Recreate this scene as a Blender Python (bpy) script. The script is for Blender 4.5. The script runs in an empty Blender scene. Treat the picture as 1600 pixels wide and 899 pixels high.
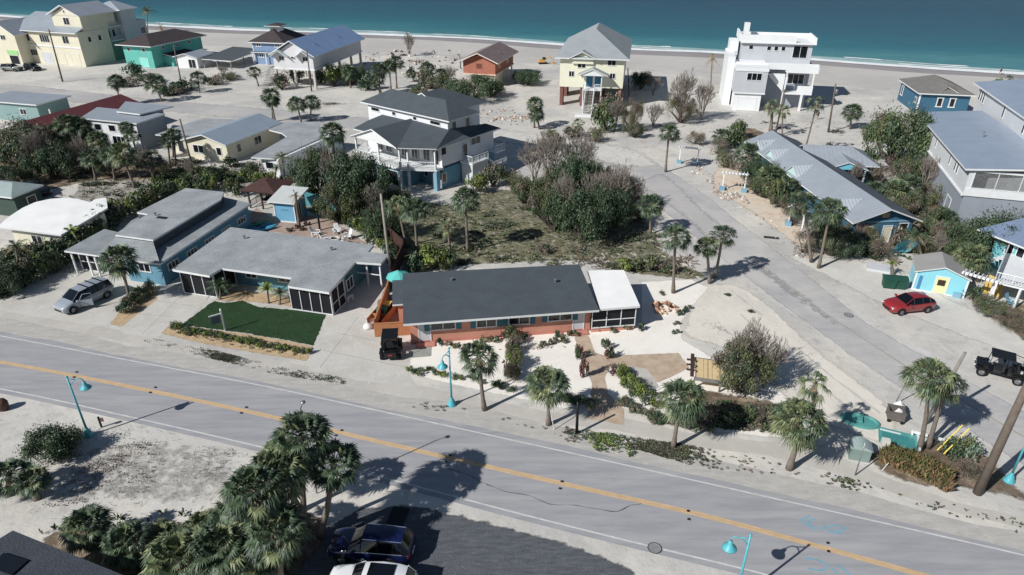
import bpy, bmesh, math, random
from mathutils import Vector, Matrix
random.seed(7)
R=math.radians
S=bpy.context.scene
COL=S.collection
# ---------------- camera ----------------
CF,PITCH,CH=1067.0,R(28.4),32.0
cd=bpy.data.cameras.new('camera'); cam=bpy.data.objects.new('camera',cd); COL.objects.link(cam)
cd.sensor_width=36; cd.lens=36*CF/1600; cd.clip_end=9000; cd.clip_start=.5
cam.location=(0,0,CH); cam.rotation_euler=(R(90)-PITCH,0,0); S.camera=cam
# ---------------- world / sun ----------------
SUN_AZ=R(35); SUN_EL=R(37.6)          # shadows run towards azimuth 35 deg (from +X to +Y)
W=bpy.data.worlds.new('World'); S.world=W; W.use_nodes=True
nt=W.node_tree; bg=nt.nodes['Background']; sk=nt.nodes.new('ShaderNodeTexSky')
sk.sky_type='NISHITA'; sk.sun_disc=False; sk.sun_elevation=SUN_EL
sk.sun_rotation=R(90)-(SUN_AZ+math.pi); sk.air_density=1.0; sk.dust_density=.4; sk.ozone_density=1.5
nt.links.new(sk.outputs[0],bg.inputs[0]); bg.inputs[1].default_value=.05
sl=bpy.data.lights.new('sun','SUN'); sl.energy=4.3; sl.angle=R(.5); sl.color=(1,.975,.94)
so=bpy.data.objects.new('sun',sl); COL.objects.link(so)
sd=Vector((math.cos(SUN_AZ)*math.cos(SUN_EL),math.sin(SUN_AZ)*math.cos(SUN_EL),-math.sin(SUN_EL)))
so.rotation_euler=sd.to_track_quat('-Z','Y').to_euler()
S.view_settings.view_transform='Standard'; S.view_settings.look='None'
S.view_settings.exposure=.15; S.view_settings.gamma=1
S.render.resolution_x=1024; S.render.resolution_y=575
# ---------------- photo pixel -> world ----------------
def ray(px,py):
    u=(px-800)/CF; v=(py-449.5)/CF
    return Vector((u,math.cos(PITCH)-v*math.sin(PITCH),-math.sin(PITCH)-v*math.cos(PITCH)))
def G(px,py,z=0.):
    d=ray(px,py); t=(z-CH)/d.z; return Vector((d.x*t,d.y*t,z))
def onY(px,py,Y):
    d=ray(px,py); t=Y/d.y; return Vector((d.x*t,Y,CH+d.z*t))
def mpp(p):   # metres per photo pixel at world point p
    return (p.y*math.cos(PITCH)+(CH-p.z)*math.sin(PITCH))/CF
# ---------------- materials ----------------
def lin(c):
    return tuple(((v/255)/12.92 if v/255<.04045 else ((v/255+.055)/1.055)**2.4) for v in c)
def clamp3(c,k): return tuple(min(.92,max(.002,v*k)) for v in c)
MATS={}
def mat(name,rgb,rough=.8,var=.18,scale=1.5,metal=0.,stripe=None,bump=0.,island=0.,spec=.3,fine=0.,trans=0.):
    if name in MATS: return MATS[name]
    m=bpy.data.materials.new(name); m.use_nodes=True; MATS[name]=m
    t=m.node_tree; N=t.nodes; L=t.links; b=N['Principled BSDF']
    c=lin(rgb)
    if not name.endswith(('leaf','blade','twigs','_dry')): lu=.3*c[0]+.55*c[1]+.15*c[2]; c=tuple(lu+(v-lu)*.8 for v in c)
    b.inputs['Roughness'].default_value=rough; b.inputs['Metallic'].default_value=metal
    b.inputs['Specular IOR Level'].default_value=spec
    tc=N.new('ShaderNodeTexCoord')
    nz=N.new('ShaderNodeTexNoise'); nz.inputs['Scale'].default_value=scale; nz.inputs['Detail'].default_value=6; nz.inputs['Roughness'].default_value=.6
    L.new(tc.outputs['Object'],nz.inputs['Vector'])
    mr=N.new('ShaderNodeMapRange'); L.new(nz.outputs[0],mr.inputs[0]); mr.inputs[1].default_value=.3; mr.inputs[2].default_value=.7
    mr.inputs[3].default_value=1-var; mr.inputs[4].default_value=1+var
    val=mr.outputs[0]
    def mul(a,bb):
        q=N.new('ShaderNodeMath'); q.operation='MULTIPLY'; L.new(a,q.inputs[0]); L.new(bb,q.inputs[1]); return q.outputs[0]
    if fine:
        n2=N.new('ShaderNodeTexNoise'); n2.inputs['Scale'].default_value=scale*14; n2.inputs['Detail'].default_value=3
        L.new(tc.outputs['Object'],n2.inputs['Vector']); r2=N.new('ShaderNodeMapRange'); L.new(n2.outputs[0],r2.inputs[0])
        r2.inputs[1].default_value=.3; r2.inputs[2].default_value=.7; r2.inputs[3].default_value=1-fine; r2.inputs[4].default_value=1+fine
        val=mul(val,r2.outputs[0])
    if island:
        g=N.new('ShaderNodeNewGeometry'); r3=N.new('ShaderNodeMapRange'); L.new(g.outputs['Random Per Island'],r3.inputs[0])
        r3.inputs[3].default_value=1-island; r3.inputs[4].default_value=1+island; val=mul(val,r3.outputs[0])
    if stripe:
        ax,per,dk=stripe
        sp=N.new('ShaderNodeSeparateXYZ'); L.new(tc.outputs['Object'],sp.inputs[0])
        q=N.new('ShaderNodeMath'); q.operation='DIVIDE'; L.new(sp.outputs['XYZ'.index(ax)],q.inputs[0]); q.inputs[1].default_value=per
        f=N.new('ShaderNodeMath'); f.operation='FRACT'; L.new(q.outputs[0],f.inputs[0])
        h=N.new('ShaderNodeMath'); h.operation='GREATER_THAN'; L.new(f.outputs[0],h.inputs[0]); h.inputs[1].default_value=.86
        r4=N.new('ShaderNodeMapRange'); L.new(h.outputs[0],r4.inputs[0]); r4.inputs[3].default_value=1; r4.inputs[4].default_value=1-dk
        val=mul(val,r4.outputs[0])
    mx=N.new('ShaderNodeVectorMath'); mx.operation='SCALE'; mx.inputs[0].default_value=c; L.new(val,mx.inputs['Scale'])
    L.new(mx.outputs[0],b.inputs['Base Color'])
    if bump:
        bp=N.new('ShaderNodeBump'); bp.inputs['Strength'].default_value=bump; bp.inputs['Distance'].default_value=.1
        n3=N.new('ShaderNodeTexNoise'); n3.inputs['Scale'].default_value=scale*6; n3.inputs['Detail'].default_value=4
        L.new(tc.outputs['Object'],n3.inputs['Vector']); L.new(n3.outputs[0],bp.inputs['Height']); L.new(bp.outputs[0],b.inputs['Normal'])
    return m
def multimat(name,cols,scales,rough=.9,bump=.3,bscale=3,thr=None):
    """ground materials: successive noise-mixed colours [(rgb),(rgb,scale,lo,hi)...]"""
    m=bpy.data.materials.new(name); m.use_nodes=True; MATS[name]=m
    t=m.node_tree; N=t.nodes; L=t.links; b=N['Principled BSDF']; b.inputs['Roughness'].default_value=rough; b.inputs['Specular IOR Level'].default_value=.2
    tc=N.new('ShaderNodeTexCoord'); cur=None
    rgb=N.new('ShaderNodeRGB'); rgb.outputs[0].default_value=(*lin(cols),1); cur=rgb.outputs[0]
    for i,(c,sc,lo,hi,amt,*st) in enumerate(scales):
        nz=N.new('ShaderNodeTexNoise'); nz.inputs['Scale'].default_value=sc; nz.inputs['Detail'].default_value=7; nz.inputs['Roughness'].default_value=.62
        mp=N.new('ShaderNodeMapping'); mp.inputs['Location'].default_value=(i*37.3,i*11.1,0)
        if st: mp.inputs['Rotation'].default_value=(0,0,R(st[0])); mp.inputs['Scale'].default_value=(1,st[1],1)
        L.new(tc.outputs['Object'],mp.inputs[0]); L.new(mp.outputs[0],nz.inputs['Vector'])
        mr=N.new('ShaderNodeMapRange'); mr.inputs[1].default_value=lo; mr.inputs[2].default_value=hi; mr.inputs[3].default_value=0; mr.inputs[4].default_value=amt
        L.new(nz.outputs[0],mr.inputs[0])
        mx=N.new('ShaderNodeMix'); mx.data_type='RGBA'; L.new(mr.outputs[0],mx.inputs[0]); L.new(cur,mx.inputs[6]); mx.inputs[7].default_value=(*lin(c),1)
        cur=mx.outputs[2]
    L.new(cur,b.inputs['Base Color'])
    if bump:
        bp=N.new('ShaderNodeBump'); bp.inputs['Strength'].default_value=bump; bp.inputs['Distance'].default_value=.12
        n3=N.new('ShaderNodeTexNoise'); n3.inputs['Scale'].default_value=bscale; n3.inputs['Detail'].default_value=6; n3.inputs['Roughness'].default_value=.65
        L.new(tc.outputs['Object'],n3.inputs['Vector']); L.new(n3.outputs[0],bp.inputs['Height']); L.new(bp.outputs[0],b.inputs['Normal'])
    return m
# ---------------- mesh building ----------------
class MB:
    def __init__(s): s.v=[]; s.f=[]; s.m=[]; s.mats=[]
    def mi(s,m):
        if m not in s.mats: s.mats.append(m)
        return s.mats.index(m)
    def face(s,pts,m):
        n=len(s.v); s.v+= [tuple(p) for p in pts]; s.f.append(list(range(n,n+len(pts)))); s.m.append(s.mi(m))
    def idx(s,vs,fs,m):
        n=len(s.v); s.v+=[tuple(p) for p in vs]; k=s.mi(m)
        for f in fs: s.f.append([n+i for i in f]); s.m.append(k)
    def box(s,x0,y0,z0,x1,y1,z1,m):
        vs=[(x0,y0,z0),(x1,y0,z0),(x1,y1,z0),(x0,y1,z0),(x0,y0,z1),(x1,y0,z1),(x1,y1,z1),(x0,y1,z1)]
        s.idx(vs,[(0,3,2,1),(4,5,6,7),(0,1,5,4),(1,2,6,5),(2,3,7,6),(3,0,4,7)],m)
    def prism(s,poly,z0,z1,m,mtop=None):
        n=len(poly); vs=[(p[0],p[1],z0) for p in poly]+[(p[0],p[1],z1) for p in poly]
        s.idx(vs,[tuple(range(n-1,-1,-1))]+[(i,(i+1)%n,n+(i+1)%n,n+i) for i in range(n)],m)
        s.face([(p[0],p[1],z1) for p in poly],mtop or m)
    def tube(s,pts,rs,m,n=7,caps=True):
        pts=[Vector(p) for p in pts]
        if not hasattr(rs,'__len__'): rs=[rs]*len(pts)
        base=len(s.v); k=s.mi(m)
        for i,p in enumerate(pts):
            d=(pts[min(i+1,len(pts)-1)]-pts[max(i-1,0)])
            if d.length<1e-6: d=Vector((0,0,1))
            d.normalize(); a=d.cross(Vector((0,0,1)) if abs(d.z)<.95 else Vector((1,0,0))).normalized(); b=d.cross(a)
            for j in range(n):
                t=2*math.pi*j/n; s.v.append(tuple(p+(a*math.cos(t)+b*math.sin(t))*rs[i]))
        for i in range(len(pts)-1):
            for j in range(n):
                s.f.append([base+i*n+j,base+i*n+(j+1)%n,base+(i+1)*n+(j+1)%n,base+(i+1)*n+j]); s.m.append(k)
        if caps:
            s.f.append([base+j for j in range(n-1,-1,-1)]); s.m.append(k)
            s.f.append([base+(len(pts)-1)*n+j for j in range(n)]); s.m.append(k)
    def lathe(s,prof,c,m,n=14):
        base=len(s.v); k=s.mi(m)
        for r,z in prof:
            for j in range(n):
                t=2*math.pi*j/n; s.v.append((c[0]+r*math.cos(t),c[1]+r*math.sin(t),c[2]+z))
        for i in range(len(prof)-1):
            for j in range(n):
                s.f.append([base+i*n+j,base+i*n+(j+1)%n,base+(i+1)*n+(j+1)%n,base+(i+1)*n+j]); s.m.append(k)
    def roof(s,faces,th,m,mside,mbot=None):
        """polyhedral roof from top faces sharing vertices; sides only on boundary edges"""
        mbot=mbot or mside; key=lambda p:(round(p[0],2),round(p[1],2),round(p[2],2)); ed={}
        FF=[]
        for f in faces:
            if len(f)>3:
                A=Vector(f[0]); nn=(Vector(f[1])-A).cross(Vector(f[2])-A); nn.normalize()
                if any(abs((Vector(q)-A).dot(nn))>.01 for q in f[3:]): FF+=[[f[0],f[i],f[i+1]] for i in range(1,len(f)-1)]; continue
            FF.append(f)
        for f in FF:
            s.face(f,m); s.face([(p[0],p[1],p[2]-th) for p in reversed(f)],mbot)
            for i in range(len(f)):
                a,b=key(f[i]),key(f[(i+1)%len(f)]); ed[(a,b)]=(f[i],f[(i+1)%len(f)])
        for (a,b),(p,q) in ed.items():
            if (b,a) in ed: continue
            s.face([(p[0],p[1],p[2]-th),(q[0],q[1],q[2]-th),q,p],mside)
    def build(s,name,parent=None,smooth=False,loc=None):
        me=bpy.data.meshes.new(name); me.from_pydata(s.v,[],s.f)
        for m in s.mats: me.materials.append(m)
        me.polygons.foreach_set('material_index',s.m)
        if smooth: me.polygons.foreach_set('use_smooth',[True]*len(s.f))
        me.update(); o=bpy.data.objects.new(name,me); COL.objects.link(o)
        if parent: o.parent=parent
        if loc is not None: o.location=loc
        return o
def tag(o,label=None,cat=None,group=None,kind=None):
    if label: o['label']=label
    if cat: o['category']=cat
    if group: o['group']=group
    if kind: o['kind']=kind
    return o
def empty(name,loc,rz,label,cat,group=None):
    o=bpy.data.objects.new(name,None); COL.objects.link(o); o.location=loc; o.rotation_euler=(0,0,rz); o.empty_display_size=.3
    return tag(o,label,cat,group)
def smoothline(pts,step=1.):
    P=[Vector(p) for p in pts]; out=[]
    for i in range(len(P)-1):
        p0=P[i-1] if i else P[0]*2-P[1]; p1,p2=P[i],P[i+1]; p3=P[i+2] if i+2<len(P) else P[-1]*2-P[-2]
        n=max(2,int((p2-p1).length/step))
        for k in range(n):
            t=k/n; out.append(.5*((2*p1)+(p2-p0)*t+(2*p0-5*p1+4*p2-p3)*t*t+(3*p1-p0-3*p2+p3)*t**3))
    out.append(P[-1]); return out
ZS=.4   # flush sheets lie a few millimetres above each other
def strip(name,pts,w,z,m,jit=0.,rnd=None,offset=0.,gaps=None):
    """ribbon along world points"""
    mb=MB(); L=[];rr=rnd or random; z*=ZS
    for i,p in enumerate(pts):
        d=(pts[min(i+1,len(pts)-1)]-pts[max(i-1,0)]).normalized(); n=Vector((-d.y,d.x,0))
        L.append((p+n*(offset+w/2+rr.uniform(-jit,jit)),p+n*(offset-w/2+rr.uniform(-jit,jit))))
    for i in range(len(L)-1):
        if gaps and gaps(i): continue
        a,b=L[i],L[i+1]; mb.face([(a[1].x,a[1].y,z),(b[1].x,b[1].y,z),(b[0].x,b[0].y,z),(a[0].x,a[0].y,z)],m)
    return mb.build(name)
def outline(px,jit=0.,step=.6,smooth=True):
    P=[G(x,y) for x,y in px]
    if smooth:
        Q=smoothline(P+[P[0]],step)[:-1]
    else:
        Q=[]
        for i in range(len(P)):
            a,b=P[i],P[(i+1)%len(P)]; n=max(1,int((b-a).length/step))
            Q+=[a.lerp(b,k/n) for k in range(n)]
    return [Vector((q.x+random.uniform(-jit,jit),q.y+random.uniform(-jit,jit),0)) for q in Q]
def sheet(name,px,z,m,jit=0.,step=.6,smooth=False,kind='structure'):
    z*=ZS; mb=MB(); q=outline(px,jit,step,smooth)
    ar=sum(q[i].x*q[(i+1)%len(q)].y-q[(i+1)%len(q)].x*q[i].y for i in range(len(q)))
    if ar<0: q.reverse()
    mb.face([(p.x,p.y,z) for p in q],m); o=mb.build(name); o['kind']=kind; return o
def inpoly(x,y,P):
    c=False
    for i in range(len(P)):
        a,b=P[i],P[i-1]
        if (a[1]>y)!=(b[1]>y) and x<(b[0]-a[0])*(y-a[1])/(b[1]-a[1])+a[0]: c=not c
    return c
# ---------------- palette ----------------
WHITE=mat('white_paint',(222,225,226),.55,.05,2); 
TRIM=mat('white_trim',(216,219,220),.55,.04,2)
GLASS=mat('dark_glass',(22,28,34),.12,.1,1,spec=.6)
SCREEN=mat('dark_screen_mesh',(26,29,36),.75,.15,3)
SHING=mat('dark_shingle',(74,83,91),.9,.1,.8,stripe=('Y',.34,.16),fine=.1)
SHING2=mat('charcoal_shingle',(78,86,92),.9,.1,.8,stripe=('Y',.4,.1),fine=.1)
GREYROOF=mat('grey_shingle',(140,147,150),.9,.2,.5,stripe=('Y',.42,.14),fine=.14)
GREYROOF2=mat('weathered_grey_shingle',(152,158,161),.9,.2,.45,stripe=('Y',.4,.16),fine=.14)
BLUEMETAL=mat('blue_grey_metal_roof',(142,158,178),.42,.08,.5,stripe=('X',.6,.16),spec=.5)
PALEMETAL=mat('pale_metal_roof',(150,160,170),.42,.08,.4,stripe=('X',.6,.14),spec=.5)
WHITEROOF=mat('white_membrane_roof',(242,242,238),.6,.07,.35)
ORANGE=mat('orange_stucco',(176,104,78),.85,.1,.8); SALMON=mat('salmon_stucco',(206,136,110),.85,.08,.9)
TEAL=mat('teal_paint',(60,138,148),.6,.1,1.5); SHUT=mat('teal_shutter_paint',(38,112,128),.6,.1,1.5,stripe=('Z',.09,.3))
BLUEW=mat('blue_stucco',(88,146,170),.8,.08,.6); SKYB=mat('sky_blue_siding',(112,166,190),.75,.07,.6,stripe=('Z',.2,.12))
DARKTEAL=mat('teal_wall_stucco',(84,140,156),.8,.1,.6)
CREAM=mat('cream_stucco',(214,208,182),.85,.06,.5); YELLOW=mat('pale_yellow_siding',(226,224,196),.8,.05,.5,stripe=('Z',.22,.06))
AQUA=mat('aqua_stucco',(74,182,168),.8,.08,.6); GREYW=mat('grey_siding',(144,153,164),.8,.06,.6,stripe=('Z',.2,.08))
LGREY=mat('light_grey_wall',(196,200,204),.8,.06,.6); BLUEH=mat('deep_blue_siding',(48,104,134),.75,.08,.6,stripe=('Z',.2,.12))
PERI=mat('periwinkle_siding',(120,150,188),.75,.07,.6,stripe=('Z',.2,.12)); LAV=mat('pale_lavender_siding',(206,206,208),.8,.06,.6)
BROWNROOF=mat('brown_shingle',(124,108,108),.9,.12,.8,stripe=('Y',.4,.1)); DBROWN=mat('dark_brown_roof',(70,62,64),.9,.12,.8)
BURG=mat('burgundy_roof',(98,44,50),.8,.12,.6); TAUPE=mat('taupe_shingle',(118,116,112),.9,.12,.8,stripe=('Y',.4,.1))
AQGREEN=mat('green_wall_stucco',(84,132,116),.85,.1,.5)
WOOD=mat('orange_stained_wood',(188,120,66),.7,.16,2,stripe=('X',.16,.35)); PINE=mat('yellow_pine_boards',(218,190,132),.75,.12,1.5,stripe=('X',.9,.35))
DWOOD=mat('dark_brown_wood',(74,50,44),.8,.2,2); GWOOD=mat('weathered_grey_wood',(132,128,122),.85,.2,2)
CONC=mat('concrete',(182,180,174),.9,.1,.4,fine=.06,bump=.1); BRICKR=mat('reddish_brick',(128,84,74),.9,.15,2)
BARK=mat('palm_bark',(126,114,102),.95,.22,3,stripe=('Z',.16,.25),bump=.4); BARKD=mat('dark_bark',(92,80,72),.95,.25,3,bump=.4)
POLEM=mat('pole_wood',(108,96,84),.9,.2,2,bump=.2); LAMPC=mat('turquoise_enamel',(52,176,190),.4,.08,2,spec=.5)
BLACK=mat('black_plastic',(22,23,26),.5,.15,3); RUB=mat('tyre_rubber',(26,26,28),.85,.1,5); STEEL=mat('grey_metal',(150,152,156),.4,.1,3,metal=.6)
def leafm(n,c,var=.25,isl=.55): return mat(n,c,.5,var,.9,island=isl,spec=.4)
PALMG=leafm('palm_leaf_green',(76,97,66)); PALMB=leafm('palm_leaf_dry',(142,122,88)); PALMY=leafm('palm_leaf_olive',(108,118,74)); PALMD=leafm('palm_leaf_dark',(58,76,56))
LEAFG=leafm('broad_leaf_dark_green',(68,90,58)); LEAFO=leafm('olive_leaf',(92,100,64)); LEAFB=leafm('dry_grey_twigs',(120,108,98)); LEAFY=leafm('yellow_green_leaf',(112,128,58))
LEAFR=leafm('dark_red_leaf',(98,42,46)); LEAFT=leafm('silver_green_leaf',(122,142,124)); GRASSB=leafm('brown_grass_blade',(132,106,84)); LEAFD=leafm('deep_green_leaf',(44,66,46))
# ================= setting =================
SAND=multimat('sand',(200,197,190),[((170,168,165),.05,.42,.62,.7),((220,214,202),.11,.48,.7,.8),((152,149,146),.9,.52,.72,.5),((128,125,121),3.5,.58,.75,.4),((212,211,207),.35,.55,.7,.5),((140,138,136),.28,.6,.75,.5,30,3)],bump=.5,bscale=1.2)
BEACH=multimat('beach_sand',(190,187,181),[((172,168,164),.04,.4,.6,.6),((204,200,194),.2,.5,.7,.5,5,5),((150,144,138),1.3,.62,.78,.35)],bump=.35,bscale=.8)
WETS=multimat('wet_sand',(158,152,150),[((138,134,134),.05,.4,.6,.6)],rough=.45,bump=.1)
ASPH=multimat('asphalt',(162,162,164),[((144,145,150),.25,.4,.62,.7,17.5,7),((176,175,174),.12,.5,.7,.6,17.5,9),((138,138,143),1.2,.58,.75,.4,17.5,3),((184,182,178),5,.6,.8,.35),((120,120,124),9,.64,.8,.3)],bump=.12,bscale=12)
ASPH2=multimat('side_asphalt',(168,167,168),[((182,180,177),.25,.4,.62,.8,42,7),((196,193,188),.15,.44,.62,.85),((138,138,143),1.2,.58,.75,.4,42,4)],bump=.12,bscale=12)
ROADFAR=multimat('sandy_asphalt',(168,167,167),[((190,187,182),.1,.4,.62,.8),((132,132,136),.8,.58,.75,.3)],bump=.1)
WALK=multimat('sidewalk_concrete',(192,188,180),[((176,172,166),.3,.42,.62,.6),((204,200,192),1.2,.5,.7,.5),((160,156,150),4,.62,.78,.3)],bump=.15,bscale=8)
DRIVE=multimat('driveway_shell',(198,195,188),[((180,176,168),.35,.42,.62,.6),((210,208,202),1.3,.5,.7,.5),((150,146,140),4,.64,.78,.35)],bump=.25,bscale=5)
GRAVEL=multimat('white_gravel',(242,237,228),[((228,222,212),.5,.45,.65,.6),((200,192,182),9,.6,.75,.5),((246,242,236),2,.5,.7,.5)],bump=.5,bscale=14)
TANP=multimat('tan_paver_path',(192,174,154),[((164,144,124),1.2,.4,.6,.7),((192,172,150),6,.5,.7,.5)],bump=.2,bscale=8)
YARD=multimat('debris_yard',(176,172,164),[((120,116,104),.4,.42,.64,.8),((92,92,76),.9,.5,.68,.7),((204,201,195),1.6,.54,.7,.7),((84,80,74),4,.58,.74,.5)],bump=.9,bscale=4)
LOT=multimat('bright_lot_sand',(220,214,202),[((200,195,186),.25,.42,.62,.6),((228,223,212),.9,.5,.7,.6),((186,180,172),3,.6,.76,.4)],bump=.35,bscale=3)
LOT2=multimat('pale_apron_sand',(206,203,196),[((188,186,181),.3,.42,.62,.6),((216,212,204),.9,.5,.7,.6),((172,168,162),3,.6,.76,.4)],bump=.35,bscale=3)
LAWN=multimat('lawn_turf',(44,70,44),[((30,54,36),.9,.4,.62,.8),((66,90,54),6,.46,.66,.75),((104,108,72),1.3,.6,.76,.6)],bump=.8,bscale=20)
WEED=multimat('weedy_ground',(108,108,84),[((136,130,108),.5,.45,.6,.8),((70,80,54),.9,.5,.68,.8),((196,190,178),1.8,.56,.66,.9),((60,62,50),5,.58,.74,.5)],bump=.9,bscale=4)
MULCH=multimat('shade_darkened_mulch',(128,112,96),[((92,82,70),1.2,.42,.62,.8),((186,172,150),.7,.5,.66,.8),((60,54,48),6,.58,.74,.5)],bump=.9,bscale=6)  # mulch with the shade under planting put into its colour
BED=multimat('mulch_bed',(196,172,140),[((170,146,114),1.5,.42,.62,.7),((214,200,176),5,.55,.7,.5)],bump=.6,bscale=10)
PATIO=multimat('patio_pavers',(168,148,136),[((150,132,122),1.1,.42,.62,.7),((182,166,152),4,.52,.7,.5)],bump=.3,bscale=8)
CRACK=multimat('old_asphalt_lot',(100,103,108),[((78,82,88),1.1,.4,.62,.8,-8,4),((120,120,120),3,.56,.72,.6),((150,146,140),.7,.6,.72,.5,-10,5)],bump=.5,bscale=10)
ORSAND=multimat('orange_sand',(212,200,184),[((200,168,136),.9,.48,.66,.7),((222,204,182),2,.52,.7,.6)],bump=.6,bscale=5)
YLINE=mat('yellow_road_paint',(206,170,120),.7,.14,1.6,fine=.12); WLINE=mat('white_road_paint',(202,201,198),.7,.16,1.5,fine=.16)
FADE=mat('faded_yellow_paint',(166,158,142),.8,.1,1.5,fine=.1)
def softmat(m):
    k=m.name+'_soft'
    if k in MATS: return MATS[k]
    q=m.copy(); q.name=k; MATS[k]=q; t=q.node_tree; N=t.nodes; L=t.links; b=N['Principled BSDF']
    at=N.new('ShaderNodeAttribute'); at.attribute_name='edge'; tc=N.new('ShaderNodeTexCoord')
    nz=N.new('ShaderNodeTexNoise'); nz.inputs['Scale'].default_value=1.1; nz.inputs['Detail'].default_value=8; nz.inputs['Roughness'].default_value=.72
    L.new(tc.outputs['Object'],nz.inputs['Vector'])
    ad=N.new('ShaderNodeMath'); ad.operation='MULTIPLY_ADD'; L.new(at.outputs['Fac'],ad.inputs[0]); ad.inputs[1].default_value=1.1; L.new(nz.outputs[0],ad.inputs[2])
    mr=N.new('ShaderNodeMapRange'); L.new(ad.outputs[0],mr.inputs[0]); mr.inputs[1].default_value=.78; mr.inputs[2].default_value=1.0
    L.new(mr.outputs[0],b.inputs['Alpha']); return q
def soft(name,px,z,m,fall=1.5,cell=.5,amt=1.,kind='structure',smooth=True):
    z*=ZS; q=outline(px,0,1.,smooth); P=[(p.x,p.y) for p in q]; x0=min(p[0] for p in P); x1=max(p[0] for p in P); y0=min(p[1] for p in P); y1=max(p[1] for p in P)
    nx=int((x1-x0)/cell)+2; ny=int((y1-y0)/cell)+2; vals={}
    segs=[(P[i-1],P[i]) for i in range(len(P))]
    def dist(x,y):
        d=1e9
        for a,b in segs:
            ex,ey=b[0]-a[0],b[1]-a[1]; l=ex*ex+ey*ey or 1e-9; t=max(0,min(1,((x-a[0])*ex+(y-a[1])*ey)/l))
            d=min(d,(a[0]+t*ex-x)**2+(a[1]+t*ey-y)**2)
        return math.sqrt(d)
    V=[];E=[];I={};F=[]
    for i in range(nx):
        for j in range(ny):
            x=x0+i*cell; y=y0+j*cell
            vals[i,j]=amt*min(1,dist(x,y)/fall) if inpoly(x,y,P) else 0
    def vi(i,j):
        if (i,j) not in I: I[i,j]=len(V); V.append((x0+i*cell,y0+j*cell,z)); E.append(vals[i,j])
        return I[i,j]
    for i in range(nx-1):
        for j in range(ny-1):
            if max(vals[i,j],vals[i+1,j],vals[i,j+1],vals[i+1,j+1])>0: F.append([vi(i,j),vi(i+1,j),vi(i+1,j+1),vi(i,j+1)])
    me=bpy.data.meshes.new(name); me.from_pydata(V,[],F); me.materials.append(softmat(m)); at=me.attributes.new('edge','FLOAT','POINT'); at.data.foreach_set('value',E)
    o=bpy.data.objects.new(name,me); COL.objects.link(o); o['kind']=kind; return o
def plane(name,x0,y0,x1,y1,z,m):
    b=MB(); b.face([(x0,y0,z),(x1,y0,z),(x1,y1,z),(x0,y1,z)],m); o=b.build(name); o['kind']='structure'; return o
plane('ground',-900,-120,900,700,0,SAND)
shore_px=[(-900,-30),(-500,-6),(-200,13),(0,26),(140,35),(260,42),(330,46),(400,49),(480,51),(560,54),(640,57),(700,59),(770,63),(850,69),(930,75),(1000,79),(1080,82),(1150,86),(1230,92),(1300,97),(1380,103),(1450,108),(1520,112),(1600,117),(1800,131),(2100,150),(2600,180)]
shore=smoothline([G(x,y) for x,y in shore_px],2.5)
def offs(pts,d):
    out=[]
    for i,p in enumerate(pts):
        t=(pts[min(i+1,len(pts)-1)]-pts[max(i-1,0)]).normalized(); out.append(p+Vector((-t.y,t.x,0))*d)
    return out
def band(name,a,b,z,m,kind='structure'):
    mb=MB()
    for i in range(len(a)-1): mb.face([(a[i].x,a[i].y,z),(a[i+1].x,a[i+1].y,z),(b[i+1].x,b[i+1].y,z),(b[i].x,b[i].y,z)],m)
    o=mb.build(name); o['kind']=kind; return o
def wob(pts,amp,sd):
    rr=random.Random(sd); ph=[rr.uniform(0,6.3) for _ in range(4)]
    return [Vector((p.x,p.y+amp*(math.sin(i*.11+ph[0])+.6*math.sin(i*.31+ph[1])+.35*math.sin(i*.73+ph[2])+.25*rr.uniform(-1,1)),0)) for i,p in enumerate(pts)]
band('beach',offs(shore,-28),offs(shore,4),.012,BEACH)
band('wet_sand',wob(offs(shore,-6.5),.5,2),offs(shore,6),.024,WETS)
# sea: one big sheet, colour deepening off shore
sm=bpy.data.materials.new('sea_water'); sm.use_nodes=True; t=sm.node_tree; N=t.nodes; L=t.links; b=N['Principled BSDF']
b.inputs['Roughness'].default_value=.35; b.inputs['IOR'].default_value=1.33; b.inputs['Specular IOR Level'].default_value=.32
tc=N.new('ShaderNodeTexCoord'); mp=N.new('ShaderNodeMapping'); L.new(tc.outputs['Object'],mp.inputs[0])
mp.inputs['Rotation'].default_value=(0,0,R(17)); sp=N.new('ShaderNodeSeparateXYZ'); L.new(mp.outputs[0],sp.inputs[0])
nz=N.new('ShaderNodeTexNoise'); nz.inputs['Scale'].default_value=.025; nz.inputs['Detail'].default_value=5
mp2=N.new('ShaderNodeMapping'); mp2.inputs['Rotation'].default_value=(0,0,R(17)); mp2.inputs['Scale'].default_value=(.35,1.6,1); L.new(tc.outputs['Object'],mp2.inputs[0]); L.new(mp2.outputs[0],nz.inputs['Vector'])
ad=N.new('ShaderNodeMath'); ad.operation='MULTIPLY_ADD'; L.new(nz.outputs[0],ad.inputs[0]); ad.inputs[1].default_value=34; L.new(sp.outputs[1],ad.inputs[2])
mr=N.new('ShaderNodeMapRange'); L.new(ad.outputs[0],mr.inputs[0]); mr.inputs[1].default_value=225; mr.inputs[2].default_value=340
cr=N.new('ShaderNodeValToRGB'); L.new(mr.outputs[0],cr.inputs[0]); e=cr.color_ramp.elements
e[0].position=0; e[0].color=(*lin((70,128,134)),1); e[1].position=1; e[1].color=(*lin((28,72,92)),1)
x=cr.color_ramp.elements.new(.14); x.color=(*lin((40,106,118)),1); x=cr.color_ramp.elements.new(.36); x.color=(*lin((34,90,106)),1)
n2=N.new('ShaderNodeTexNoise'); n2.inputs['Scale'].default_value=.9; n2.inputs['Detail'].default_value=5; n2.inputs['Roughness'].default_value=.65
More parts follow.
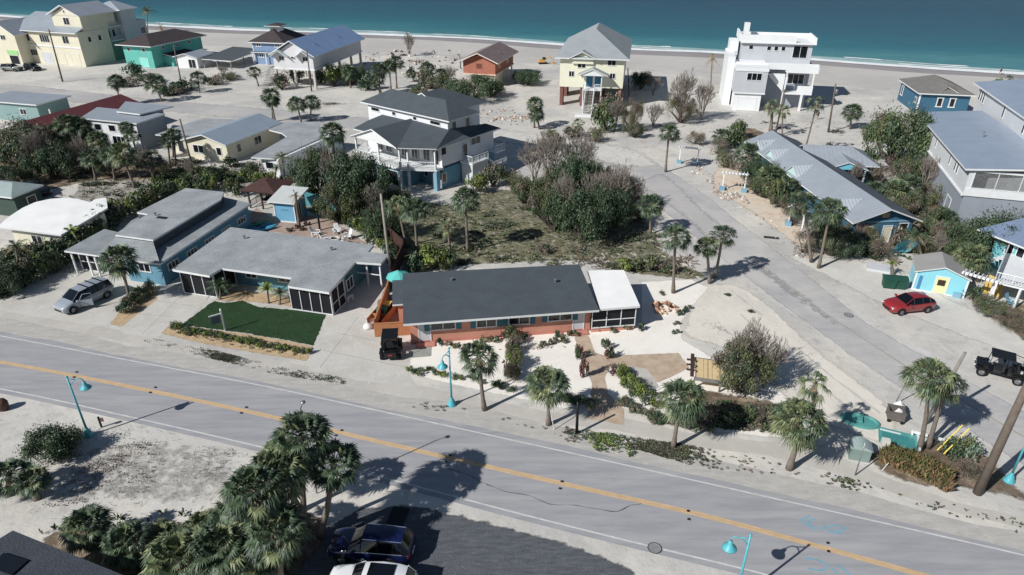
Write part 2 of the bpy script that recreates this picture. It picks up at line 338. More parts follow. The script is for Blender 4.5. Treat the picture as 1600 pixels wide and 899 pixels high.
mp3=N.new('ShaderNodeMapping'); mp3.inputs['Rotation'].default_value=(0,0,R(17)); mp3.inputs['Scale'].default_value=(.12,.6,1); L.new(tc.outputs['Object'],mp3.inputs[0]); L.new(mp3.outputs[0],n2.inputs['Vector'])
m3=N.new('ShaderNodeMapRange'); L.new(n2.outputs[0],m3.inputs[0]); m3.inputs[1].default_value=.35; m3.inputs[2].default_value=.65; m3.inputs[3].default_value=.88; m3.inputs[4].default_value=1.14
vs=N.new('ShaderNodeVectorMath'); vs.operation='SCALE'; L.new(cr.outputs[0],vs.inputs[0]); L.new(m3.outputs[0],vs.inputs['Scale']); L.new(vs.outputs[0],b.inputs['Base Color'])
bp=N.new('ShaderNodeBump'); bp.inputs['Strength'].default_value=.5; bp.inputs['Distance'].default_value=.5; L.new(n2.outputs[0],bp.inputs['Height']); L.new(bp.outputs[0],b.inputs['Normal'])
SEA=sm
mb=MB(); sh2=wob(shore,.35,5); 
for i in range(len(sh2)-1):
    a,c=sh2[i],sh2[i+1]; mb.face([(a.x,a.y,.05),(c.x,c.y,.05),(c.x*12,7200,.05),(a.x*12,7200,.05)],SEA)
o=mb.build('sea'); o['kind']='structure'
FOAM=mat('sea_foam',(232,236,236),.7,.12,.3,fine=.12); SHAL=mat('shallow_wash',(150,186,182),.35,.2,.1,spec=.4)
band('shallow_water',wob(offs(shore,2.2),.4,12),wob(offs(shore,6.5),.7,13),.075,SHAL)
band('surf',wob(offs(shore,-.7),.35,3),wob(offs(shore,2.6),.6,4),.10,FOAM)
def foamline(d,w,amp,sd,z):
    rr=random.Random(sd); base=wob(offs(shore,d),amp,sd); mb=MB(); on=True; n=0
    for i in range(len(base)-1):
        if n<=0: on=not on; n=rr.randint(5,16) if on else rr.randint(3,22)
        n-=1
        if on:
            a,c=base[i],base[i+1]; w1=w*rr.uniform(.4,1.2); mb.face([(a.x,a.y-w1*.5,z),(c.x,c.y-w1*.5,z),(c.x,c.y+w1*.5,z),(a.x,a.y+w1*.5,z)],FOAM)
    o=mb.build('breaking_wave'); o['kind']='structure'
foamline(7,1.4,.8,21,.12); foamline(4.2,1.0,.7,24,.13)
# back road along the beach
soft('beach_road',[(-300,128),(0,131),(110,140),(220,152),(330,162),(430,170),(560,182),(640,190),(760,203),(820,213),(900,222),(960,232),(1000,238),(1020,250),(1060,275),(1000,290),(950,262),(900,243),(820,229),(740,222),(600,208),(450,194),(300,180),(150,164),(0,156),(-300,150)],.008,ROADFAR,2.2,1.2,smooth=True)
# side road
soft('side_road',[(960,240),(1020,250),(1060,275),(1110,310),(1180,365),(1270,435),(1360,507),(1497,586),(1600,641),(1760,720),(1800,800),(1640,755),(1500,667),(1332,560),(1200,462),(1114,395),(1040,335),(985,285)],.012,ASPH2,.7,.5,smooth=False)
def line(name,px,w,z,m,jit=.01,step=1.,gap=None):
    o=strip(name,smoothline([G(x,y) for x,y in px],step),w,z,m,jit,gaps=gap); o['kind']='structure'; return o
line('road_edge_line',[(1114,395),(1150,423),(1200,462),(1270,512),(1332,560),(1400,605),(1500,667),(1640,755)],.11,.017,WLINE,gap=lambda i:(i*7)%11==3)
line('road_edge_line',[(1330,487),(1362,509),(1430,548),(1497,586),(1600,641),(1700,694)],.11,.017,WLINE,gap=lambda i:(i*5)%13==2)
line('road_centre_line',[(1180,405),(1262,470),(1350,530),(1440,588),(1540,648),(1640,706)],.16,.017,FADE)
# main road
MW=smoothline([G(x,y) for x,y in [(-260,525),(0,566),(220,608),(440,655),(620,697),(800,738),(950,772),(1100,806),(1260,849),(1420,893),(1650,956)]],1.)
UP=smoothline([G(x,y) for x,y in [(-260,478),(0,525),(200,563),(400,601),(600,644),(800,688),(1000,732),(1200,777),(1400,822),(1600,868),(1800,918)]],1.)
LO=smoothline([G(x,y) for x,y in [(-260,566),(0,608),(200,651),(400,697),(600,747),(800,800),(1000,850),(1200,899),(1400,955)]],1.)
mb=MB()
A=offs(UP,.75); B=offs(LO,-.45); 
poly=[(p.x,p.y,.02*ZS) for p in B]+[(p.x,p.y,.02*ZS) for p in reversed(A)]
mb.face(poly,ASPH); o=mb.build('main_road'); o['kind']='structure'
for base in (UP,LO): o=strip('road_edge_line',base,.115,.026,WLINE,.006); o['kind']='structure'
for of in (.13,-.13): o=strip('road_centre_line',MW,.12,.026,YLINE,.008,offset=of); o['kind']='structure'
mb=MB(); m=mat('worn_centre_paint',(200,168,122),.8,.1,1.5,fine=.1); 
o=strip('road_centre_line',MW,.2,.023,m); o['kind']='structure'
SHO=multimat('sandy_shoulder',(184,181,175),[((166,163,158),.5,.4,.62,.7,-17,5),((200,196,188),1.4,.5,.7,.5),((140,136,130),5,.64,.78,.4)],bump=.3,bscale=6)
band('road_shoulder',wob(offs(UP,.45),.12,31),wob(offs(UP,2.2),.3,32),.028*ZS,SHO)
# crack in the road and blue survey marks
TAR=mat('crack',(70,70,74),.9,.2,2); BLUEP=mat('survey_paint_blue',(96,168,194),.8,.15,2)
line('road_crack',[(760,757),(790,768),(830,776),(858,788),(900,790),(940,797),(965,800),(985,790),(1003,788)],.045,.029,TAR,.03,.5)
line('road_crack',[(700,733),(730,742),(760,757)],.035,.029,TAR,.03,.5)
for pts in ([(1266,807),(1251,814),(1276,829)],[(1274,811),(1261,817),(1286,828)],[(1286,820),(1293,829)],[(1292,824),(1306,821),(1321,826),(1308,830),(1296,829),(1300,834),(1318,833)],[(1257,873),(1276,875),(1294,885),(1280,892),(1262,888)],[(1305,883),(1318,890),(1331,902)],[(1299,888),(1310,897)]):
    line('survey_marking',pts,.1,.03,BLUEP,.01,.3)
# pavements, drives, yards
sheet('sidewalk',[(-200,458),(0,484),(100,500),(210,520),(330,545),(480,572),(570,590),(660,603),(760,625),(880,648),(960,650),(1100,682),(1230,693),(1330,722),(1400,752),(1500,787),(1600,808),(1700,830),(1700,846),(1600,826),(1500,803),(1400,772),(1300,738),(1200,712),(1080,698),(960,672),(860,662),(760,644),(650,622),(560,606),(480,590),(330,560),(200,535),(100,517),(0,500),(-200,472)],.016,WALK,.03,.6)
sheet('driveway',[(0,472),(38,445),(110,415),(160,412),(160,440),(190,460),(188,490),(168,510),(120,505),(0,486)],.018,DRIVE,.06)
sheet('driveway',[(255,450),(332,460),(282,515),(242,528),(195,522),(180,512)],.02,DRIVE,.05)
sheet('driveway',[(512,487),(556,497),(600,495),(660,525),(655,560),(640,585),(650,606),(560,595),(482,578)],.019,DRIVE,.05)
sheet('lawn',[(335,470),(350,474),(378,470),(405,480),(430,482),(450,484),(511,489),(490,541),(455,533),(390,522),(283,508)],.03,LAWN,.07,.25)
soft('mulch_bed',[(283,508),(390,522),(455,533),(490,541),(482,566),(400,553),(310,537),(250,522),(262,508)],.026,BED,0.35,0.25,smooth=False)
soft('mulch_bed',[(335,470),(345,452),(420,458),(455,466),(512,488),(420,475)],.025,BED,0.35,0.25,smooth=False)
soft('mulch_bed',[(215,455),(252,446),(245,470),(190,512),(170,508),(192,478)],.027,BED,0.35,0.25,smooth=False)
soft('white_gravel_yard',[(655,528),(1000,504),(1000,440),(1080,436),(1110,450),(1085,478),(1065,505),(1068,530),(1110,556),(1160,570),(1260,640),(1250,690),(1100,674),(960,636),(880,640),(800,622),(720,606),(632,584),(642,556)],.022,GRAVEL,0.45,0.35,smooth=False)
sheet('garden_path',[(893,512),(914,512),(922,530),(930,552),(948,556),(1060,552),(1078,575),(1030,598),(990,592),(957,566),(945,590),(950,615),(975,640),(975,665),(918,655),(925,600),(905,552)],.03,TANP,.03,.4)
sheet('gravel_circle',[(985,572),(1010,577),(1024,592),(1030,606),(1008,612),(985,602)],.034,WALK,.04,.4)
sheet('patio',[(425,340),(470,335),(520,345),(560,372),(590,388),(395,358),(385,340),(400,325)],.03,PATIO,.1)
sheet('deck',[(590,470),(608,460),(632,505),(655,522),(588,526)],.05,mat('red_brown_deck',(150,118,110),.8,.12,1,stripe=('Y',.2,.2)),0)
soft('weedy_lot',[(600,300),(700,318),(770,320),(840,345),(900,385),(970,400),(1080,415),(1110,440),(1000,432),(900,412),(760,416),(640,425),(610,400),(595,340)],.014,WEED,1.8,0.6,smooth=True)
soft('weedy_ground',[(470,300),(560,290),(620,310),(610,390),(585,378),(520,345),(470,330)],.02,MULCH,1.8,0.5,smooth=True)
soft('weedy_ground',[(120,268),(260,258),(380,262),(460,280),(440,312),(350,298),(200,330),(150,340),(90,330),(110,300)],.014,YARD,2.5,.6,smooth=True)
soft('weedy_ground',[(60,245),(150,240),(240,250),(300,262),(250,280),(160,285),(90,275)],.018,MULCH,2.2,.6,amt=.8)  # dark sheet: tree shade of the left yards painted onto the ground
soft('weedy_ground',[(0,200),(60,230),(150,250),(180,268),(60,300),(-100,290),(-100,210)],.016,MULCH,1.8,0.5,smooth=True)
soft('mulch_bed',[(1120,250),(1170,255),(1230,300),(1260,350),(1290,410),(1260,400),(1180,340),(1110,290)],.014,ORSAND,1.8,0.5,smooth=True)
soft('weedy_ground',[(1140,215),(1240,290),(1300,380),(1400,400),(1500,380),(1600,420),(1600,330),(1420,300),(1300,260),(1180,200)],.011,MULCH,1.8,0.5,smooth=True)
soft('weedy_ground',[(1520,480),(1600,540),(1660,600),(1700,480),(1600,470)],.02,MULCH,1.8,0.5,smooth=True)
soft('weedy_ground',[(1340,700),(1400,690),(1470,680),(1540,700),(1600,760),(1640,800),(1540,775),(1430,765),(1365,738)],.021,MULCH,1.8,0.5,smooth=True)
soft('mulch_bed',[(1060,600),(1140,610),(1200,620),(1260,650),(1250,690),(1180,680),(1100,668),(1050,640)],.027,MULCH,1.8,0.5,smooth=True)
soft('sand_drift',[(1085,440),(1170,450),(1290,550),(1400,640),(1390,700),(1240,640),(1165,560),(1068,530),(1062,505)],.019,LOT,1.6,.5,smooth=True)
soft('sand_drift',[(1210,395),(1300,440),(1380,480),(1480,520),(1580,560),(1640,600),(1640,500),(1520,480),(1400,420),(1300,400)],.0125,LOT2,1.6,.5,smooth=True)
soft('parking_lot',[(560,790),(640,785),(720,803),(850,835),(930,862),(990,885),(1015,915),(420,960),(470,840),(520,815)],.02,CRACK,0.8,0.5,smooth=False)
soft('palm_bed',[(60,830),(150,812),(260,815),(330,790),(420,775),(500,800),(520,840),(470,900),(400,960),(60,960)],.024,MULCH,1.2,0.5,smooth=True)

TRK=multimat('tyre_track_sand',(192,189,183),[((204,201,194),.8,.42,.58,.9),((160,157,152),3,.56,.74,.5)],bump=.3,bscale=7)
def tracks(px,gap,w=.22,n='tyre_track',z=.0215,m=None):
    c=smoothline([G(x,y) for x,y in px],.6)
    for sg in (-1,1): o=strip(n,c,w*.8,z,m or TRK,.08,offset=sg*gap/2,gaps=lambda i:math.sin(i*.37+sg)+math.sin(i*.11)>.55); o['kind']='structure'
tracks([(20,500),(60,470),(110,440),(150,425)],1.5); tracks([(600,600),(618,575),(620,555)],1.3); tracks([(560,600),(575,560),(560,520),(552,495)],1.5)
tracks([(1250,640),(1180,560),(1120,520),(1080,500),(1050,470),(1080,440)],1.6,.3); tracks([(1100,430),(1160,480),(1260,570),(1360,650)],1.7,.3)
tracks([(1620,660),(1520,590),(1440,530),(1380,500),(1330,450)],1.6,.3,z=.009); tracks([(1650,600),(1560,560),(1500,520),(1420,495)],1.5,.25,z=.009)
tracks([(0,120),(120,128),(240,140),(330,150),(460,160),(600,175),(700,185)],1.7,.35,z=.004); tracks([(480,150),(530,165),(600,172),(680,168),(760,180),(820,200)],1.7,.35,z=.004)
tracks([(900,205),(960,190),(1040,200),(1100,230)],1.7,.35,z=.004); tracks([(850,200),(900,220),(960,232)],1.7,.35,z=.004); tracks([(-20,655),(120,640),(300,700),(420,725)],1.6,.2,z=.006)
JT=mat('slab_joint',(140,137,131),.9,.15,2)
for a,b in (((560,495),(500,575)),((525,520),(648,545)),((505,548),(640,575)),((290,455),(222,523)),((300,478),(240,470)),((270,495),(205,490))): line('slab_joint',[a,b],.035,.0235,JT,.005,.5)
sheet('entry_slab',[(640,560),(658,528),(676,530),(674,557)],.036,mat('grey_slab',(150,152,144),.9,.12,1,fine=.08),.02)

VERGE=multimat('verge_weeds',(150,146,130),[((104,108,82),2.2,.45,.6,.9),((84,86,70),6,.52,.68,.8),((190,186,176),1.1,.5,.66,.8)],bump=.8,bscale=9)
soft('verge_growth',[(640,636),(760,648),(880,684),(1000,700),(1100,728),(1240,745),(1400,785),(1600,842),(1600,818),(1400,772),(1240,725),(1100,704),(960,682),(800,657),(660,630)],.030,VERGE,1.0,.35,amt=.36,smooth=False)
soft('verge_growth',[(160,520),(330,560),(450,588),(540,602),(545,590),(450,574),(330,546),(180,512)],.031,VERGE,.8,.35,amt=.34,smooth=False)
soft('sand_patch',[(110,690),(250,665),(400,700),(400,790),(260,815),(60,810),(40,770)],.009,multimat('churned_sand',(176,173,168),[((150,147,142),1.4,.46,.62,.8),((206,203,198),.8,.5,.66,.8)],bump=1.,bscale=5),2.,.4,amt=.33,smooth=False)
soft('wet_patch',[(1180,400),(1240,440),(1330,510),(1300,515),(1220,460),(1165,415)],.0135,ASPH,1.0,.4,amt=.35,smooth=False)

soft('sand_drift',[(985,285),(1040,270),(1110,330),(1160,372),(1120,395),(1060,340)],.0145,ROADFAR,1.6,.5,amt=.6)
soft('sand_drift',[(760,195),(900,215),(1000,232),(1040,262),(960,262),(860,236),(760,222)],.0138,LOT2,2.2,.8,amt=.5)

soft('weedy_lot',[(700,300),(800,290),(880,300),(1000,325),(1050,380),(1080,425),(1000,428),(880,412),(790,380),(720,340)],.0136,WEED,2.,.6,amt=.42)
# ================= houses =================
class House:
    """local frame: origin o, x axis at angle ang, all parts under one Empty"""
    def __init__(s,name,label,cat,A,z,ang,group=None):
        g=G(*A,z); s.a=R(ang); s.o=Vector((g.x,g.y,0)); s.root=empty(name,s.o,s.a,label,cat,group)
    def l(s,px,py,z):
        g=G(px,py,z)-s.o; c,n=math.cos(s.a),math.sin(s.a); return (g.x*c+g.y*n,-g.x*n+g.y*c,z)
    def hit(s,face,val,px,py):
        d=ray(px,py); c,n=math.cos(s.a),math.sin(s.a); o=-s.o
        lo=(o.x*c+o.y*n,-o.x*n+o.y*c); ld=(d.x*c+d.y*n,-d.x*n+d.y*c)
        if face in 'FB': t=(val-lo[1])/ld[1]; return lo[0]+ld[0]*t,CH+d.z*t
        t=(val-lo[0])/ld[0]; return lo[1]+ld[1]*t,CH+d.z*t
    def part(s,name,mb,parent=None,smooth=False): return mb.build(name,parent or s.root,smooth)
    def box(s,name,x0,y0,z0,x1,y1,z1,m,parent=None):
        b=MB(); b.box(x0,y0,z0,x1,y1,z1,m); return s.part(name,b,parent)
    def prism(s,name,poly,z0,z1,m):
        b=MB(); b.prism(ccw(poly),z0,z1,m); return s.part(name,b)
    def roof(s,faces,m,th=.18,side=TRIM,name='roof',parent=None):
        b=MB(); b.roof([ccw3(f) for f in faces],th,m,side); return s.part(name,b,parent)
    def fb(s,face,val,u,z,hw,hh,d0,d1,m,mb):
        """box on a wall face: centre u,z half sizes, from d0 to d1 proud of the wall"""
        sg={'F':-1,'B':1,'L':-1,'R':1}[face]; a,b=sorted((val+sg*d0,val+sg*d1))
        if face in 'FB': mb.box(u-hw,a,z-hh,u+hw,b,z+hh,m)
        else: mb.box(a,u-hw,z-hh,b,u+hw,z+hh,m)
    def win(s,face,val,px=None,w=1.2,h=1.,u=None,z=None,n=1,frame=TRIM,glass=None,name='window',shut=None,t=.07):
        if px: u,z=s.hit(face,val,*px)
        mb=MB(); f=s.fb
        f(face,val,u,z+h/2,w/2+t,t/2+.01,0,.06,frame,mb); f(face,val,u,z-h/2,w/2+t,t/2+.01,0,.09,frame,mb)
        for k in range(n+1):
            x=u-w/2+w*k/n; f(face,val,x,z,t/2 if 0<k<n else t/2+.01,h/2,.0,.055,frame,mb)
        fr=s.part(name,mb); p=MB(); f(face,val,u,z,w/2-.02,h/2-.02,.004,.025,glass or GLASS,p); s.part('pane' if name=='window' else 'panel',p,fr)
        if shut:
            for sg in (-1,1):
                q=MB(); f(face,val,u+sg*(w/2+.3),z,.22,h/2+.05,.003,.06,shut,q); s.part('shutter',q)
        return fr
    def screen(s,face,val,u0,u1,z0,z1,n=4,rail=True,m=None):
        mb=MB(); s.fb(face,val,(u0+u1)/2,(z0+z1)/2,(u1-u0)/2,(z1-z0)/2,-.03,.0,m or SCREEN,mb); s.part('screen',mb)
        mb=MB()
        for k in range(n+1): s.fb(face,val,u0+(u1-u0)*k/n,(z0+z1)/2,.032,(z1-z0)/2,.002,.07,TRIM,mb)
        s.fb(face,val,(u0+u1)/2,z0+.04,(u1-u0)/2+.04,.045,.003,.075,TRIM,mb); s.fb(face,val,(u0+u1)/2,z1-.04,(u1-u0)/2+.04,.045,.003,.075,TRIM,mb)
        if rail: s.fb(face,val,(u0+u1)/2,z0+(z1-z0)*.42,(u1-u0)/2,.03,.003,.06,TRIM,mb)
        s.part('screen_frame',mb)
    def railing(s,pts,z,h=1.,m=None,name='railing'):
        m=m or WHITE; mb=MB()
        for a,b in zip(pts,pts[1:]):
            A,B=Vector((a[0],a[1],0)),Vector((b[0],b[1],0)); n=max(2,int((B-A).length/.22))
            mb.tube([(A.x,A.y,z+h),(B.x,B.y,z+h)],.05,m,4); mb.tube([(A.x,A.y,z+.12),(B.x,B.y,z+.12)],.035,m,4)
            for k in range(n+1):
                p=A.lerp(B,k/n); mb.tube([(p.x,p.y,z+.1),(p.x,p.y,z+h)],.028 if k%6 else .06,m,4)
        s.part(name,mb)
    def columns(s,pts,z0,z1,r=.12,m=None,name='column'):
        for p in pts:
            mb=MB(); mb.box(p[0]-r,p[1]-r,z0,p[0]+r,p[1]+r,z1,m or WHITE); s.part(name,mb)
    def vents(s,pts):
        for p in pts:
            mb=MB(); mb.lathe([(.09,-.2),(.09,.22),(.16,.24),(.16,.32),(0,.34)],p,STEEL,8); s.part('roof_vent',mb)
def ccw(P):
    a=sum(P[i][0]*P[(i+1)%len(P)][1]-P[(i+1)%len(P)][0]*P[i][1] for i in range(len(P)))
    return list(P) if a>0 else list(reversed(P))
ccw3=ccw
def gable(x0,y0,x1,y1,z,rise,ax='y',r0=0,r1=0):
    """two or four slopes; ax = ridge direction; r0,r1 = hip inset at each end"""
    if ax=='y':
        xm=(x0+x1)/2; a=(xm,y0+r0,z+rise); b=(xm,y1-r1,z+rise)
        F=[[(x0,y0,z),a,b,(x0,y1,z)],[(x1,y0,z),(x1,y1,z),b,a]]
        if r0: F.append([(x0,y0,z),(x1,y0,z),a])
        if r1: F.append([(x1,y1,z),(x0,y1,z),b])
    else:
        ym=(y0+y1)/2; a=(x0+r0,ym,z+rise); b=(x1-r1,ym,z+rise)
        F=[[(x0,y0,z),(x1,y0,z),b,a],[(x1,y1,z),(x0,y1,z),a,b]]
        if r0: F.append([(x0,y1,z),(x0,y0,z),a])
        if r1: F.append([(x1,y0,z),(x1,y1,z),b])
    return F
def gwall(mb,ax,c,p0,p1,z,rise,m,th=.12,over=0):
    """triangular gable wall between p0..p1 at coordinate c"""
    pm=(p0+p1)/2
    for s in ((0,th),):
        if ax=='F': P=[(p0,c,z),(p1,c,z),(pm,c,z+rise)]; Q=[(p[0],p[1]+th,p[2]) for p in P]
        else: P=[(c,p0,z),(c,p1,z),(c,pm,z+rise)]; Q=[(p[0]-th,p[1],p[2]) for p in P]
        mb.face(P,m); mb.face(list(reversed(Q)),m)
        for i in range(3): j=(i+1)%3; mb.face([P[j],P[i],Q[i],Q[j]],m)
def WL(h,name,x0,y0,x1,y1,z0,z1,m): return h.box(name,x0,y0,z0,x1,y1,z1,m)

# --- salmon house (centre) ---
h=House('ranch_house','long salmon pink house with charcoal roof, teal shutters and white roofed screened porch','house',(630,507),2.6,8.0)
b=MB(); b.box(.5,.95,0,16.1,8.2,2.42,SALMON); h.part('wall',b)
BR=h.l(905,413,3.35); BL=h.l(634,427,3.35)
h.roof([[(0,0,2.62),(16.55,0,2.62),(BR[0],BR[1],3.35),(.0,BL[1],3.35)]],SHING,.2)
yb=BL[1]; h.roof([[(-.95,3.6,2.5),(-.01,3.6,2.5),(-.01,yb-.4,2.9),(-.95,yb-.4,2.9)]],SHING,.16,name='side_roof')
h.box('side_wall',-.5,3.9,0,.49,8.1,2.3,SALMON)
for px,w,n in (((692,508),2.1,2),((760,504),1.7,2),((811,500),1.8,2),((875,494),2.1,2)):
    h.win('F',.95,px,w,.85,n=n,shut=SHUT)
for px,w in (((663,511),1.),((904,498),.95)):
    u,z=h.hit('F',.95,*px); h.win('F',.95,u=u,z=1.07,w=w,h=1.95,glass=LGREY,name='door'); h.box('door_step',u-.8,.25,0,u+.8,.93,.14,mat('salmon_step',(196,124,104),.85,.1,1))
h.box('base_band',.48,.9,.01,16.12,.94,.28,mat('terracotta_base',(196,122,102),.85,.1,1))
h.vents([h.l(868,441,3.1),h.l(706,440,3.1)])
P=[h.l(x,y,2.52) for x,y in ((938,483),(1000,478),(975,422),(918,423))]
h.roof([P],WHITEROOF,.2,name='porch_roof')
x0=16.15; x1=P[1][0]-.25; y0=P[0][1]+.3; y1=P[2][1]-.4
h.box('porch_wall',x0,y0+.02,0,x1,y0+.14,.42,SALMON); h.box('porch_side_wall',x1-.12,y0+.16,0,x1,y1,.42,SALMON)
h.screen('F',y0,x0,x1,.44,2.28,3); h.screen('R',x1,y0+.15,y1,.44,2.28,4); h.box('porch_floor',x0,y0+.16,0,x1-.14,y1,.06,CONC)
# --- grey roofed teal ranch ---
def proof(h,px,z,m,th=.2,name='roof',inset=.6,wall=None,zt=None):
    P=ccw([h.l(x,y,z) for x,y in px]); h.roof([P],m,th,name=name)
    if wall:
        n=len(P); Q=[]
        for i in range(n):
            a,b,c=Vector(P[i-1][:2]),Vector(P[i][:2]),Vector(P[(i+1)%n][:2]); d1=(b-a).normalized(); d2=(c-b).normalized()
            n1=Vector((-d1.y,d1.x)); n2=Vector((-d2.y,d2.x)); k=1+n1.dot(n2); Q.append(b+(n1+n2)*(inset/max(k,.35)))
        h.prism('wall',[(q.x,q.y) for q in Q],0,z-th-.01,wall); return P,Q
    return P,None
h=House('ranch_house','teal walled ranch house with weathered grey roof and screened porches beside green lawn','house',(269,421),2.8,-15)
P=[h.l(x,y,2.8) for x,y in ((269,421),(327,431),(346,419),(455,434),(450,447),(514,457),(555,409.5),(595,412),(607.5,397.5),(575,394),(584,383),(360,355))]
h.roof([ccw(P)],GREYROOF2,.22)
def lx(px,py,z=2.8): return h.l(px,py,z)
a=lx(269,421);bq=lx(327,431);c=lx(346,419);d=lx(455,434);e=lx(450,447);f=lx(514,457);g=lx(555,409.5);k=lx(575,394);bk=lx(360,355)
h.box('wall',.6,3.6,0,k[0]-.5,bk[1]-.5,2.56,DARKTEAL)
h.box('side_wall',e[0]+.3,e[1]+3,0,f[0]-.4,3.55,2.56,DARKTEAL)
h.screen('F',a[1]+.5,.3,bq[0]-.3,.05,2.55,3,False); h.screen('R',bq[0]-.28,a[1]+.55,3.5,.05,2.55,2,False)
h.screen('F',e[1]+.5,d[0]+.3,f[0]-.3,.05,2.55,4,False); h.screen('R',f[0]-.28,e[1]+.55,e[1]+2.95,.05,2.55,2,True)
h.screen('L',d[0]+.28,e[1]+.55,3.5,.05,2.55,2,False)
h.win('F',3.6,u=5.8,z=1.4,w=1.2,h=1,n=2); h.win('F',3.6,u=9.6,z=1.4,w=1.6,h=1,n=2)
h.win('R',f[0]-.4,u=e[1]+4.3,z=1.4,w=1.2,h=1.1,n=2)
ry=lx(595,412); h.columns([(ry[0]-.3,ry[1]+.3),(ry[0]-1.7,ry[1]+.3),(ry[0]-3,ry[1]+.3)],0,2.56,.07)
h.box('lattice_panel',ry[0]-3.,ry[1]+.25,1.3,ry[0]-.3,ry[1]+.29,1.4,WHITE)
h.vents([h.l(518,391,2.8),h.l(382,373,2.8)])
# --- two tier teal house ---
h=House('two_tier_house','teal house with two stepped grey roof levels behind the silver minivan','house',(152,399),2.8,-14.5)
Pl=[h.l(x,y,2.8) for x,y in ((152,399),(250,412),(392,318),(353,309),(300,296),(205,345))]
Pu=[h.l(x,y,3.9) for x,y in ((180,367),(239,375),(345,312),(350,300),(290,294),(214,332),(231,334.5),(187,361))]
h.roof([ccw(Pl)],GREYROOF,.2,name='lower_roof')
b=MB(); b.roof([ccw([Pl[0],Pl[1],(Pu[1][0],Pu[1][1]-.05,3.68),(Pu[0][0],Pu[0][1]-.05,3.68)])],.08,GREYROOF,TRIM); h.part('skirt_roof',b)
h.roof([ccw(Pu)],GREYROOF2,.18,name='upper_roof')
b=MB(); b.prism(ccw([(p[0]-.1 if p[0]>3 else p[0]+.15,p[1]+(.15 if i<2 else -.1)) for i,p in enumerate(Pu)]),2.81,3.71,SHING2); h.part('parapet',b)
h.box('wall',2.5,.6,0,Pl[1][0]-.6,Pl[2][1]-.7,2.58,BLUEW)
Pc=[h.l(x,y,2.72) for x,y in ((100,392),(151,399),(185,363),(163,358))]
h.roof([ccw(Pc)],GREYROOF,.18,name='carport_roof'); 
h.columns([(Pc[0][0]+.3,Pc[0][1]+.4),(Pc[0][0]+2.2,Pc[0][1]+.4),(Pc[0][0]+3.1,Pc[0][1]+.4)],0,2.53,.07)
h.screen('F',Pc[0][1]+1.2,Pc[0][0]+.3,Pc[0][0]+3.4,.05,2.5,3,True)
h.win('F',.6,(226,418),1.3,.9,n=2)
for k_ in range(5): h.win('R',Pl[1][0]-.6,u=2.2+k_*2.9,z=1.6,w=1.5,h=.7,n=3)
h.vents([h.l(243,337,3.9)])
h.box('skylight',*h.l(244,341,3.92)[:2],3.91,h.l(244,341,3.92)[0]+1.1,h.l(244,341,3.92)[1]+.4,4.0,GLASS)
# --- white vaulted roof house ---
h=House('low_house','pale yellow house with a smooth bright white vaulted roof at the left edge','house',(95,367),2.7,-15)
P=[h.l(x,y,2.8) for x,y in ((-4,354),(95,367),(125,350.5),(168,325),(166,309),(150,311),(143,317),(122,311),(100,309),(78,311),(55,316),(35,325),(15,338))]
c_=(-3.2,4.2,2.93); dp=P[3][1]; P=ccw(P)
F=[[P[k],P[(k+1)%len(P)],c_] for k in range(len(P))]
h.roof(F,WHITEROOF,.2); h.box('wall',-7.4,.6,0,-.5,dp-.9,2.55,CREAM)
h.win('F',.6,u=-4.2,z=1.4,w=1.4,h=1,n=2); h.win('F',.6,u=-1.8,z=1.1,w=1,h=2,name='door',glass=LGREY)
# --- edge house (far left) ---
h=House('small_house','dark green house with pale hipped roof cut off by the left edge','house',(20,308),2.8,-15)
h.roof(gable(-9,-.2,0,4.4,2.8,.9,'x',2,2),mat('pale_green_roof',(150,168,166),.8,.1,.6)); h.box('wall',-8.5,.3,0,-.4,4.0,2.6,mat('dark_green_wall',(62,84,76),.8,.1,.6)); h.win('R',-.4,u=2.5,z=1.5,w=1.2,h=1)
# --- three storey white and blue house ---
h=House('beach_house','three storey white and sky blue house with charcoal roofs and balcony porch','house',(681,300),0,-38.5)
h.prism('ground_wall',[(-14.6,1.2),(-12.5,-1.9),(-4.4,-1.9),(-4.4,1.6),(-.1,1.6),(-.1,12.2),(-14.6,12.2)],0,2.7,BLUEW)
h.prism('deck',[(-15,1),(-12.9,-2.4),(-4.0,-2.4),(.1,.35),(.1,1.55),(-.5,1.7),(-15,1.7)],2.72,2.98,WHITE)
h.prism('upper_wall',[(-14.4,1.3),(-.15,1.6),(-.15,12.2),(-14.4,12.2)],2.98,5.75,mat('white_siding',(220,223,226),.7,.04,.6,stripe=('Z',.22,.05)))
h.columns([(-12.7,-2.2),(-8.2,-2.2),(-4.1,-2.2),(-3.2,-1.6),(-.1,.3)],2.99,5.7,.11)
h.columns([(-12.7,-2.2),(-9.6,-2.2),(-7.2,-2.2),(-4.1,-2.2),(-3.2,-1.6)],0,2.7,.13,TRIM)
h.columns([(-.25,.55)],0,2.7,.32,SKYB)
h.railing([(-14.9,1.2),(-12.8,-2.3),(-4.0,-2.3),(0,.3)],2.99,.95)
for u in (-11.8,-10,-6.9): h.win('F',1.3,u=u,z=4.3,w=1.2,h=2.1,n=2)
h.win('F',1.38,u=-5.0,z=4.3,w=1.2,h=2.1,n=2); h.win('F',1.55,u=-2.9,z=4.2,w=1.2,h=1.6,n=2); h.win('F',1.58,u=-1.2,z=4.1,w=1.1,h=2.,n=2)
h.win('R',-.1,px=(688+5,235),w=.9,h=1.2); h.win('R',-.1,px=(743,217),w=1.9,h=1.4,n=2); h.win('R',-.1,px=(694,278),w=.8,h=1.3); h.win('R',-.1,u=6.1,z=4.1,w=.9,h=2,name='door',glass=GLASS)
for u in (-11,-6.2): h.win('F',-1.9,u=u,z=1.15,w=2.4,h=2.1,name='garage_door',glass=SCREEN)
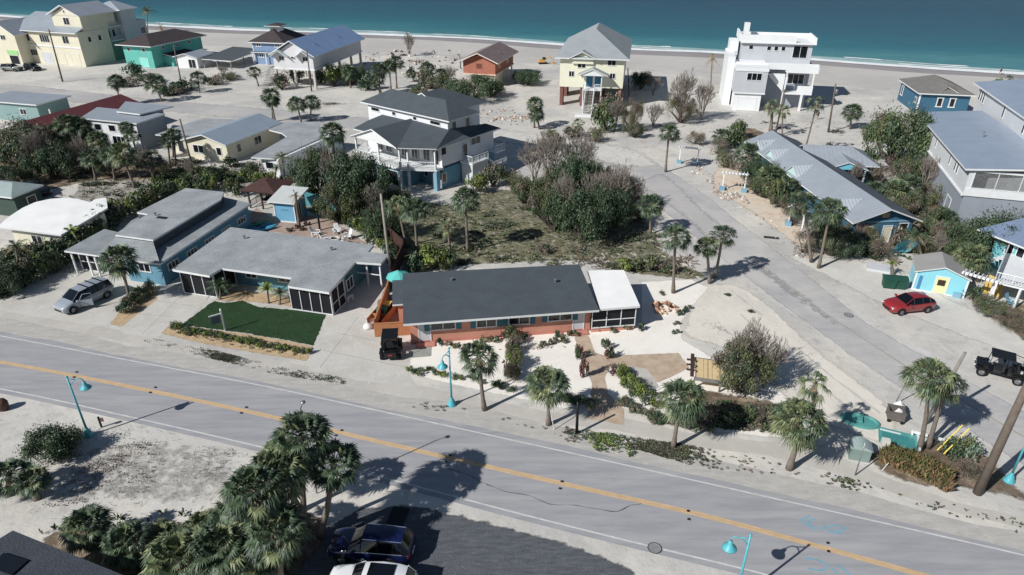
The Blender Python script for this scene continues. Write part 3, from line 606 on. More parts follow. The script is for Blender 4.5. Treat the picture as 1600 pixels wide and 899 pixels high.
h.win('F',1.6,u=-3.2,z=1.6,w=.7,h=1.1); h.win('F',1.6,u=-1.3,z=1.1,w=1.6,h=2,name='garage_door',glass=SCREEN)
E59=5.9
F=[[(-12.8,-2.9,E59),(-8.3,-2.9,7.6),(-8.3,4.7,7.6),(-12.8,4.7,E59)],[(-8.3,-2.9,7.6),(-3.8,-2.9,E59),(-3.8,4.7,E59),(-8.3,4.7,7.6)]]
h.roof(F,SHING,.16,name='porch_roof')
h.roof([[(-3.75,-2.7,5.9),(.45,.1,5.9),(-1.2,4.4,7.3)],[(-3.75,-2.7,5.9),(-1.2,4.4,7.3),(-8.2,4.4,7.5)]],SHING,.1,name='middle_roof')
h.roof([[(.45,.1,5.9),(.6,13,5.9),(-1.2,11.8,6.5),(-1.2,4.4,7.3)]],SHING,.14,name='side_roof')
h.roof([[(-15.6,-.2,5.9),(-8.4,-.2,5.9),(-8.4,4.8,7.4),(-14,4.8,7.4)],[(-15.6,-.2,5.9),(-14,4.8,7.4),(-17.6,4.8,5.9)]],SHING,.14,name='left_roof')
mb=MB(); gwall(mb,'F',-2.75,-12.4,-4.2,5.85,1.55,WHITE); h.part('gable_wall',mb)
mb=MB(); mb.tube([(-12.85,-2.98,5.86),(-8.3,-2.98,7.56)],.09,TRIM,4); mb.tube([(-3.75,-2.98,5.86),(-8.3,-2.98,7.56)],.09,TRIM,4); h.part('gable_trim',mb)
W3=mat('white_siding',(220,223,226))
h.box('top_wall',-17.2,4.2,5.6,-1.3,9.2,8.45,W3)
h.roof(gable(-18.1,3.6,-.5,9.8,8.6,1.75,'x',3.4,3.4),SHING,.18,name='top_roof')
h.box('back_wall',-12.4,9.25,3,-4.4,14.2,8.4,W3)
h.roof(gable(-13.2,6.6,-3.6,15.2,8.58,2.1,'y',0,4.5),SHING,.16,name='back_roof')
for u,w in ((-15.6,1.7),(-11.7,.7),(-7.5,.7),(-3.6,1.9)): h.win('F',4.2,u=u,z=7.75,w=w,h=.5)
for u in (5.4,8.1): h.win('R',-1.3,u=u,z=7.3,w=.8,h=1.5)
h.prism('side_deck',[(-.05,5),(2.2,5),(2.2,8.5),(-.05,8.5)],2.75,2.95,WHITE); h.railing([(0,5.05),(2.1,5.05),(2.1,8.4)],2.95,.95); h.box('stair_wall',.1,5.1,0,2.1,8.3,2.7,LGREY)
mb=MB()
for k_ in range(12): mb.box(.5,8.5+k_*.32,2.7-k_*.22-.15,2.1,8.84+k_*.32,2.7-k_*.22,WHITE)
h.part('stair',mb); h.railing([(2.1,8.5),(2.1,12.4)],1.2,.9,name='stair_railing')
h.prism('rear_deck',[(-.05,11),(1.3,11),(1.3,13),(-.05,13)],2.8,2.95,WHITE); h.railing([(1.25,11),(1.25,13)],2.95,.95)
# --- yellow stilt house ---
h=House('stilt_house','pale yellow house raised on brick piers with steep front stair and grey roof','house',(873,165),0,-10)
h.box('wall',0,.1,3.6,12,22.5,9.0,YELLOW)
h.roof(gable(-.9,-.8,12.9,23.4,9.1,4.0,'y',9,6),mat('light_grey_shingle',(150,158,162),.85,.08,.5,stripe=('Y',.4,.06)),.22)
mb=MB()
for x0,x1,y0,y1 in ((.1,.7,.3,2.4),(4.0,4.6,.4,3),(7.6,8.2,.4,3),(11.2,11.8,.4,3),(.1,.7,8,12),(4,4.6,8,12),(7.6,8.2,8,12),(11.2,11.8,8,12),(.1,11.8,21,21.6)):
    b_=MB(); b_.box(x0,y0,0,x1,y1,3.58,BRICKR); h.part('brick_pier',b_)
h.box('bulge_wall',2.3,-.35,8.,6.3,.08,9.2,YELLOW)
h.roof([[(1.6,-.95,9.0),(4.2,-.95,10.3),(4.2,3.2,10.3),(1.6,1.2,9.15)],[(4.2,-.95,10.3),(6.9,-.95,9.0),(6.9,1.2,9.15),(4.2,3.2,10.3)]],mat('light_grey_shingle',(150,158,162)),.16,name='dormer_roof')
mb=MB(); gwall(mb,'F',-.36,2.3,6.2,8.95,1.0,YELLOW); h.part('gable_wall',mb)
h.win('F',-.36 if False else .1,px=(909,99),w=1.5,h=1.7,n=2); h.win('F',.1,px=(956,97),w=1.5,h=1.3,n=2); h.win('F',.1,px=(893,115.5),w=1,h=1,n=2); h.win('F',.1,px=(957,119),w=1,h=1,n=2)
h.box('porch_deck',4.6,-1.9,3.45,8.2,.08,3.6,WHITE); h.columns([(4.7,-1.7),(8.05,-1.7)],0,6.4,.09)
h.roof([[(3.6,-2.3,6.3),(6.4,-2.3,7.5),(6.4,.05,7.5),(3.6,.05,6.3)],[(6.4,-2.3,7.5),(9.2,-2.3,6.3),(9.2,.05,6.3),(6.4,.05,7.5)]],mat('light_grey_shingle',(150,158,162)),.16,name='porch_roof')
mb=MB(); gwall(mb,'F',-2.1,4.2,8.6,6.2,1.0,WHITE); h.part('gable_wall',mb)
for u in (5.7,7.3): h.win('F',.1,u=u,z=4.75,w=1.3,h=2.1,name='door',glass=mat('blue_door_paint',(34,110,150),.4,.1,1))
h.railing([(4.7,-1.85),(5.1,-1.85)],3.6); h.railing([(6.9,-1.85),(8.1,-1.85),(8.1,0)],3.6)
mb=MB()
for k_ in range(16): mb.box(5.25,-1.95-k_*.3,3.45-k_*.215-.08,6.75,-1.64-k_*.3,3.45-k_*.215,GWOOD)
h.part('stair',mb); mb=MB()
for x in (5.2,6.8): mb.tube([(x,-1.9,4.4),(x,-6.6,1.0)],.07,WHITE,4); mb.tube([(x,-1.9,3.45),(x,-6.6,.05)],.12,WHITE,4); [mb.tube([(x,-1.9-j*.94,3.4-j*.68),(x,-1.9-j*.94,4.4-j*.68)],.05,WHITE,4) for j in range(6)]
h.part('stair_railing',mb); h.box('stair_landing',3.9,-8,0,7.2,-6.7,.3,WHITE); 
h.vents([(8.3,6.4,11.7)])
# --- modern white house ---
h=House('modern_house','white and grey modern house with stacked terraces at the beach','house',(1145,170),0,-12)
WM=mat('white_render',(224,227,228),.7,.04,.5); GM=mat('grey_board_panel',(184,188,194),.7,.05,.6,stripe=('Z',.16,.07))
h.box('garage_block',-.2,-1.2,0,4.6,4,3.3,WM); h.box('garage_upper',-.5,-1.5,3.3,5.1,7,7.3,GM); h.box('garage_parapet',-.6,-1.6,7.3,5.2,7,7.9,WM)
h.win('F',-1.2,u=2.2,z=1.25,w=3.4,h=2.3,name='garage_door',glass=WM)
h.win('F',-1.5,u=2.8,z=6.35,w=2.6,h=1.3,n=3)
h.box('garage_trim',-.55,-1.55,3.2,5.15,-1.51,3.42,WM)
h.box('left_wing',-1.9,3,0,-.55,13,9.0,WM); h.box('left_fin',-1.5,9,9.0,.15,13,11.0,WM)
h.box('main_block',4.65,3.5,0,13.2,13,7.1,mat('blue_grey_render',(150,158,172),.75,.06,.6)); 
h.box('terrace_parapet',-.5,2.,7.15,14.3,2.3,8.3,WM); h.box('terrace_floor',-.5,2.3,7.1,14.3,13,7.3,WM)
h.box('top_block',.6,6.5,7.3,13.4,13,11.1,GM); h.box('top_roof',.2,5.9,11.1,13.9,13.4,11.4,WM); h.box('top_parapet',-.1,6.,11.4,10.2,6.3,12.6,WM); h.box('roof_terrace_wall',-.1,6.3,11.4,.2,13.3,12.8,WM); h.box('roof_terrace_wall',13.6,6.3,11.4,13.9,13.3,12.3,WM); h.box('roof_terrace_wall',.25,13.,11.4,13.55,13.3,12.2,WM)
h.box('chimney',.9,10,11.4,1.9,11.2,14.2,WM)
for u in (5.6,6.9,8.2): h.win('F',6.5,u=u,z=10.2,w=.75,h=.8)
h.win('F',6.5,u=11.3,z=9.7,w=2.6,h=2.2,n=2); h.win('F',6.5,u=2.3,z=10.3,w=.8,h=.8)
h.box('upper_balcony',8.6,.8,6.85,14.2,3.5,7.05,WM); h.box('balcony_parapet',8.6,.8,7.05,14.2,1.0,8.1,WM); h.box('balcony_parapet',14.0,1.02,7.05,14.2,3.4,8.1,WM)
h.box('lower_balcony',8.6,.6,3.0,13.7,3.5,3.2,WM); h.box('balcony_parapet',11.,.6,3.2,13.7,.8,4.6,WM); h.railing([(13.6,.8),(13.6,3.4)],3.2,1.1)
h.win('F',3.5,u=10.9,z=5.3,w=2.9,h=1.8,n=3); h.win('F',3.5,u=5.9,z=5.9,w=.9,h=1.0); h.win('F',3.5,u=7.3,z=5.9,w=.9,h=1.0)
h.columns([(12.,.7),(8.7,.7)],0,2.98,.2,WM); h.columns([(13.5,.8),(8.8,.9)],3.2,6.8,.12,WM)
b=MB(); b.face([(5.15,.9,6.6),(8.5,.9,3.4),(8.5,.9,6.6)],WM); b.face([(8.5,1.1,6.6),(8.5,1.1,3.4),(5.15,1.1,6.6)],WM); b.face([(5.15,.9,6.6),(5.15,1.1,6.6),(8.5,1.1,3.4),(8.5,.9,3.4)],WM); h.part('stair_fin',b)
# --- blue house right ---
h=House('beach_house','deep blue house with taupe hipped roof near the beach on the right','house',(1425,178),0,-11)
h.roof(gable(0,-.6,9.6,12.2,3.9,1.9,'y',4.5,4.5),TAUPE,.2); h.box('wall',.6,0,0,9.,11.6,3.75,BLUEH)
h.roof([[(3.6,-.2,4.1),(5.2,.8,4.9),(5.2,3.4,5.2),(3.4,2,4.9)],[(5.2,.8,4.9),(6.8,-.2,4.1),(7.,2,4.9),(5.2,3.4,5.2)]],TAUPE,.08,name='dormer_roof')
for u in (4.1,6.2): h.win('F',0,u=u,z=2.3,w=.9,h=1.6,t=.16)
h.win('L',.6,u=1.8,z=2.2,w=.9,h=1.); h.win('L',.6,u=10,z=2.2,w=1.,h=1.8,t=.16); h.columns([(.55,-.05)],0,3.7,.12)
# --- big grey house right edge ---
h=House('tall_house','large pale grey two storey house with blue grey roofs at the right edge','house',(1480,360),0,-107)
h.box('ground_wall',-26.5,.9,0,-1.2,11,4.0,GREYW); h.box('upper_wall',-26.7,.75,4.0,-1.2,9,7.0,mat('pale_siding',(206,210,212),.75,.05,.6,stripe=('Z',.2,.07))); h.box('floor_band',-26.8,.6,3.9,-1.1,.74,4.12,WHITE)
h.roof([[(-27.6,.1,7.2),(-.8,.1,7.2),(-.8,10.,8.0),(-27.6,8.3,8.0)]],BLUEMETAL,.2,name='lower_roof')
for u,w in ((-25.8,.5),(-24.9,.5),(-24.,.5),(-21.6,.5),(-20.2,.5),(-16.6,.5),(-9.2,.55),(-6.6,.6),(-5.6,.6)): h.win('F',.75,u=u,z=5.9,w=w,h=1.5)
h.win('F',.9,u=-15.5,z=1.7,w=.5,h=1.9); h.win('F',.9,u=-5.6,z=1.2,w=1.9,h=2,glass=GREYW,name='garage_door')
h.screen('R',-1.2,1.3,10.8,4.9,6.9,4,False); h.box('porch_wall',-1.18,.8,4.0,-1.05,11,4.85,WHITE)
h.box('tall_wall',-34,9.05,0,-1.2,17,10.2,LGREY); h.roof([[(-35.5,8.4,10.4),(0,8.9,10.4),(0,18.5,11.6),(-35.5,17.4,11.6)]],BLUEMETAL,.2,name='upper_roof')
for u in (-33,-32,-31): h.win('F',9.05,u=u,z=9.1,w=.7,h=1.6)
for u in (-22,-14,-7): h.win('F',9.05,u=u,z=9.2,w=.7,h=1.6)
h.vents([(-14,5,8.)])
# --- long teal house with metal roof ---
h=House('cottage_row','long low blue cottage under pale seamed metal roof with small dormers','house',(1333,349),2.8,-85.5)
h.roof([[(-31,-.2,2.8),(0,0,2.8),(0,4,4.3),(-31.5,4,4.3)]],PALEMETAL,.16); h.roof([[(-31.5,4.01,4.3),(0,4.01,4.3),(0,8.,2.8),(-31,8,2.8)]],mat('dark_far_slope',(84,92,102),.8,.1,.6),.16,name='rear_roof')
h.box('wall',-30.4,.6,0,-.7,7.4,2.62,BLUEH); b=MB(); gwall(b,'R',-.7,.5,7.5,2.62,1.35,BLUEH); h.part('gable_wall',b)
b=MB(); h.fb('R',-.7,4,2.6,3.6,.09,.005,.08,SKYB,b); h.part('gable_trim',b)
b=MB(); h.fb('R',-.7,4,3.3,.4,.25,.005,.06,mat('tan_vent',(196,168,116),.7,.1,1),b); h.part('gable_vent',b)
h.win('R',-.7,u=6.4,z=1.6,w=1,h=1.4); h.win('R',-.7,u=4.6,z=1.05,w=1.,h=2,name='door',glass=CREAM); h.win('R',-.7,u=2.4,z=1.5,w=1,h=1.)
for k_,cx in enumerate((-27.5,-23,-16,-4)):
    f_=[[(cx-1.5,.2,2.95),(cx,.2,4.0),(cx,3.1,4.05),(cx-1.5,.7,3.08)],[(cx,.2,4.0),(cx+1.5,.2,2.95),(cx+1.5,.7,3.08),(cx,3.1,4.05)]]
    h.roof(f_,mat('seamed_white_metal',(176,186,194),.45,.06,.5,stripe=('Y',.42,.5),spec=.5),.07,name='dormer_roof')
    b=MB(); gwall(b,'F',.3,cx-1.3,cx+1.3,2.85,.95,mat('mint_gable',(186,222,216),.7,.05,.6)); h.part('dormer_wall',b)
# --- pool cottage ---
h=House('cottage','small turquoise cottage with pale seamed roof and a front gable behind the long cottage','house',(1303,262),2.9,-8)
h.roof(gable(-3.2,1.2,6.2,8.4,2.9,1.6,'x',0,3),PALEMETAL,.14); h.box('wall',-2.7,1.8,0,5.6,7.8,2.74,BLUEW)
h.roof([[(-1,-.6,2.9),(1.6,-.6,3.9),(1.6,3.5,3.95),(-1,1.4,3.0)],[(1.6,-.6,3.9),(4.2,-.6,2.9),(4.2,1.4,3.0),(1.6,3.5,3.95)]],PALEMETAL,.14,name='porch_roof')
b=MB(); gwall(b,'F',-.4,-.7,3.9,2.8,.9,mat('turquoise_gable',(96,196,220),.7,.05,.6)); h.part('gable_wall',b); h.columns([(-.7,-.3),(3.9,-.3)],0,2.75,.1)
h.win('F',1.8,u=1.,z=1.2,w=1,h=2,name='door',glass=BLUEH); h.win('F',1.8,u=3,z=1.5,w=1,h=1)
# --- teal house right edge ---
h=House('cottage','bright aqua cottage with blue grey metal roof and railed porch at the right edge','house',(1562,370),3.6,-67)
h.roof([[(-2.2,-.3,3.6),(9.2,-.3,3.6),(9.2,4.2,4.8),(-.6,4.2,4.8)],[(-2.2,-.3,3.6),(-.6,4.2,4.8),(-1.6,8.,3.7)],[(9.2,4.2,4.8),(-.6,4.2,4.8),(-1.6,8.,3.7),(9.2,8,3.7)]],mat('slate_blue_metal_roof',(120,140,170),.42,.08,.5,stripe=('X',.5,.16),spec=.5),.16)
h.box('wall',-.6,.6,0,8.2,7.4,3.4,mat('aqua_siding',(92,180,192),.7,.06,.6,stripe=('Z',.2,.1)))
for u in (1.,2.1,3.2,4.3): h.win('F',.6,u=u,z=2.5,w=.75,h=1.2)
h.win('F',.6,u=6.,z=2.3,w=1,h=1.4)
h.box('porch_deck',8.25,.7,1.1,11.2,7.4,1.25,WHITE); h.railing([(8.3,.75),(11.1,.75),(11.1,7.3)],1.25,.95); h.columns([(11,.9),(11,4),(11,7.2)],0,1.1,.1,SKYB); h.columns([(8.9,.9)],1.25,3.4,.08)
A_=[h.l(x,y,2.1) for x,y in ((1553,441),(1640,462),(1660,415),(1572,396))]
h.prism('front_deck',[(q[0],q[1]) for q in A_],2.0,2.15,WHITE); h.railing([A_[3][:2],A_[0][:2],A_[1][:2]],2.16,.95,name='deck_railing'); h.columns([(A_[0][0]*.98+A_[2][0]*.02,A_[0][1]*.98+A_[2][1]*.02),((A_[0][0]+A_[1][0])/2,(A_[0][1]+A_[1][1])/2)],0,1.99,.09,WHITE,'deck_post')
mb=MB(); a_=Vector(A_[0][:2]); b_=Vector(A_[3][:2]); d_=(a_-b_).normalized(); n_=Vector((d_.y,-d_.x))
if n_.dot(a_-Vector(A_[1][:2]))<0: n_=-n_
for k_ in range(9):
    c0=b_+d_*.3+n_*(.05+k_*.28); c1=c0+n_*.27; c2=c1+d_*1.2; c3=c0+d_*1.2; z_=1.95-k_*.215; mb.idx([(q.x,q.y,z) for z in (z_-.07,z_) for q in (c0,c1,c2,c3)],[(0,3,2,1),(4,5,6,7),(0,1,5,4),(1,2,6,5),(2,3,7,6),(3,0,4,7)],WHITE)
h.part('stair',mb)
# --- orange house ---
h=House('beach_house','orange over cream stilt house with brown gabled roof near the beach','house',(774,137),0,-16.5)
h.box('ground_wall',-5.4,.3,0,-.2,6,2.5,CREAM); h.box('upper_wall',-7.2,0,2.7,0,13.5,5.2,ORANGE); h.box('floor_band',-7.4,-.2,2.5,.2,13.7,2.7,mat('peach_trim',(226,190,166),.8,.05,1))
h.roof(gable(-8.2,-1.1,1.,14.6,5.2,1.9,'y'),BROWNROOF,.2,side=mat('cream_fascia',(230,214,200),.7,.05,1)); b=MB(); gwall(b,'F',.0,-7.2,0,5.2,1.4,ORANGE); h.part('gable_wall',b)
h.win('F',0,u=-3.6,z=4.3,w=1.3,h=1.,glass=mat('brown_louvre',(120,66,50),.8,.1,2,stripe=('Z',.12,.3)),frame=ORANGE)
h.columns([(-.2,7),(-.2,10),(-.2,13),(-7,13),(-7,8)],0,2.5,.15,CREAM); h.win('R',0,u=3,z=4.2,w=1,h=1); h.win('R',0,u=9,z=4.2,w=1.4,h=1)
h.vents([(-1.,6,6.3)])
# --- stilt house with blue roof ---
h=House('stilt_house','white house on tall posts with long pale blue gabled roof and two small dormers','house',(495,140),0,-13.5)
h.box('wall',-9.2,0,4.1,0,23.5,6.7,LAV); h.box('floor_band',-9.4,-.15,3.85,.15,23.7,4.1,WHITE)
b=MB(); b.roof([ccw([(-9.9,-.7,6.8),(-4.6,-.7,9.8),(-4.6,6,9.8),(-9.9,6,6.8)]) ],.18,mat('pale_seamed_roof',(196,208,216),.45,.06,.5,stripe=('Y',.5,.14)),TRIM); h.part('front_roof',b)
h.roof([[(-4.6,-.7,9.8),(.7,-.7,6.8),(.7,24.6,6.8),(-4.6,24.6,9.8)],[(-9.9,6.02,6.8),(-4.6,6.02,9.8),(-4.6,24.6,9.8),(-9.9,24.6,6.8)]],mat('sky_blue_metal_roof',(128,160,204),.42,.06,.4,stripe=('Y',.6,.1),spec=.5),.18)
b=MB(); gwall(b,'F',0,-9.2,0,6.7,2.6,LAV); h.part('gable_wall',b)
for cx in (-7.3,-1.8):
    h.roof([[(cx-1.9,-1.3,6.6),(cx,-1.3,7.9),(cx,.9,7.9),(cx-1.9,.2,6.6)],[(cx,-1.3,7.9),(cx+1.9,-1.3,6.6),(cx+1.9,.2,6.6),(cx,.9,7.9)]],mat('pale_seamed_roof',(196,208,216)),.12,name='dormer_roof')
    h.win('F',0,u=cx+.1,z=6.1,w=1.2,h=.9,n=2,frame=TRIM)
h.win('F',0,u=-4.5,z=6.3,w=1,h=.5)
h.columns([(-9,.1),(-4.6,.1),(-.2,.1),(-9,6),(-4.6,6),(-.2,6),(-9,12),(-.2,12),(-9,18),(-.2,18),(-.2,23),(-9,23)],0,3.85,.22,mat('concrete_post',(190,188,184),.85,.08,1))
b=MB()
for k_ in range(14): b.box(-11.2,-.2-k_*.3+1,3.8-k_*.27-.08,-9.7,.1-k_*.3+1,3.8-k_*.27,GWOOD)
h.part('stair',b); h.railing([(-11.2,1),(-11.2,-3)],2.4,.9,name='stair_railing'); h.box('side_deck',-11.3,1.1,3.7,-9.45,6,3.85,GWOOD)
h.vents([(-2,5,8.4),(-2,16,8.4)])
# --- blue small beach house with lantern roof ---
h=House('beach_house','periwinkle blue two storey house with dark brown hipped roof and rooftop lantern','house',(400,100),0,-12)
h.box('wall',-.1,0,0,8.2,11,5.2,PERI); h.roof(gable(-.9,-.7,9,11.8,5.3,2.5,'y',4,4),DBROWN,.2); h.box('lantern_wall',2.9,4.2,7.2,5.2,6.6,8.5,WHITE); h.roof(gable(1.9,3.2,6.2,7.6,8.6,.5,'y',2,2),DBROWN,.14,name='lantern_roof')
for u,z in ((1.6,4.6),(6.6,4.6),(1.9,2.2)): h.win('F',0,u=u,z=z,w=1.2,h=.8 if z>3 else 1.1,n=2,t=.14)
h.box('corner_trim',-.16,-.06,0,.06,-.01,5.1,WHITE)
# --- aqua beach house ---
h=House('beach_house','bright aqua two storey house with dark hipped roof and a small white door','house',(243,107),0,-18)
h.box('wall',-8.6,.1,0,-.1,17.5,5.0,AQUA); h.roof(gable(-9.7,-1,1.,18.6,5.2,2.,'y',5,5),DBROWN,.2)
h.win('F',.1,u=-6.9,z=4.1,w=.9,h=.9); h.win('F',.1,u=-2.4,z=4.1,w=.9,h=.9); h.win('F',.1,u=-3,z=1.2,w=2.4,h=2,name='garage_door',glass=mat('aqua_door',(110,220,200),.7,.05,1))
for u in (4,8.5,13): h.win('R',-.1,u=u,z=4.2,w=.8,h=.8)
h.roof([[(0.1,3,2.9),(3.2,3,2.5),(3.2,11,2.5),(.1,11,2.9)]],DBROWN,.15,name='lean_to_roof'); h.box('lean_to_wall',-.05,3.2,0,2.8,10.5,2.4,AQUA)
# --- white cabin and ruined pavilion behind ---
h=House('cabin','small white cabin with a gabled pale roof next to a collapsed grey shelter','shed',(297,107),0,-14)
h.box('wall',-3.5,0,0,2.4,6,2.5,WHITE); h.roof(gable(-4,-.5,2.8,6.5,2.6,.9,'y'),PALEMETAL,.14); b=MB(); gwall(b,'F',0,-3.5,2.4,2.5,.8,WHITE); h.part('gable_wall',b); h.win('F',0,u=.9,z=1.1,w=1.9,h=2.,n=2,name='door',glass=GLASS)
h=House('pavilion','dark grey open shelter with sagging roof between the white cabin and the blue house','shelter',(340,108),0,-12)
h.roof([[(-4,0,2.2),(4.,0,2.0),(4.5,14,2.6),(-4,14,2.9)]],SHING2,.16); h.columns([(-3.6,.3),(0,.3),(3.6,.3),(3.6,6),(-3.6,6),(3.6,13),(-3.6,13)],0,1.85,.1,GWOOD)
h.roof([[(5.2,7,3.),(12.6,7,3.),(12.6,16,3.2),(5.2,16,3.2)]],SHING2,.16,side=WHITE,name='flat_roof'); h.columns([(5.5,7.3),(9,7.3),(12.2,7.3),(12.2,15)],0,2.8,.1,WHITE); h.box('back_wall',5.5,13.5,0,12.2,13.8,2.8,GREYW)
# --- cream mansion ---
h=House('mansion','large cream three storey beachfront building with pale metal roofs and grey shaded side wings','building',(135,105),0,-19)
h.box('front_wall',-20,0,0,0,9,7.9,CREAM); h.box('floor_band',-20.1,-.12,4.2,.1,-.01,4.5,WHITE)
PM=mat('pale_seamed_roof',(196,208,216))
h.roof([[(-21,-.9,7.9),(.4,-.9,7.9),(.4,1.9,8.9),(-9.2,1.9,8.9),(-9.2,7,11.3),(-20.2,7,11.3)]],PALEMETAL,.2,name='front_roof')
h.box('gable_block',-9.0,2,7.9,-.1,12,11.4,CREAM); h.roof(gable(-9.9,1.3,.5,12.5,11.5,2.3,'y'),PALEMETAL,.2,name='gable_roof'); b=MB(); gwall(b,'F',2,-9,-.1,11.3,2.,CREAM); h.part('gable_wall',b)
h.box('left_block',-20,7.2,7.9,-9.05,16,10.5,CREAM); 
h.box('side_wing',-9.5,9.1,0,0,14,4.6,AQGREEN); h.box('wing_upper',-9.5,9.1,4.6,-1.6,14,7.9,LGREY); h.box('wing_top',-9.3,12.05,7.9,-1.7,13.4,11.6,LGREY)
h.box('balcony',-1.58,9.2,4.6,.3,13,4.8,WHITE); h.box('balcony',-1.58,9.2,7.9,.3,13,8.1,WHITE); h.railing([(.2,9.3),(.2,12.9)],4.8,.9,LGREY); h.railing([(.2,9.3),(.2,12.9)],8.1,.9,LGREY)
h.box('tower_wall',-8,13.5,0,.5,18,11.6,LGREY); h.roof(gable(-8.8,12.7,1.3,18.8,11.7,1.8,'y',2.5,2.5),PALEMETAL,.2,name='tower_roof'); h.box('rear_wall',-8,18.05,0,.3,21,8.6,LGREY)
for u in (3,6,): h.win('R',0,u=u,z=6,w=.9,h=1.2)
for u in (10.4,11.9): h.win('R',-1.6,u=u,z=6.2,w=.8,h=1.8)
h.win('R',.3,u=19.6,z=6,w=1.4,h=1.5,n=2)
for u,w in ((-16.9,1.9),(-11,3.),(-4.2,1.9)): h.win('F',0,u=u,z=6.1,w=w,h=1.7,n=2 if w<2 else 4)
h.win('F',2,u=-4.6,z=10.1,w=1.8,h=1.6,n=2); h.win('F',2,u=-4.6,z=12.3,w=.5,h=.6)
for u in (-15.9,): h.win('F',0,u=u,z=2.6,w=2.2,h=1.4,n=3)
h.win('F',0,u=-11.8,z=1.5,w=3.2,h=2.6,n=4,glass=LGREY,name='door'); 
for u in (-7.2,-2.6): h.win('F',0,u=u,z=1.6,w=2.6,h=2.7,glass=CREAM,name='garage_door')
h=House('townhouse','cream gabled house at the left edge with a green panel above its dark garage','house',(40,102),0,-19)
h.box('wall',-9,0,0,-.6,14,7.0,CREAM); h.roof(gable(-9.8,-.8,.2,14,7.1,3.,'y'),PALEMETAL,.2); b=MB(); gwall(b,'F',0,-9,-.6,7,2.7,CREAM); h.part('gable_wall',b)
h.win('F',0,u=-4.6,z=6.3,w=1.6,h=1.1,n=2); h.win('F',0,u=-3.,z=1.1,w=3,h=2.1,glass=SCREEN,name='garage_door'); b=MB(); h.fb('F',0,-3,2.8,1.8,.5,.004,.09,mat('lime_awning',(140,210,120),.7,.08,1),b); h.part('awning',b)
# --- row of houses left of centre ---
h=House('cottage','low house with a long burgundy gabled roof in the left background','house',(78,214),3.2,-17)
h.roof(gable(-11,-1,0,20,3.2,1.7,'y'),BURG,.18); h.box('wall',-10.4,-.4,0,-.6,19.4,3.,CREAM); b=MB(); gwall(b,'F',-.4,-10.4,-.6,3,1.5,CREAM); h.part('gable_wall',b); h.win('F',-.4,u=-4,z=1.6,w=1.6,h=1); h.win('R',-.6,u=6,z=1.6,w=1.4,h=1)
h=House('duplex','two storey white and grey walled house under overlapping pale grey metal roofs','house',(125,185),4.6,-17)
mb=MB(); P=[h.l(x,y,4.6) for x,y in ((125,184.5),(213,193),(258,178),(152,167.5))]; h.roof([ccw(P)],PALEMETAL,.2); h.box('wall',.8,.7,0,P[1][0]-.6,P[3][1]-.2,4.38,GREYW)
P2=[h.l(x,y,5.) for x,y in ((182,174),(218,178.5),(271,166),(196,158.5))]; h.roof([ccw(P2)],PALEMETAL,.2,name='rear_roof'); h.box('rear_wall',P2[0][0]+.3,P2[0][1]+.2,0,P2[1][0]-.1 if P2[1][0]>P2[0][0]+2 else P2[2][0]-.5,P2[2][1]-.8,4.7,GREYW)
h.box('front_facing',.85,.58,.1,P[1][0]-.65,.68,4.3,WHITE)
for u in (2.5,5.2,7.8): h.win('F',.58,u=u,z=3.3,w=1.3,h=1)
h.win('F',.58,u=6,z=1.1,w=2.4,h=2,n=3,name='door',glass=GLASS)
h=House('cottage','cream cottage with blue grey metal roof left of the tall white and blue house','house',(285,218),2.9,-20)
h.roof([[(-.2,-.3,2.9),(4.,-.3,4.1),(4.,13,4.1),(-.2,13,2.9)],[(4.,-.3,4.1),(8.2,-.3,2.9),(8.2,13,2.9),(4,13,4.1)]],mat('blue_roof_sheet',(140,156,172),.5,.07,.4,spec=.5),.18); h.box('wall',.4,.3,0,7.7,12.5,2.75,CREAM); b=MB(); gwall(b,'F',.3,.4,7.7,2.75,1.0,CREAM); h.part('gable_wall',b)
h.win('F',.3,u=2.4,z=1.6,w=1.9,h=1.2,n=2); h.win('F',.3,u=6.2,z=1.6,w=.9,h=1.2); h.win('R',7.7,u=2.8,z=1.6,w=.9,h=1.2); h.win('R',7.7,u=7.2,z=1.6,w=1.6,h=1.2,n=2)
h.roof([[(-6.5,1.2,2.7),(-.3,1,2.8),(-.3,12.5,2.8),(-6.5,11.5,2.7)]],GREYROOF2,.16,name='flat_roof'); h.box('side_wall',-4.4,1.8,0,.35,11,2.5,CREAM); h.win('F',1.8,u=-2.4,z=1.2,w=1.2,h=2,name='door',glass=GLASS)
h=House('cottage','white walled cottage with flat pale grey roof beside the leafy trees','house',(392,246),2.8,-22)
P=[h.l(x,y,2.8) for x,y in ((392,246),(428,248),(502,215),(500,190),(434,192),(420,203),(440,208),(448,214))]
h.roof([P],GREYROOF2,.18); h.box('wall',.8,1,0,3.8,16,2.6,WHITE); h.win('F',1,u=2.2,z=1.6,w=1.4,h=1)
h=House('cottage','pale aqua house with flat roof at the far left edge','house',(60,163),3.4,-16)
h.roof([[(-14,-.5,3.4),(0,-.5,3.4),(0,7,3.4),(-14,7,3.4)]],PALEMETAL,.2); h.box('wall',-13.5,0,0,-.6,6.5,3.15,mat('pale_aqua_wall',(126,160,160),.8,.06,.6)); h.win('F',0,u=-4,z=1.8,w=1.4,h=1,n=2); h.columns([(1.8,.2)],0,2.6,.09)
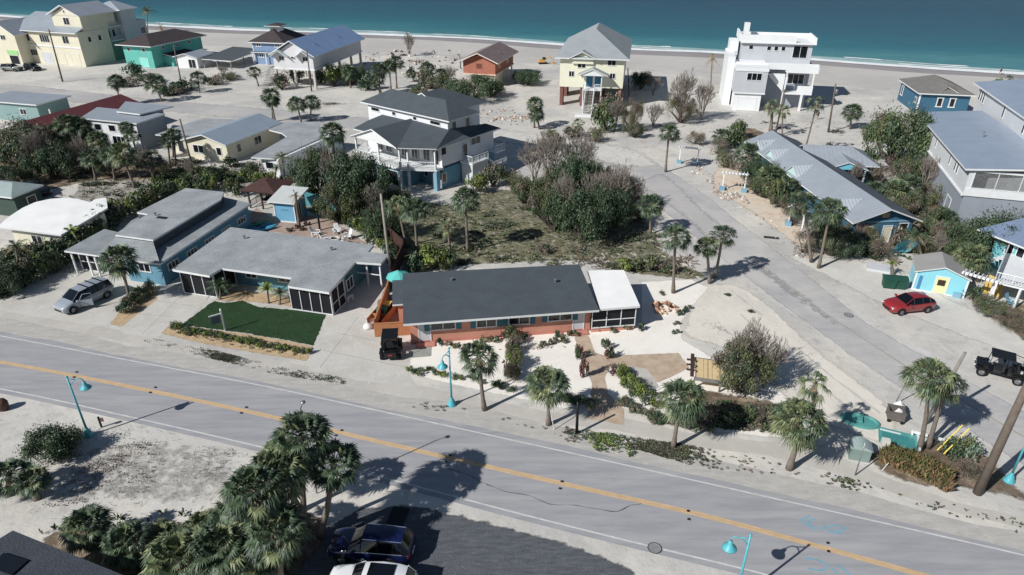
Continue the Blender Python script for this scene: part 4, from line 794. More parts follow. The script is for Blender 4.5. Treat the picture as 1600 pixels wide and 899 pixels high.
# --- dark roof bottom left ---
h=House('house_roof','dark shingled house in the bottom left corner with white fascia','house',(20,829),3.2,-17)
P=[h.l(x,y,3.2) for x,y in ((20,829),(73,840),(190,876))]; 
h.roof([[(-2.6,-9,3.2),(8.4,-9,3.2),(8.4,-.6,3.2),(0,0,3.2)]],mat('dark_grey_shingle',(62,68,78),.9,.14,1.2,fine=.3,bump=.4),.2); h.box('wall',-.6,-9,0,7.6,-1.5,2.98,mat('tan_wall',(170,150,136),.85,.08,.6))
h.box('skylight',1.0,-2.2,3.22,2.6,-1.3,3.3,GLASS)
# ================= vegetation =================
def mesh_of(mb,name,smooth=False):
    me=bpy.data.meshes.new(name); me.from_pydata(mb.v,[],mb.f)
    for m in mb.mats: me.materials.append(m)
    me.polygons.foreach_set('material_index',mb.m)
    if smooth: me.polygons.foreach_set('use_smooth',[True]*len(mb.f))
    me.update(); return me
def put(name,me,parent,loc=(0,0,0),sc=(1,1,1),rz=0,rx=0,ry=0):
    o=bpy.data.objects.new(name,me); COL.objects.link(o); o.parent=parent; o.location=loc; o.scale=sc; o.rotation_euler=(rx,ry,rz); return o
def fan_frond(mb,rr,az,el,L,fan,m,nb=13,droop=.35):
    d=Vector((math.cos(az)*math.cos(el),math.sin(az)*math.cos(el),math.sin(el)))
    tip=d*L; tip.z-=L*.12; mb.tube([(0,0,0),tuple(tip*.5+Vector((0,0,L*.06))),tuple(tip)],[.022,.016,.012],m,3,False)
    side=Vector((-math.sin(az),math.cos(az),0)); up=side.cross(d)*-1
    if up.z<0: up=-up
    tw=rr.uniform(-.5,.5); side,up=side*math.cos(tw)+up*math.sin(tw),up*math.cos(tw)-side*math.sin(tw)
    for k in range(nb):
        a=(k/(nb-1)-.5)*math.radians(210)+rr.uniform(-.05,.05)
        dr=d*math.cos(a)+side*math.sin(a); l=fan*(1-.25*abs(a)/1.8)*rr.uniform(.85,1.1)
        w=l*.062; wd=(side*math.cos(a)-d*math.sin(a))*w
        p1=tip+dr*l*.55+up*.03; p2=tip+dr*l-Vector((0,0,1))*l*droop*rr.uniform(.5,1.5)
        mb.idx([tip,p1-wd,p2,p1+wd],[(0,1,2,3)],m)
def palm_crown(seed,nf=34,L=.85,fan=.75,m=None,m2=None,dry=8,lo=-45,droop=.38,nb=17):
    rr=random.Random(seed); mb=MB(); m=m or PALMG; m2=m2 or PALMD
    for i in range(nf):
        az=i*2.39996+rr.uniform(-.3,.3); t=i/nf; el=math.radians(78-(78-lo)*t+rr.uniform(-8,8))
        fan_frond(mb,rr,az,el,L*(.75+.3*min(1,t*2))*rr.uniform(.9,1.1),fan*(.8+.25*min(1,2*t)),m if rr.random()<.6 else (m2 if rr.random()<.7 else PALMY),nb,droop)
    for i in range(dry):
        fan_frond(mb,rr,rr.uniform(0,6.28),math.radians(rr.uniform(-80,-45)),L*.6,fan*.7,PALMB,7,.6)
    return mesh_of(mb,'palm_crown')
CROWNS=[palm_crown(1,50,fan=.68),palm_crown(2,46,dry=14,fan=.66),palm_crown(3,54,L=.8,fan=.7,dry=6),palm_crown(4,42,L=.92,fan=.64,m=PALMD,dry=12)]
CROWN_THIN=[palm_crown(5,13,L=.9,fan=.7,dry=6,lo=-70,droop=.9),palm_crown(6,16,L=.8,fan=.7,m=PALMY,m2=PALMG,dry=9,lo=-60,droop=.7)]
CROWN_BIG=[palm_crown(11,60,L=.98,fan=.74,dry=9,droop=.3,nb=21),palm_crown(12,56,L=.92,fan=.78,dry=7,m=PALMG,droop=.28,nb=21),palm_crown(13,58,L=.95,fan=.76,dry=12,m=PALMY,m2=PALMG,droop=.33,nb=21)]
CROWN_OLIVE=[palm_crown(15,54,L=.85,fan=.7,m=PALMY,m2=PALMG,dry=12),palm_crown(16,50,L=.8,fan=.72,m=PALMG,m2=PALMY,dry=9)]  # crowns mixing olive and green fronds
def feather(seed,nf=16,L=2.,m=None,dry=3,lo=-30):
    rr=random.Random(seed); mb=MB(); m=m or LEAFG
    for i in range(nf):
        az=i*2.4+rr.uniform(-.3,.3); el=math.radians(75-(75-lo)*(i/nf)+rr.uniform(-8,8)); mm=m if i<nf-dry else PALMB
        d=Vector((math.cos(az)*math.cos(el),math.sin(az)*math.cos(el),math.sin(el))); side=Vector((-math.sin(az),math.cos(az),0)); pts=[]
        n=9; l=L*rr.uniform(.8,1.1)
        for k in range(n+1):
            t=k/n; p=d*l*t; p.z-=l*.55*t*t; pts.append(p)
        mb.tube([tuple(p) for p in pts],[.03*(1-.8*k/n) for k in range(n+1)],mm,3,False)
        for k in range(1,n+1):
            for s in (-1,1):
                for q in (0,.5):
                    p=pts[k-1].lerp(pts[k],q); a=side*s*.8+(pts[k]-pts[k-1]).normalized()*.5; ll=l*.24*math.sin(math.pi*(.15+.8*k/n)); e=p+a.normalized()*ll-Vector((0,0,ll*.5)); w=(pts[k]-pts[k-1]).normalized()*l*.018
                    mb.idx([p-w,p+w,e],[(0,1,2)],mm)
    return mesh_of(mb,'feather_crown')
FEATH=[feather(21),feather(22,13,m=LEAFO),feather(23,9,m=PALMB,dry=5,lo=-60)]
FEATH_G=[feather(24,18,m=LEAFY,dry=1,lo=10),feather(25,20,m=LEAFG,dry=1,lo=0)]
ALLP=[0]
def palm(b,c,r,label,crown=None,group='palm trees',lean=0,trunk=.16,cat='palm tree',name='palm_tree',extra=0,R0=1.45,tm=None):
    """b = photo pixel of the trunk foot, c = of the crown centre, r = crown radius in photo pixels"""
    ALLP[0]+=1; k=ALLP[0]; rr=random.Random(k*13); P=G(*b); top=onY(c[0],c[1],P.y+extra)
    if top.z<.4: top.z=.4
    t=empty(name,P,0,label,cat,group); v=top-P; sc=1.1*r*mpp(top)/R0
    mb=MB(); n=9; pts=[];rs=[]; bx,by=rr.uniform(-.3,.3),rr.uniform(-.25,.25)
    for i in range(n+1):
        q=i/n; s=math.sin(q*math.pi)*.35*min(1,v.z/6); pts.append((v.x*q+bx*s,v.y*q+by*s,v.z*q)); rs.append(trunk*(1.35-.45*min(1,q*4) if q<.25 else .9-.12*q)*(1.06 if i%2 else .96))
    rs[-1]*=1.25
    mb.tube(pts,rs,tm or BARK,8); o=mb.build('trunk',t,True)
    lst=crown or CROWNS; me=lst[k%len(lst)]
    put('crown',me,t,(v.x,v.y,v.z),(sc,sc,sc*rr.uniform(.92,1.08)),rr.uniform(0,6.28),rr.uniform(-.12,.12),rr.uniform(-.12,.12)); return t
# --- leafy crowns ---
def lobes_mesh(seed,nl,per,leaf,mats,hz=.75,flat=.6,rad=1.,stems=True,drop=0.,spiky=False,lr=(.24,.42)):
    rr=random.Random(seed); mb=MB(); L=[]
    for i in range(nl):
        a=rr.uniform(0,6.283); q=math.sqrt(rr.random())*(.98-lr[1]*.7)*rad; z=.22+.62*rr.random()*(1-.55*q)
        L.append((Vector((q*math.cos(a),q*math.sin(a),z*hz+.05)),rr.uniform(*lr)*rad))
    for c,r in L:
        m0=rr.choice(mats)
        for j in range(int(per*rr.uniform(.55,1.2))):
            d=Vector((rr.gauss(0,1),rr.gauss(0,1),rr.gauss(0,1))).normalized(); 
            if d.z<-.35 and rr.random()<.7: d.z=-d.z
            p=c+Vector((d.x*r,d.y*r,d.z*r*flat/.75))*(rr.uniform(.45,1.08) if rr.random()<.88 else rr.uniform(1.05,1.5))
            if p.z<.02: p.z=.02+rr.random()*.06
            n=(d+Vector((rr.uniform(-.9,.9),rr.uniform(-.9,.9),rr.uniform(-.3,.9)))).normalized()
            a=n.cross(Vector((rr.uniform(-1,1),rr.uniform(-1,1),rr.uniform(-1,1)))).normalized(); b=n.cross(a); s=leaf*rr.uniform(.6,1.35); w=s*.45
            m=m0 if rr.random()<.75 else rr.choice(mats)
            if spiky: w=s*.12; s*=1.8
            mb.idx([p-a*s,p-b*w+n*s*.1,p+a*s,p+b*w],[(0,1,2,3)],m)
    st=MB()
    for c,r in L[:10]:
        m=c*.5+Vector((rr.uniform(-.1,.1),rr.uniform(-.1,.1),0)); st.tube([(rr.uniform(-.04,.04),rr.uniform(-.04,.04),0),tuple(m),tuple(c)],[.045,.03,.012],BARKD,5)
    return mesh_of(mb,'foliage'),mesh_of(st,'stem')
GWOODB=mat('bare_grey_bark',(138,128,118),.9,.2,2)
def bare_mesh(seed,depth=5,m=None,spread=.55,th=.035,n0=5):
    rr=random.Random(seed); mb=MB(); m=m or LEAFB
    def rec(p,d,l,r,k):
        e=p+d*l; mid=p+d*l*.5+Vector((rr.uniform(-1,1),rr.uniform(-1,1),0))*l*.08
        mb.tube([tuple(p),tuple(mid),tuple(e)],[max(r,.0045),max(r*.8,.004),max(r*.6,.0035)],m,3 if k<depth-1 else 5,False)
        if k==0: return
        for _ in range(rr.choice((2,3,3)) if k<depth else 3):
            nd=(d+Vector((rr.gauss(0,spread),rr.gauss(0,spread),rr.gauss(.12,spread*.6)))).normalized(); rec(e,nd,l*rr.uniform(.62,.88),r*.64,k-1)
    for i in range(n0):
        a=i*6.283/n0+rr.uniform(-.5,.5); rec(Vector((0,0,0)),Vector((math.cos(a)*.45,math.sin(a)*.45,1)).normalized(),.3,th,depth-1)
    return mesh_of(mb,'bare_branches')
BS=dict(
 green=[lobes_mesh(31,9,110,.085,[LEAFG,LEAFD]),lobes_mesh(32,11,100,.08,[LEAFG,LEAFG,LEAFO])],
 olive=[lobes_mesh(33,9,110,.085,[LEAFO,LEAFG]),lobes_mesh(34,10,90,.08,[LEAFO,LEAFY])],
 grey=[lobes_mesh(35,10,120,.075,[LEAFB,LEAFO],spiky=True),lobes_mesh(36,12,110,.07,[LEAFB,LEAFB,LEAFG],spiky=True)],
 mixed=[lobes_mesh(37,12,120,.07,[LEAFG,LEAFO,LEAFB]),lobes_mesh(38,13,110,.07,[LEAFG,LEAFB])],
 red=[lobes_mesh(39,7,45,.14,[LEAFR,LEAFR,LEAFG]),lobes_mesh(40,7,45,.13,[LEAFR,LEAFB])],
 silver=[lobes_mesh(41,9,100,.08,[LEAFT,LEAFO])],
 yellow=[lobes_mesh(42,9,100,.09,[LEAFY,LEAFO])],
 small=[lobes_mesh(43,6,34,.16,[LEAFG,LEAFO]),lobes_mesh(44,6,34,.16,[LEAFG,LEAFD]),lobes_mesh(45,5,34,.17,[LEAFO,LEAFB])])
BL=dict(
 green=[lobes_mesh(51,46,430,.022,[LEAFG,LEAFD,LEAFG,LEAFO],lr=(.1,.3)),lobes_mesh(52,42,430,.023,[LEAFG,LEAFG,LEAFD],lr=(.1,.3))],
 olive=[lobes_mesh(53,42,420,.022,[LEAFO,LEAFG,LEAFG],lr=(.1,.3))],
 mixed=[lobes_mesh(54,44,330,.022,[LEAFG,LEAFO,LEAFB,LEAFG],lr=(.09,.27)),lobes_mesh(55,42,330,.022,[LEAFG,LEAFB,LEAFO],lr=(.09,.27))],
 grey=[lobes_mesh(56,38,360,.022,[LEAFB,LEAFO,LEAFB],spiky=True,lr=(.1,.3))])
BARE=[bare_mesh(61,6,m=GWOODB,spread=.42,th=.03,n0=7),bare_mesh(62,6,m=GWOODB,spread=.36,th=.028,n0=8),bare_mesh(63,6,m=GWOODB,spread=.45,th=.034,n0=6)]
BUSHN=[0]
def bush(px,w,hm,label,kind='green',name='shrub',cat='shrub',group=None,big=False,dep=None,trunk='stem',crown='foliage'):
    """px = photo pixel of the bush foot (centre), w = half width in photo pixels, hm = height in metres"""
    BUSHN[0]+=1; k=BUSHN[0]; rr=random.Random(k*7); P=G(*px); r=w*mpp(P); t=empty(name,P,0,label,cat,group)
    fo,st=(BL if big else BS)[kind][k%len((BL if big else BS)[kind])]; a=rr.uniform(0,6.28); dp=dep or 1
    put(crown,fo,t,(0,0,0),(r*1.05,r*1.05*dp,hm/.85),a if dp==1 else 0); put(trunk,st,t,(0,0,0),(r,r*dp,hm/.85),a if dp==1 else 0); return t
def bare(px,r,hm,label,k=0,name='bare_tree',cat='tree',group=None,twig=None,ry=0):
    P=G(*px); R_=r*mpp(P); t=empty(name,P,random.Random(px[0]).uniform(0,6),label,cat,group); put('branches',BARE[k%3],t,(0,0,0),(R_/.9,R_/.9,hm/1.25)); return t
# --- palms ---
V='verge of the main road'
palm((757,641),(748,556),31,'sabal palm beside the turquoise lamp post in front of the salmon house',CROWNS)
palm((857,664),(856,598),33,'round headed palm on the road verge below the garden path',CROWN_OLIVE)
palm((1052,700),(1066,620),38,'leaning palm on the verge below the wooden platform',CROWN_OLIVE)
palm((1233,733),(1250,655),41,'yellowish thick palm on the verge right of the dark shrub bed',CROWN_OLIVE,trunk=.2)
palm((1266,700),(1274,600),27,'palm with a small ragged crown behind the yellowish verge palm',CROWN_THIN)
palm((1437,703),(1453,588),36,'tall pale trunked palm by the side road next to the teal rectangle',CROWN_OLIVE)
palm((1450,700),(1481,600),27,'leaning palm crossing behind the tall pale trunked palm by the side road',CROWNS)
palm((203,472),(185,405),31,'full headed palm in the planted strip right of the silver minivan',[CROWNS[2]])
palm((1052,458),(1056,369),24,'palm between the white porch roof and the side road',CROWNS)
palm((1109,443),(1104,384),19,'left of two palms crossing at the side road edge, with drooping crown',CROWN_OLIVE)
palm((1117,434),(1129,366),21,'right of two palms crossing at the side road edge',CROWNS)
palm((1016,366),(1017,318),21,'short two tiered palm in the shade of the big lot tree',CROWNS)
palm((1040,269),(1046,206),17,'palm at the bend where the beach road meets the side road',CROWNS)
palm((731,394),(727,309),23,'tall palm in the weedy lot right of the small olive palm',CROWNS)
palm((703,395),(700,352),17,'small olive palm in the middle of the weedy lot',CROWN_THIN)
palm((652,392),(648,325),24,'palm with grey trunk at the left side of the weedy lot',CROWNS)
palm((636,386),(622,318),21,'palm leaning left next to the wooden pole at the lot corner',CROWN_THIN)
palm((528,322),(519,206),21,'very tall palm left of the white and blue house balcony',CROWNS)
palm((447,296),(441,246),19,'palm behind the small blue shed',FEATH,R0=1.9)
palm((468,355),(462,305),16,'thin palm beside the patio of the blue shed',FEATH,R0=1.9)
palm((425,300),(432,262),13,'slim palm leaning over the brown timber gazebo',FEATH,R0=1.9)
palm((1279,419),(1298,326),25,'right of two big palms leaning over the side road, with pale trunk',CROWNS)
palm((1268,410),(1257,318),25,'left of two big palms leaning over the side road bushes',CROWNS)
palm((1255,245),(1277,160),15,'very thin palm leaning right in front of the white modern house',CROWN_THIN,trunk=.13)
palm((1204,205),(1207,165),15,'swollen trunk palm stump with few fronds before the modern house',CROWN_THIN,trunk=.3)
palm((1328,202),(1333,173),16,'lone short palm on the sand left of the big round tree',CROWNS)
palm((1556,152),(1559,131),12,'left of two small palms on the beach at the right edge',CROWN_THIN)
palm((1565,151),(1574,127),13,'right of two small palms on the beach at the right edge',CROWN_THIN)
palm((253,159),(243,129),18,'broad headed palm on the sand above the beach road, second from left',CROWNS)
palm((188,164),(181,126),14,'palm above the beach road left of the broad headed palm',CROWNS)
palm((312,145),(309,121),13,'short palm by the scrubby hedge before the white cabin',CROWNS)
palm((1110,147),(1113,92),14,'tall ragged feather palm standing on the open beach',[FEATH[2],FEATH[0]],R0=2.)
palm((430,190),(422,148),16,'palm pair member with the taller crown above the beach road',CROWNS)
palm((426,190),(425,157),12,'lower crown of the palm pair above the beach road',CROWNS)
palm((404,135),(397,112),11,'short thick palm left of the tall posts of the stilt house',CROWNS)
palm((471,192),(463,162),15,'left of two neighbouring palms between stilt house and beach road',CROWNS)
palm((485,190),(486,159),15,'right of two neighbouring palms between stilt house and beach road',CROWNS)
palm((593,148),(592,108),14,'left palm of the group right of the stilt house',CROWNS)
palm((598,150),(588,124),13,'low palm at the front of the group right of the stilt house',CROWNS)
palm((611,140),(607,103),12,'middle palm of the group right of the stilt house',CROWNS)
palm((620,138),(618,96),13,'right palm of the group right of the stilt house',CROWNS)
palm((648,128),(642,114),9,'small lone palm right of the palm group by the stilt house',CROWNS)
palm((231,52),(230,17),15,'coconut palm rising beside the shaded wing of the cream mansion',FEATH,R0=2.)
palm((252,52),(251,42),10,'low feather palm right of the mansion coconut palm',FEATH,R0=2.)
palm((835,200),(836,161),14,'upper palm of a pair on the sand left of the yellow house',CROWNS)
palm((843,202),(838,178),14,'lower palm of a pair on the sand left of the yellow house',CROWNS)
palm((901,213),(903,193),12,'small drooping palm in front of the yellow house stair',CROWN_THIN)
palm((93,252),(88,205),19,'first palm of the dark left clump before the duplex',CROWNS)
palm((118,254),(104,192),20,'tall leaning palm of the dark left clump before the duplex',CROWNS)
palm((132,252),(124,196),19,'straight palm of the dark left clump before the duplex',CROWNS)
palm((165,262),(152,216),17,'palm with yellowish head in front of the duplex door',CROWN_OLIVE)
palm((211,294),(190,238),22,'olive headed palm with long thin trunk leaning over the hedge',CROWN_OLIVE)
palm((218,262),(206,212),13,'palm against the grey wall of the duplex',CROWNS)
palm((205,255),(196,198),12,'tall palm against the white front of the duplex',CROWNS)
palm((266,262),(262,218),14,'palm between duplex and cream cottage',CROWNS)
palm((274,260),(271,210),12,'thin palm left of the cream cottage',CROWNS)
palm((272,245),(268,206),9,'small drooping palm by the cream cottage corner',CROWN_THIN)
palm((1100,215),(1082,213),16,'dead drooping feather palm by the white pergola at the bend',[FEATH[2]],R0=2.)
palm((1248,245),(1245,232),13,'burnt dark feather palm between the cottages',[FEATH[2]],R0=2.)
palm((1306,270),(1304,250),17,'feather palm in front of the small pool cottage',FEATH,R0=2.)
palm((1342,290),(1345,270),17,'feather palm with bent trunk right of the small pool cottage',FEATH,R0=2.)
palm((1395,430),(1393,412),12,'small yellow green palm beside the green bins',FEATH_G,R0=1.9)
palm((1222,214),(1223,172),13,'second thin palm before the modern house',CROWN_THIN,trunk=.13)
palm((1528,440),(1520,400),27,'bushy palm in front of the aqua cottage',CROWN_OLIVE)
palm((1390,330),(1400,300),28,'bushy grey green palm between long cottage and tall grey house',CROWN_OLIVE)
palm((1442,410),(1432,368),25,'dark feather palm right of the long cottage gable',FEATH,R0=1.9)
for b,c,r,lb in (((1205,302),(1205,275),25,'bushy roadside palm above the middle arbour'),((1172,262),(1170,240),22,'bushy roadside palm near the upper end of the cottage'),((1236,318),(1235,292),20,'bushy palm hiding the cottage wall left of the dormer'),((1290,372),(1288,345),22,'low bushy palm among the roadside brush'),((1320,402),(1322,372),20,'palm fronds before the cottage gable corner'),((1476,372),(1474,342),24,'bushy palm at the foot of the tall grey wall'),((1420,322),(1418,290),24,'palm below the large round green tree'),((1368,320),(1366,295),18,'grey palm right of the pool cottage'),((1500,402),(1500,372),22,'bushy palm between grey house and aqua cottage'),((1130,232),(1128,212),15,'palm at the road bend beside the grey brush')):
    palm(b,c,r,lb,CROWN_OLIVE if b[0]%2 else CROWNS)
for b,c,r,lb in (((72,262),(60,212),20,'palm in the dark left clump nearest the left edge'),((180,282),(172,240),18,'palm between the olive headed palm and the duplex'),((240,282),(236,246),15,'low palm in the debris strewn yard'),((150,282),(142,244),17,'palm with bent head in the left yard'),((332,292),(330,270),14,'small palm in the hedge below the cream cottage'),((572,300),(568,262),17,'palm rising among the dark trees left of the white and blue house'),((488,300),(484,262),17,'palm among the trees behind the blue shed'),((672,132),(668,106),13,'palm in the tree group left of the orange house'),((690,140),(688,116),13,'second palm in the tree group left of the orange house'),((548,138),(546,112),13,'palm in the dark trees beside the stilt house')):
    palm(b,c,r,lb,CROWNS)
# foreground cluster
for i,(b,c,r,lb) in enumerate([((500,838),(522,722),40,'rightmost palm of the foreground cluster, standing by the blue car'),((476,832),(470,682),46,'tallest palm of the foreground cluster over the road edge'),((466,868),(432,735),46,'palm in the middle of the foreground cluster with leaning trunk'),
    ((440,905),(395,762),46,'left front palm of the foreground cluster'),((420,870),(372,800),42,'low palm at the left side of the foreground cluster'),((468,800),(440,716),38,'rear palm of the foreground cluster nearest the road'),((440,930),(432,826),46,'lower palm of the foreground cluster above the white car'),
    ((355,930),(345,850),48,'wide low palm on the bottom edge left of the cluster'),((290,935),(278,868),50,'spreading palm on the bottom edge near the dark roof'),((205,880),(198,846),36,'low palm behind the corner of the dark roof'),((140,860),(135,822),36,'shrubby palm left of the dark roof corner'),((262,860),(250,838),30,'small palm with grey dead fronds above the bottom edge'),
    ((12,775),(14,742),32,'palm cut off by the left edge below the round shrub'),((58,780),(50,748),24,'low palm at the left edge beside its long shadow'),((318,840),(316,822),30,'small shaggy palm between the low foreground palms'),((392,930),(388,868),44,'shaded palm at the bottom edge under the cluster')]):
    palm(b,c,r,lb,CROWN_BIG,trunk=.19,R0=1.6)
# --- trees and shrubs ---
for px,r,hh,kd,lb in (((908,374),56,7.2,'green','dark front tree of the vacant lot thicket'),((866,360),42,6.6,'mixed','left front tree of the vacant lot thicket'),((950,360),40,5.8,'green','right front tree of the vacant lot thicket'),((845,328),38,5.6,'mixed','scrubby left tree of the vacant lot thicket'),((898,320),42,7.6,'green','tallest rear tree of the vacant lot thicket'),((958,325),32,5.2,'mixed','grey green right tree of the vacant lot thicket'),((988,318),20,3.2,'grey','brown scrub at the road end of the vacant lot thicket'),((818,318),28,4.2,'mixed','low tree at the far left of the vacant lot thicket'),((870,295),26,4.6,'grey','brown brush at the back of the vacant lot thicket'),((930,298),28,5.,'mixed','loose tree at the back right of the vacant lot thicket')):
    bush(px,r,hh,lb,kd,'broad_tree','tree',big=True,trunk='trunk',crown='crown')
for i,(px,r,hh,lb) in enumerate([((858,300),46,10,'bare grey branches rising from the left of the lot thicket'),((900,300),44,9.6,'bare grey branches rising from the middle of the lot thicket'),((962,330),46,7.6,'bare pale branches reaching over the road side of the lot thicket'),((835,290),34,7.5,'bare twigs beside the stair end of the white and blue house'),((985,325),30,5.,'low bare branches at the road end of the lot thicket')]): bare(px,r,hh,lb,i)
bush((570,332),58,8.5,'big dark tree between the blue shed and the white and blue house','green','broad_tree','tree',big=True,trunk='trunk',crown='crown')
bush((500,305),46,7.,'dark tree behind the blue shed patio','green','broad_tree','tree',big=True,trunk='trunk',crown='crown')
bush((622,330),26,3.6,'low scrub at the front left of the white and blue house','mixed',big=True)
bush((545,305),38,7.,'dark tree left of the white and blue house garage','green','broad_tree','tree',big=True,trunk='trunk',crown='crown')
bush((530,350),36,6.,'grey green tree over the teal patio fence','mixed','broad_tree','tree',big=True,trunk='trunk',crown='crown')
bush((600,372),34,4.8,'tree above the corner of the vacant lot fence','green','broad_tree','tree',big=True,trunk='trunk',crown='crown')
bush((1152,612),54,5.2,'big rounded bush tree overhanging the wooden platform','mixed','broad_tree','tree',big=True,trunk='trunk',crown='crown')
bare((1150,606),44,6.2,'bare crown twigs over the wooden platform',2); bare((1168,600),46,6.6,'bare twigs sticking out of the bush tree by the wooden platform',1); bare((1192,608),38,5.6,'bare twigs on the road side of the platform bush tree',0)
bush((40,262),62,8.,'pale leaved tree mass at the left edge before the burgundy roof','mixed','broad_tree','tree',big=True,trunk='trunk',crown='crown')
bush((85,280),40,5.5,'dark tree mass left of the palm clump','green','broad_tree','tree',big=True,trunk='trunk',crown='crown')
bush((10,300),30,4.,'dark tree at the left edge above the green house','green','broad_tree','tree',big=True,trunk='trunk',crown='crown')
bush((1398,262),60,10.5,'large round green tree left of the tall grey house','olive','broad_tree','tree',big=True,trunk='trunk',crown='crown')
bush((1422,290),36,5.,'grey green tree below the large round tree','mixed','broad_tree','tree',big=True,trunk='trunk',crown='crown')
bush((1382,205),26,3.5,'scrubby bush on the sand left of the blue beach house','mixed')
bush((1360,215),18,2.,'low scrub patch at the sand edge left of the round tree','grey')
bush((1545,405),62,5.5,'dense green bush in front of the tall grey house porch','green','broad_tree','tree',big=True,trunk='trunk',crown='crown')
bush((1500,425),36,4.,'light green bush left of the aqua cottage','olive',big=True)
bush((1595,390),34,4.6,'dense bush at the right edge above the aqua cottage roof','green',big=True)
bush((740,158),42,5.5,'dark tree behind the white and blue house roof','green','broad_tree','tree',big=True,trunk='trunk',crown='crown')
bush((690,150),34,5.,'palm like dark tree left of the orange house','mixed','broad_tree','tree',big=True,trunk='trunk',crown='crown')
bush((665,140),17,4.5,'slender tree mass left of the dark tree near the orange house','mixed','broad_tree','tree')
bush((824,132),27,3.8,'round dark bush right of the orange house','green',big=True)
bush((550,132),24,5.,'dark trees shading the side of the stilt house','green',big=True)
bush((523,135),17,4.8,'green bush under the right corner of the stilt house','olive')
bush((575,140),18,3.6,'dark bush at the stilt house shadow end','green')
bush((440,140),16,4.,'leafy bush by the stair of the stilt house','mixed')
bush((945,205),22,5.,'leafy tree at the foot of the yellow house stair','olive','broad_tree','tree')
bush((955,180),22,4.5,'green tree right of the yellow house stair','mixed','broad_tree','tree')
bush((985,205),22,7.,'brown twiggy tree right of the yellow house','grey','broad_tree','tree',big=True)
bush((1000,140),20,4.5,'dark evergreen by the right wall of the yellow house','green',big=True)
bare((1062,190),34,11,'large bare tree between the yellow and the white modern house',2); bare((1095,188),26,8,'smaller bare tree right of the large bare tree',1)
bush((1064,192),28,6.5,'brown leaved tree below the large bare tree','grey','broad_tree','tree',big=True)
bare((640,88),18,7,'dead tree on the beach right of the stilt house',0); bare((1020,200),22,5,'low bare shrub below the yellow house shadow',1,'bare_shrub','shrub')
bare((1180,250),16,4,'bare branches at the end of the long cottage',1,'bare_shrub','shrub')
bush((1148,232),20,3.4,'dark green bush at the upper end of the long cottage','green')
bush((1150,215),16,3.4,'bright green bush behind the white arbour','olive')
for i,(x,y,w,hh,kd,lb) in enumerate([(1178,290,26,4.2,'green','tall green bush left of the cottage dormers'),(1205,318,24,3.8,'olive','tall olive bush before the long cottage'),(1300,400,30,4.,'mixed','tall scrub under the two big roadside palms'),(1335,385,28,3.6,'grey','tall grey scrub before the cottage gable'),(1455,370,28,4.,'mixed','tall scrub right of the cottage gable'),(1490,400,30,4.4,'olive','tall olive brush before the grey house corner'),(1420,340,26,4.,'mixed','tall scrub behind the cottage gable'),(1385,350,24,3.4,'grey','dry scrub behind the long cottage roof'),(1350,270,22,4.,'green','tall bush right of the pool cottage'),(1135,262,22,2.6,'grey','grey brush right of the bend pergola'),(1165,278,24,2.8,'mixed','brush between the two white pergolas'),(1190,308,30,3.2,'mixed','thick brush right of the roadside pergola'),(1212,285,26,3.6,'green','green bush against the long cottage wall'),(1222,325,26,2.8,'mixed','brush before the middle of the long cottage'),(1240,352,22,2.5,'grey','grey brush left of the white lantern post'),(1230,300,22,3.6,'olive','palm like bush before the cottage dormer'),
   (1255,395,24,2.6,'grey','dry brush at the foot of the roadside palms'),(1290,380,26,3.,'mixed','brush behind the roadside palms'),(1315,400,32,3.,'green','dark bush below the cottage gable'),(1350,395,30,2.8,'mixed','brush in front of the cottage gable'),(1375,405,20,2.2,'grey','dry brush left of the turquoise tarp'),(1440,400,22,2.,'grey','dry brush behind the little striped shed'),(1470,385,24,2.6,'grey','grey brush between shed and grey house'),(1330,320,22,2.6,'mixed','brush on the far side of the long cottage'),(1372,290,24,3.2,'grey','grey brush below the pool cottage'),
   (1445,320,24,3.,'grey','grey brush at the foot of the tall grey wall'),(1408,385,22,2.4,'mixed','scrub right of the cottage door'),(1290,245,18,2.2,'green','green bush left of the pool cottage'),(1262,262,16,1.8,'mixed','low bush beside the long cottage roof'),(1545,490,30,1.8,'mixed','low scrub below the aqua cottage porch'),(1580,510,34,2.,'grey','grey scrub at the right edge above the buggy'),(1520,470,18,1.4,'green','low green scrub under the porch railing'),(1120,240,16,2.2,'grey','grey brush beside the bend pergola')]):
    bush((x,y),w,hh,lb,kd,big=(w>=26 and kd in BL))
for i,(x,y,w,hh,kd,lb) in enumerate([(770,292,22,3.4,'mixed','tree at the stair foot of the white and blue house'),(745,300,22,2.6,'olive','bush below the side stair of the white and blue house'),(800,290,20,2.4,'grey','grey shrub between white house and lot tree'),(675,420,34,2.6,'olive','bushy palmetto behind the charcoal roof'),(650,424,22,2.2,'green','dark palmetto by the turquoise umbrella'),(700,420,20,2.,'green','small palmetto at the right of the bushy one'),(860,232,22,2.4,'grey','pale scrub beside the beach road end'),(895,215,20,2.,'mixed','scrub below the yellow house'),(865,220,14,1.8,'olive','low bush on the sand by the beach road'),
   (335,132,20,2.,'mixed','grey scrub before the dark pavilion'),(290,142,26,2.4,'green','scrubby hedge left part before the white cabin'),(275,148,20,2.,'mixed','scrub at the base of the thin pole'),(208,120,20,3.2,'green','tree in front of the aqua house'),(200,135,22,2.,'mixed','low scrub below the aqua house'),(360,125,20,1.8,'grey','bare scrub pile by the pavilion'),(980,425,20,1.5,'yellow','yellow grass clump behind the white porch roof'),(1010,422,24,1.6,'olive','brownish shrub row behind the porch'),(1045,425,18,1.3,'mixed','low shrub behind the white gravel corner'),
   (335,285,20,2.2,'green','dark bush in the yard below the cream cottage'),(850,395,16,1.,'mixed','low shrub beside the curved trunk'),(1000,345,22,2.4,'grey','brown scrub at the road side of the lot')]):
    bush((x,y),w,hh,lb,kd)
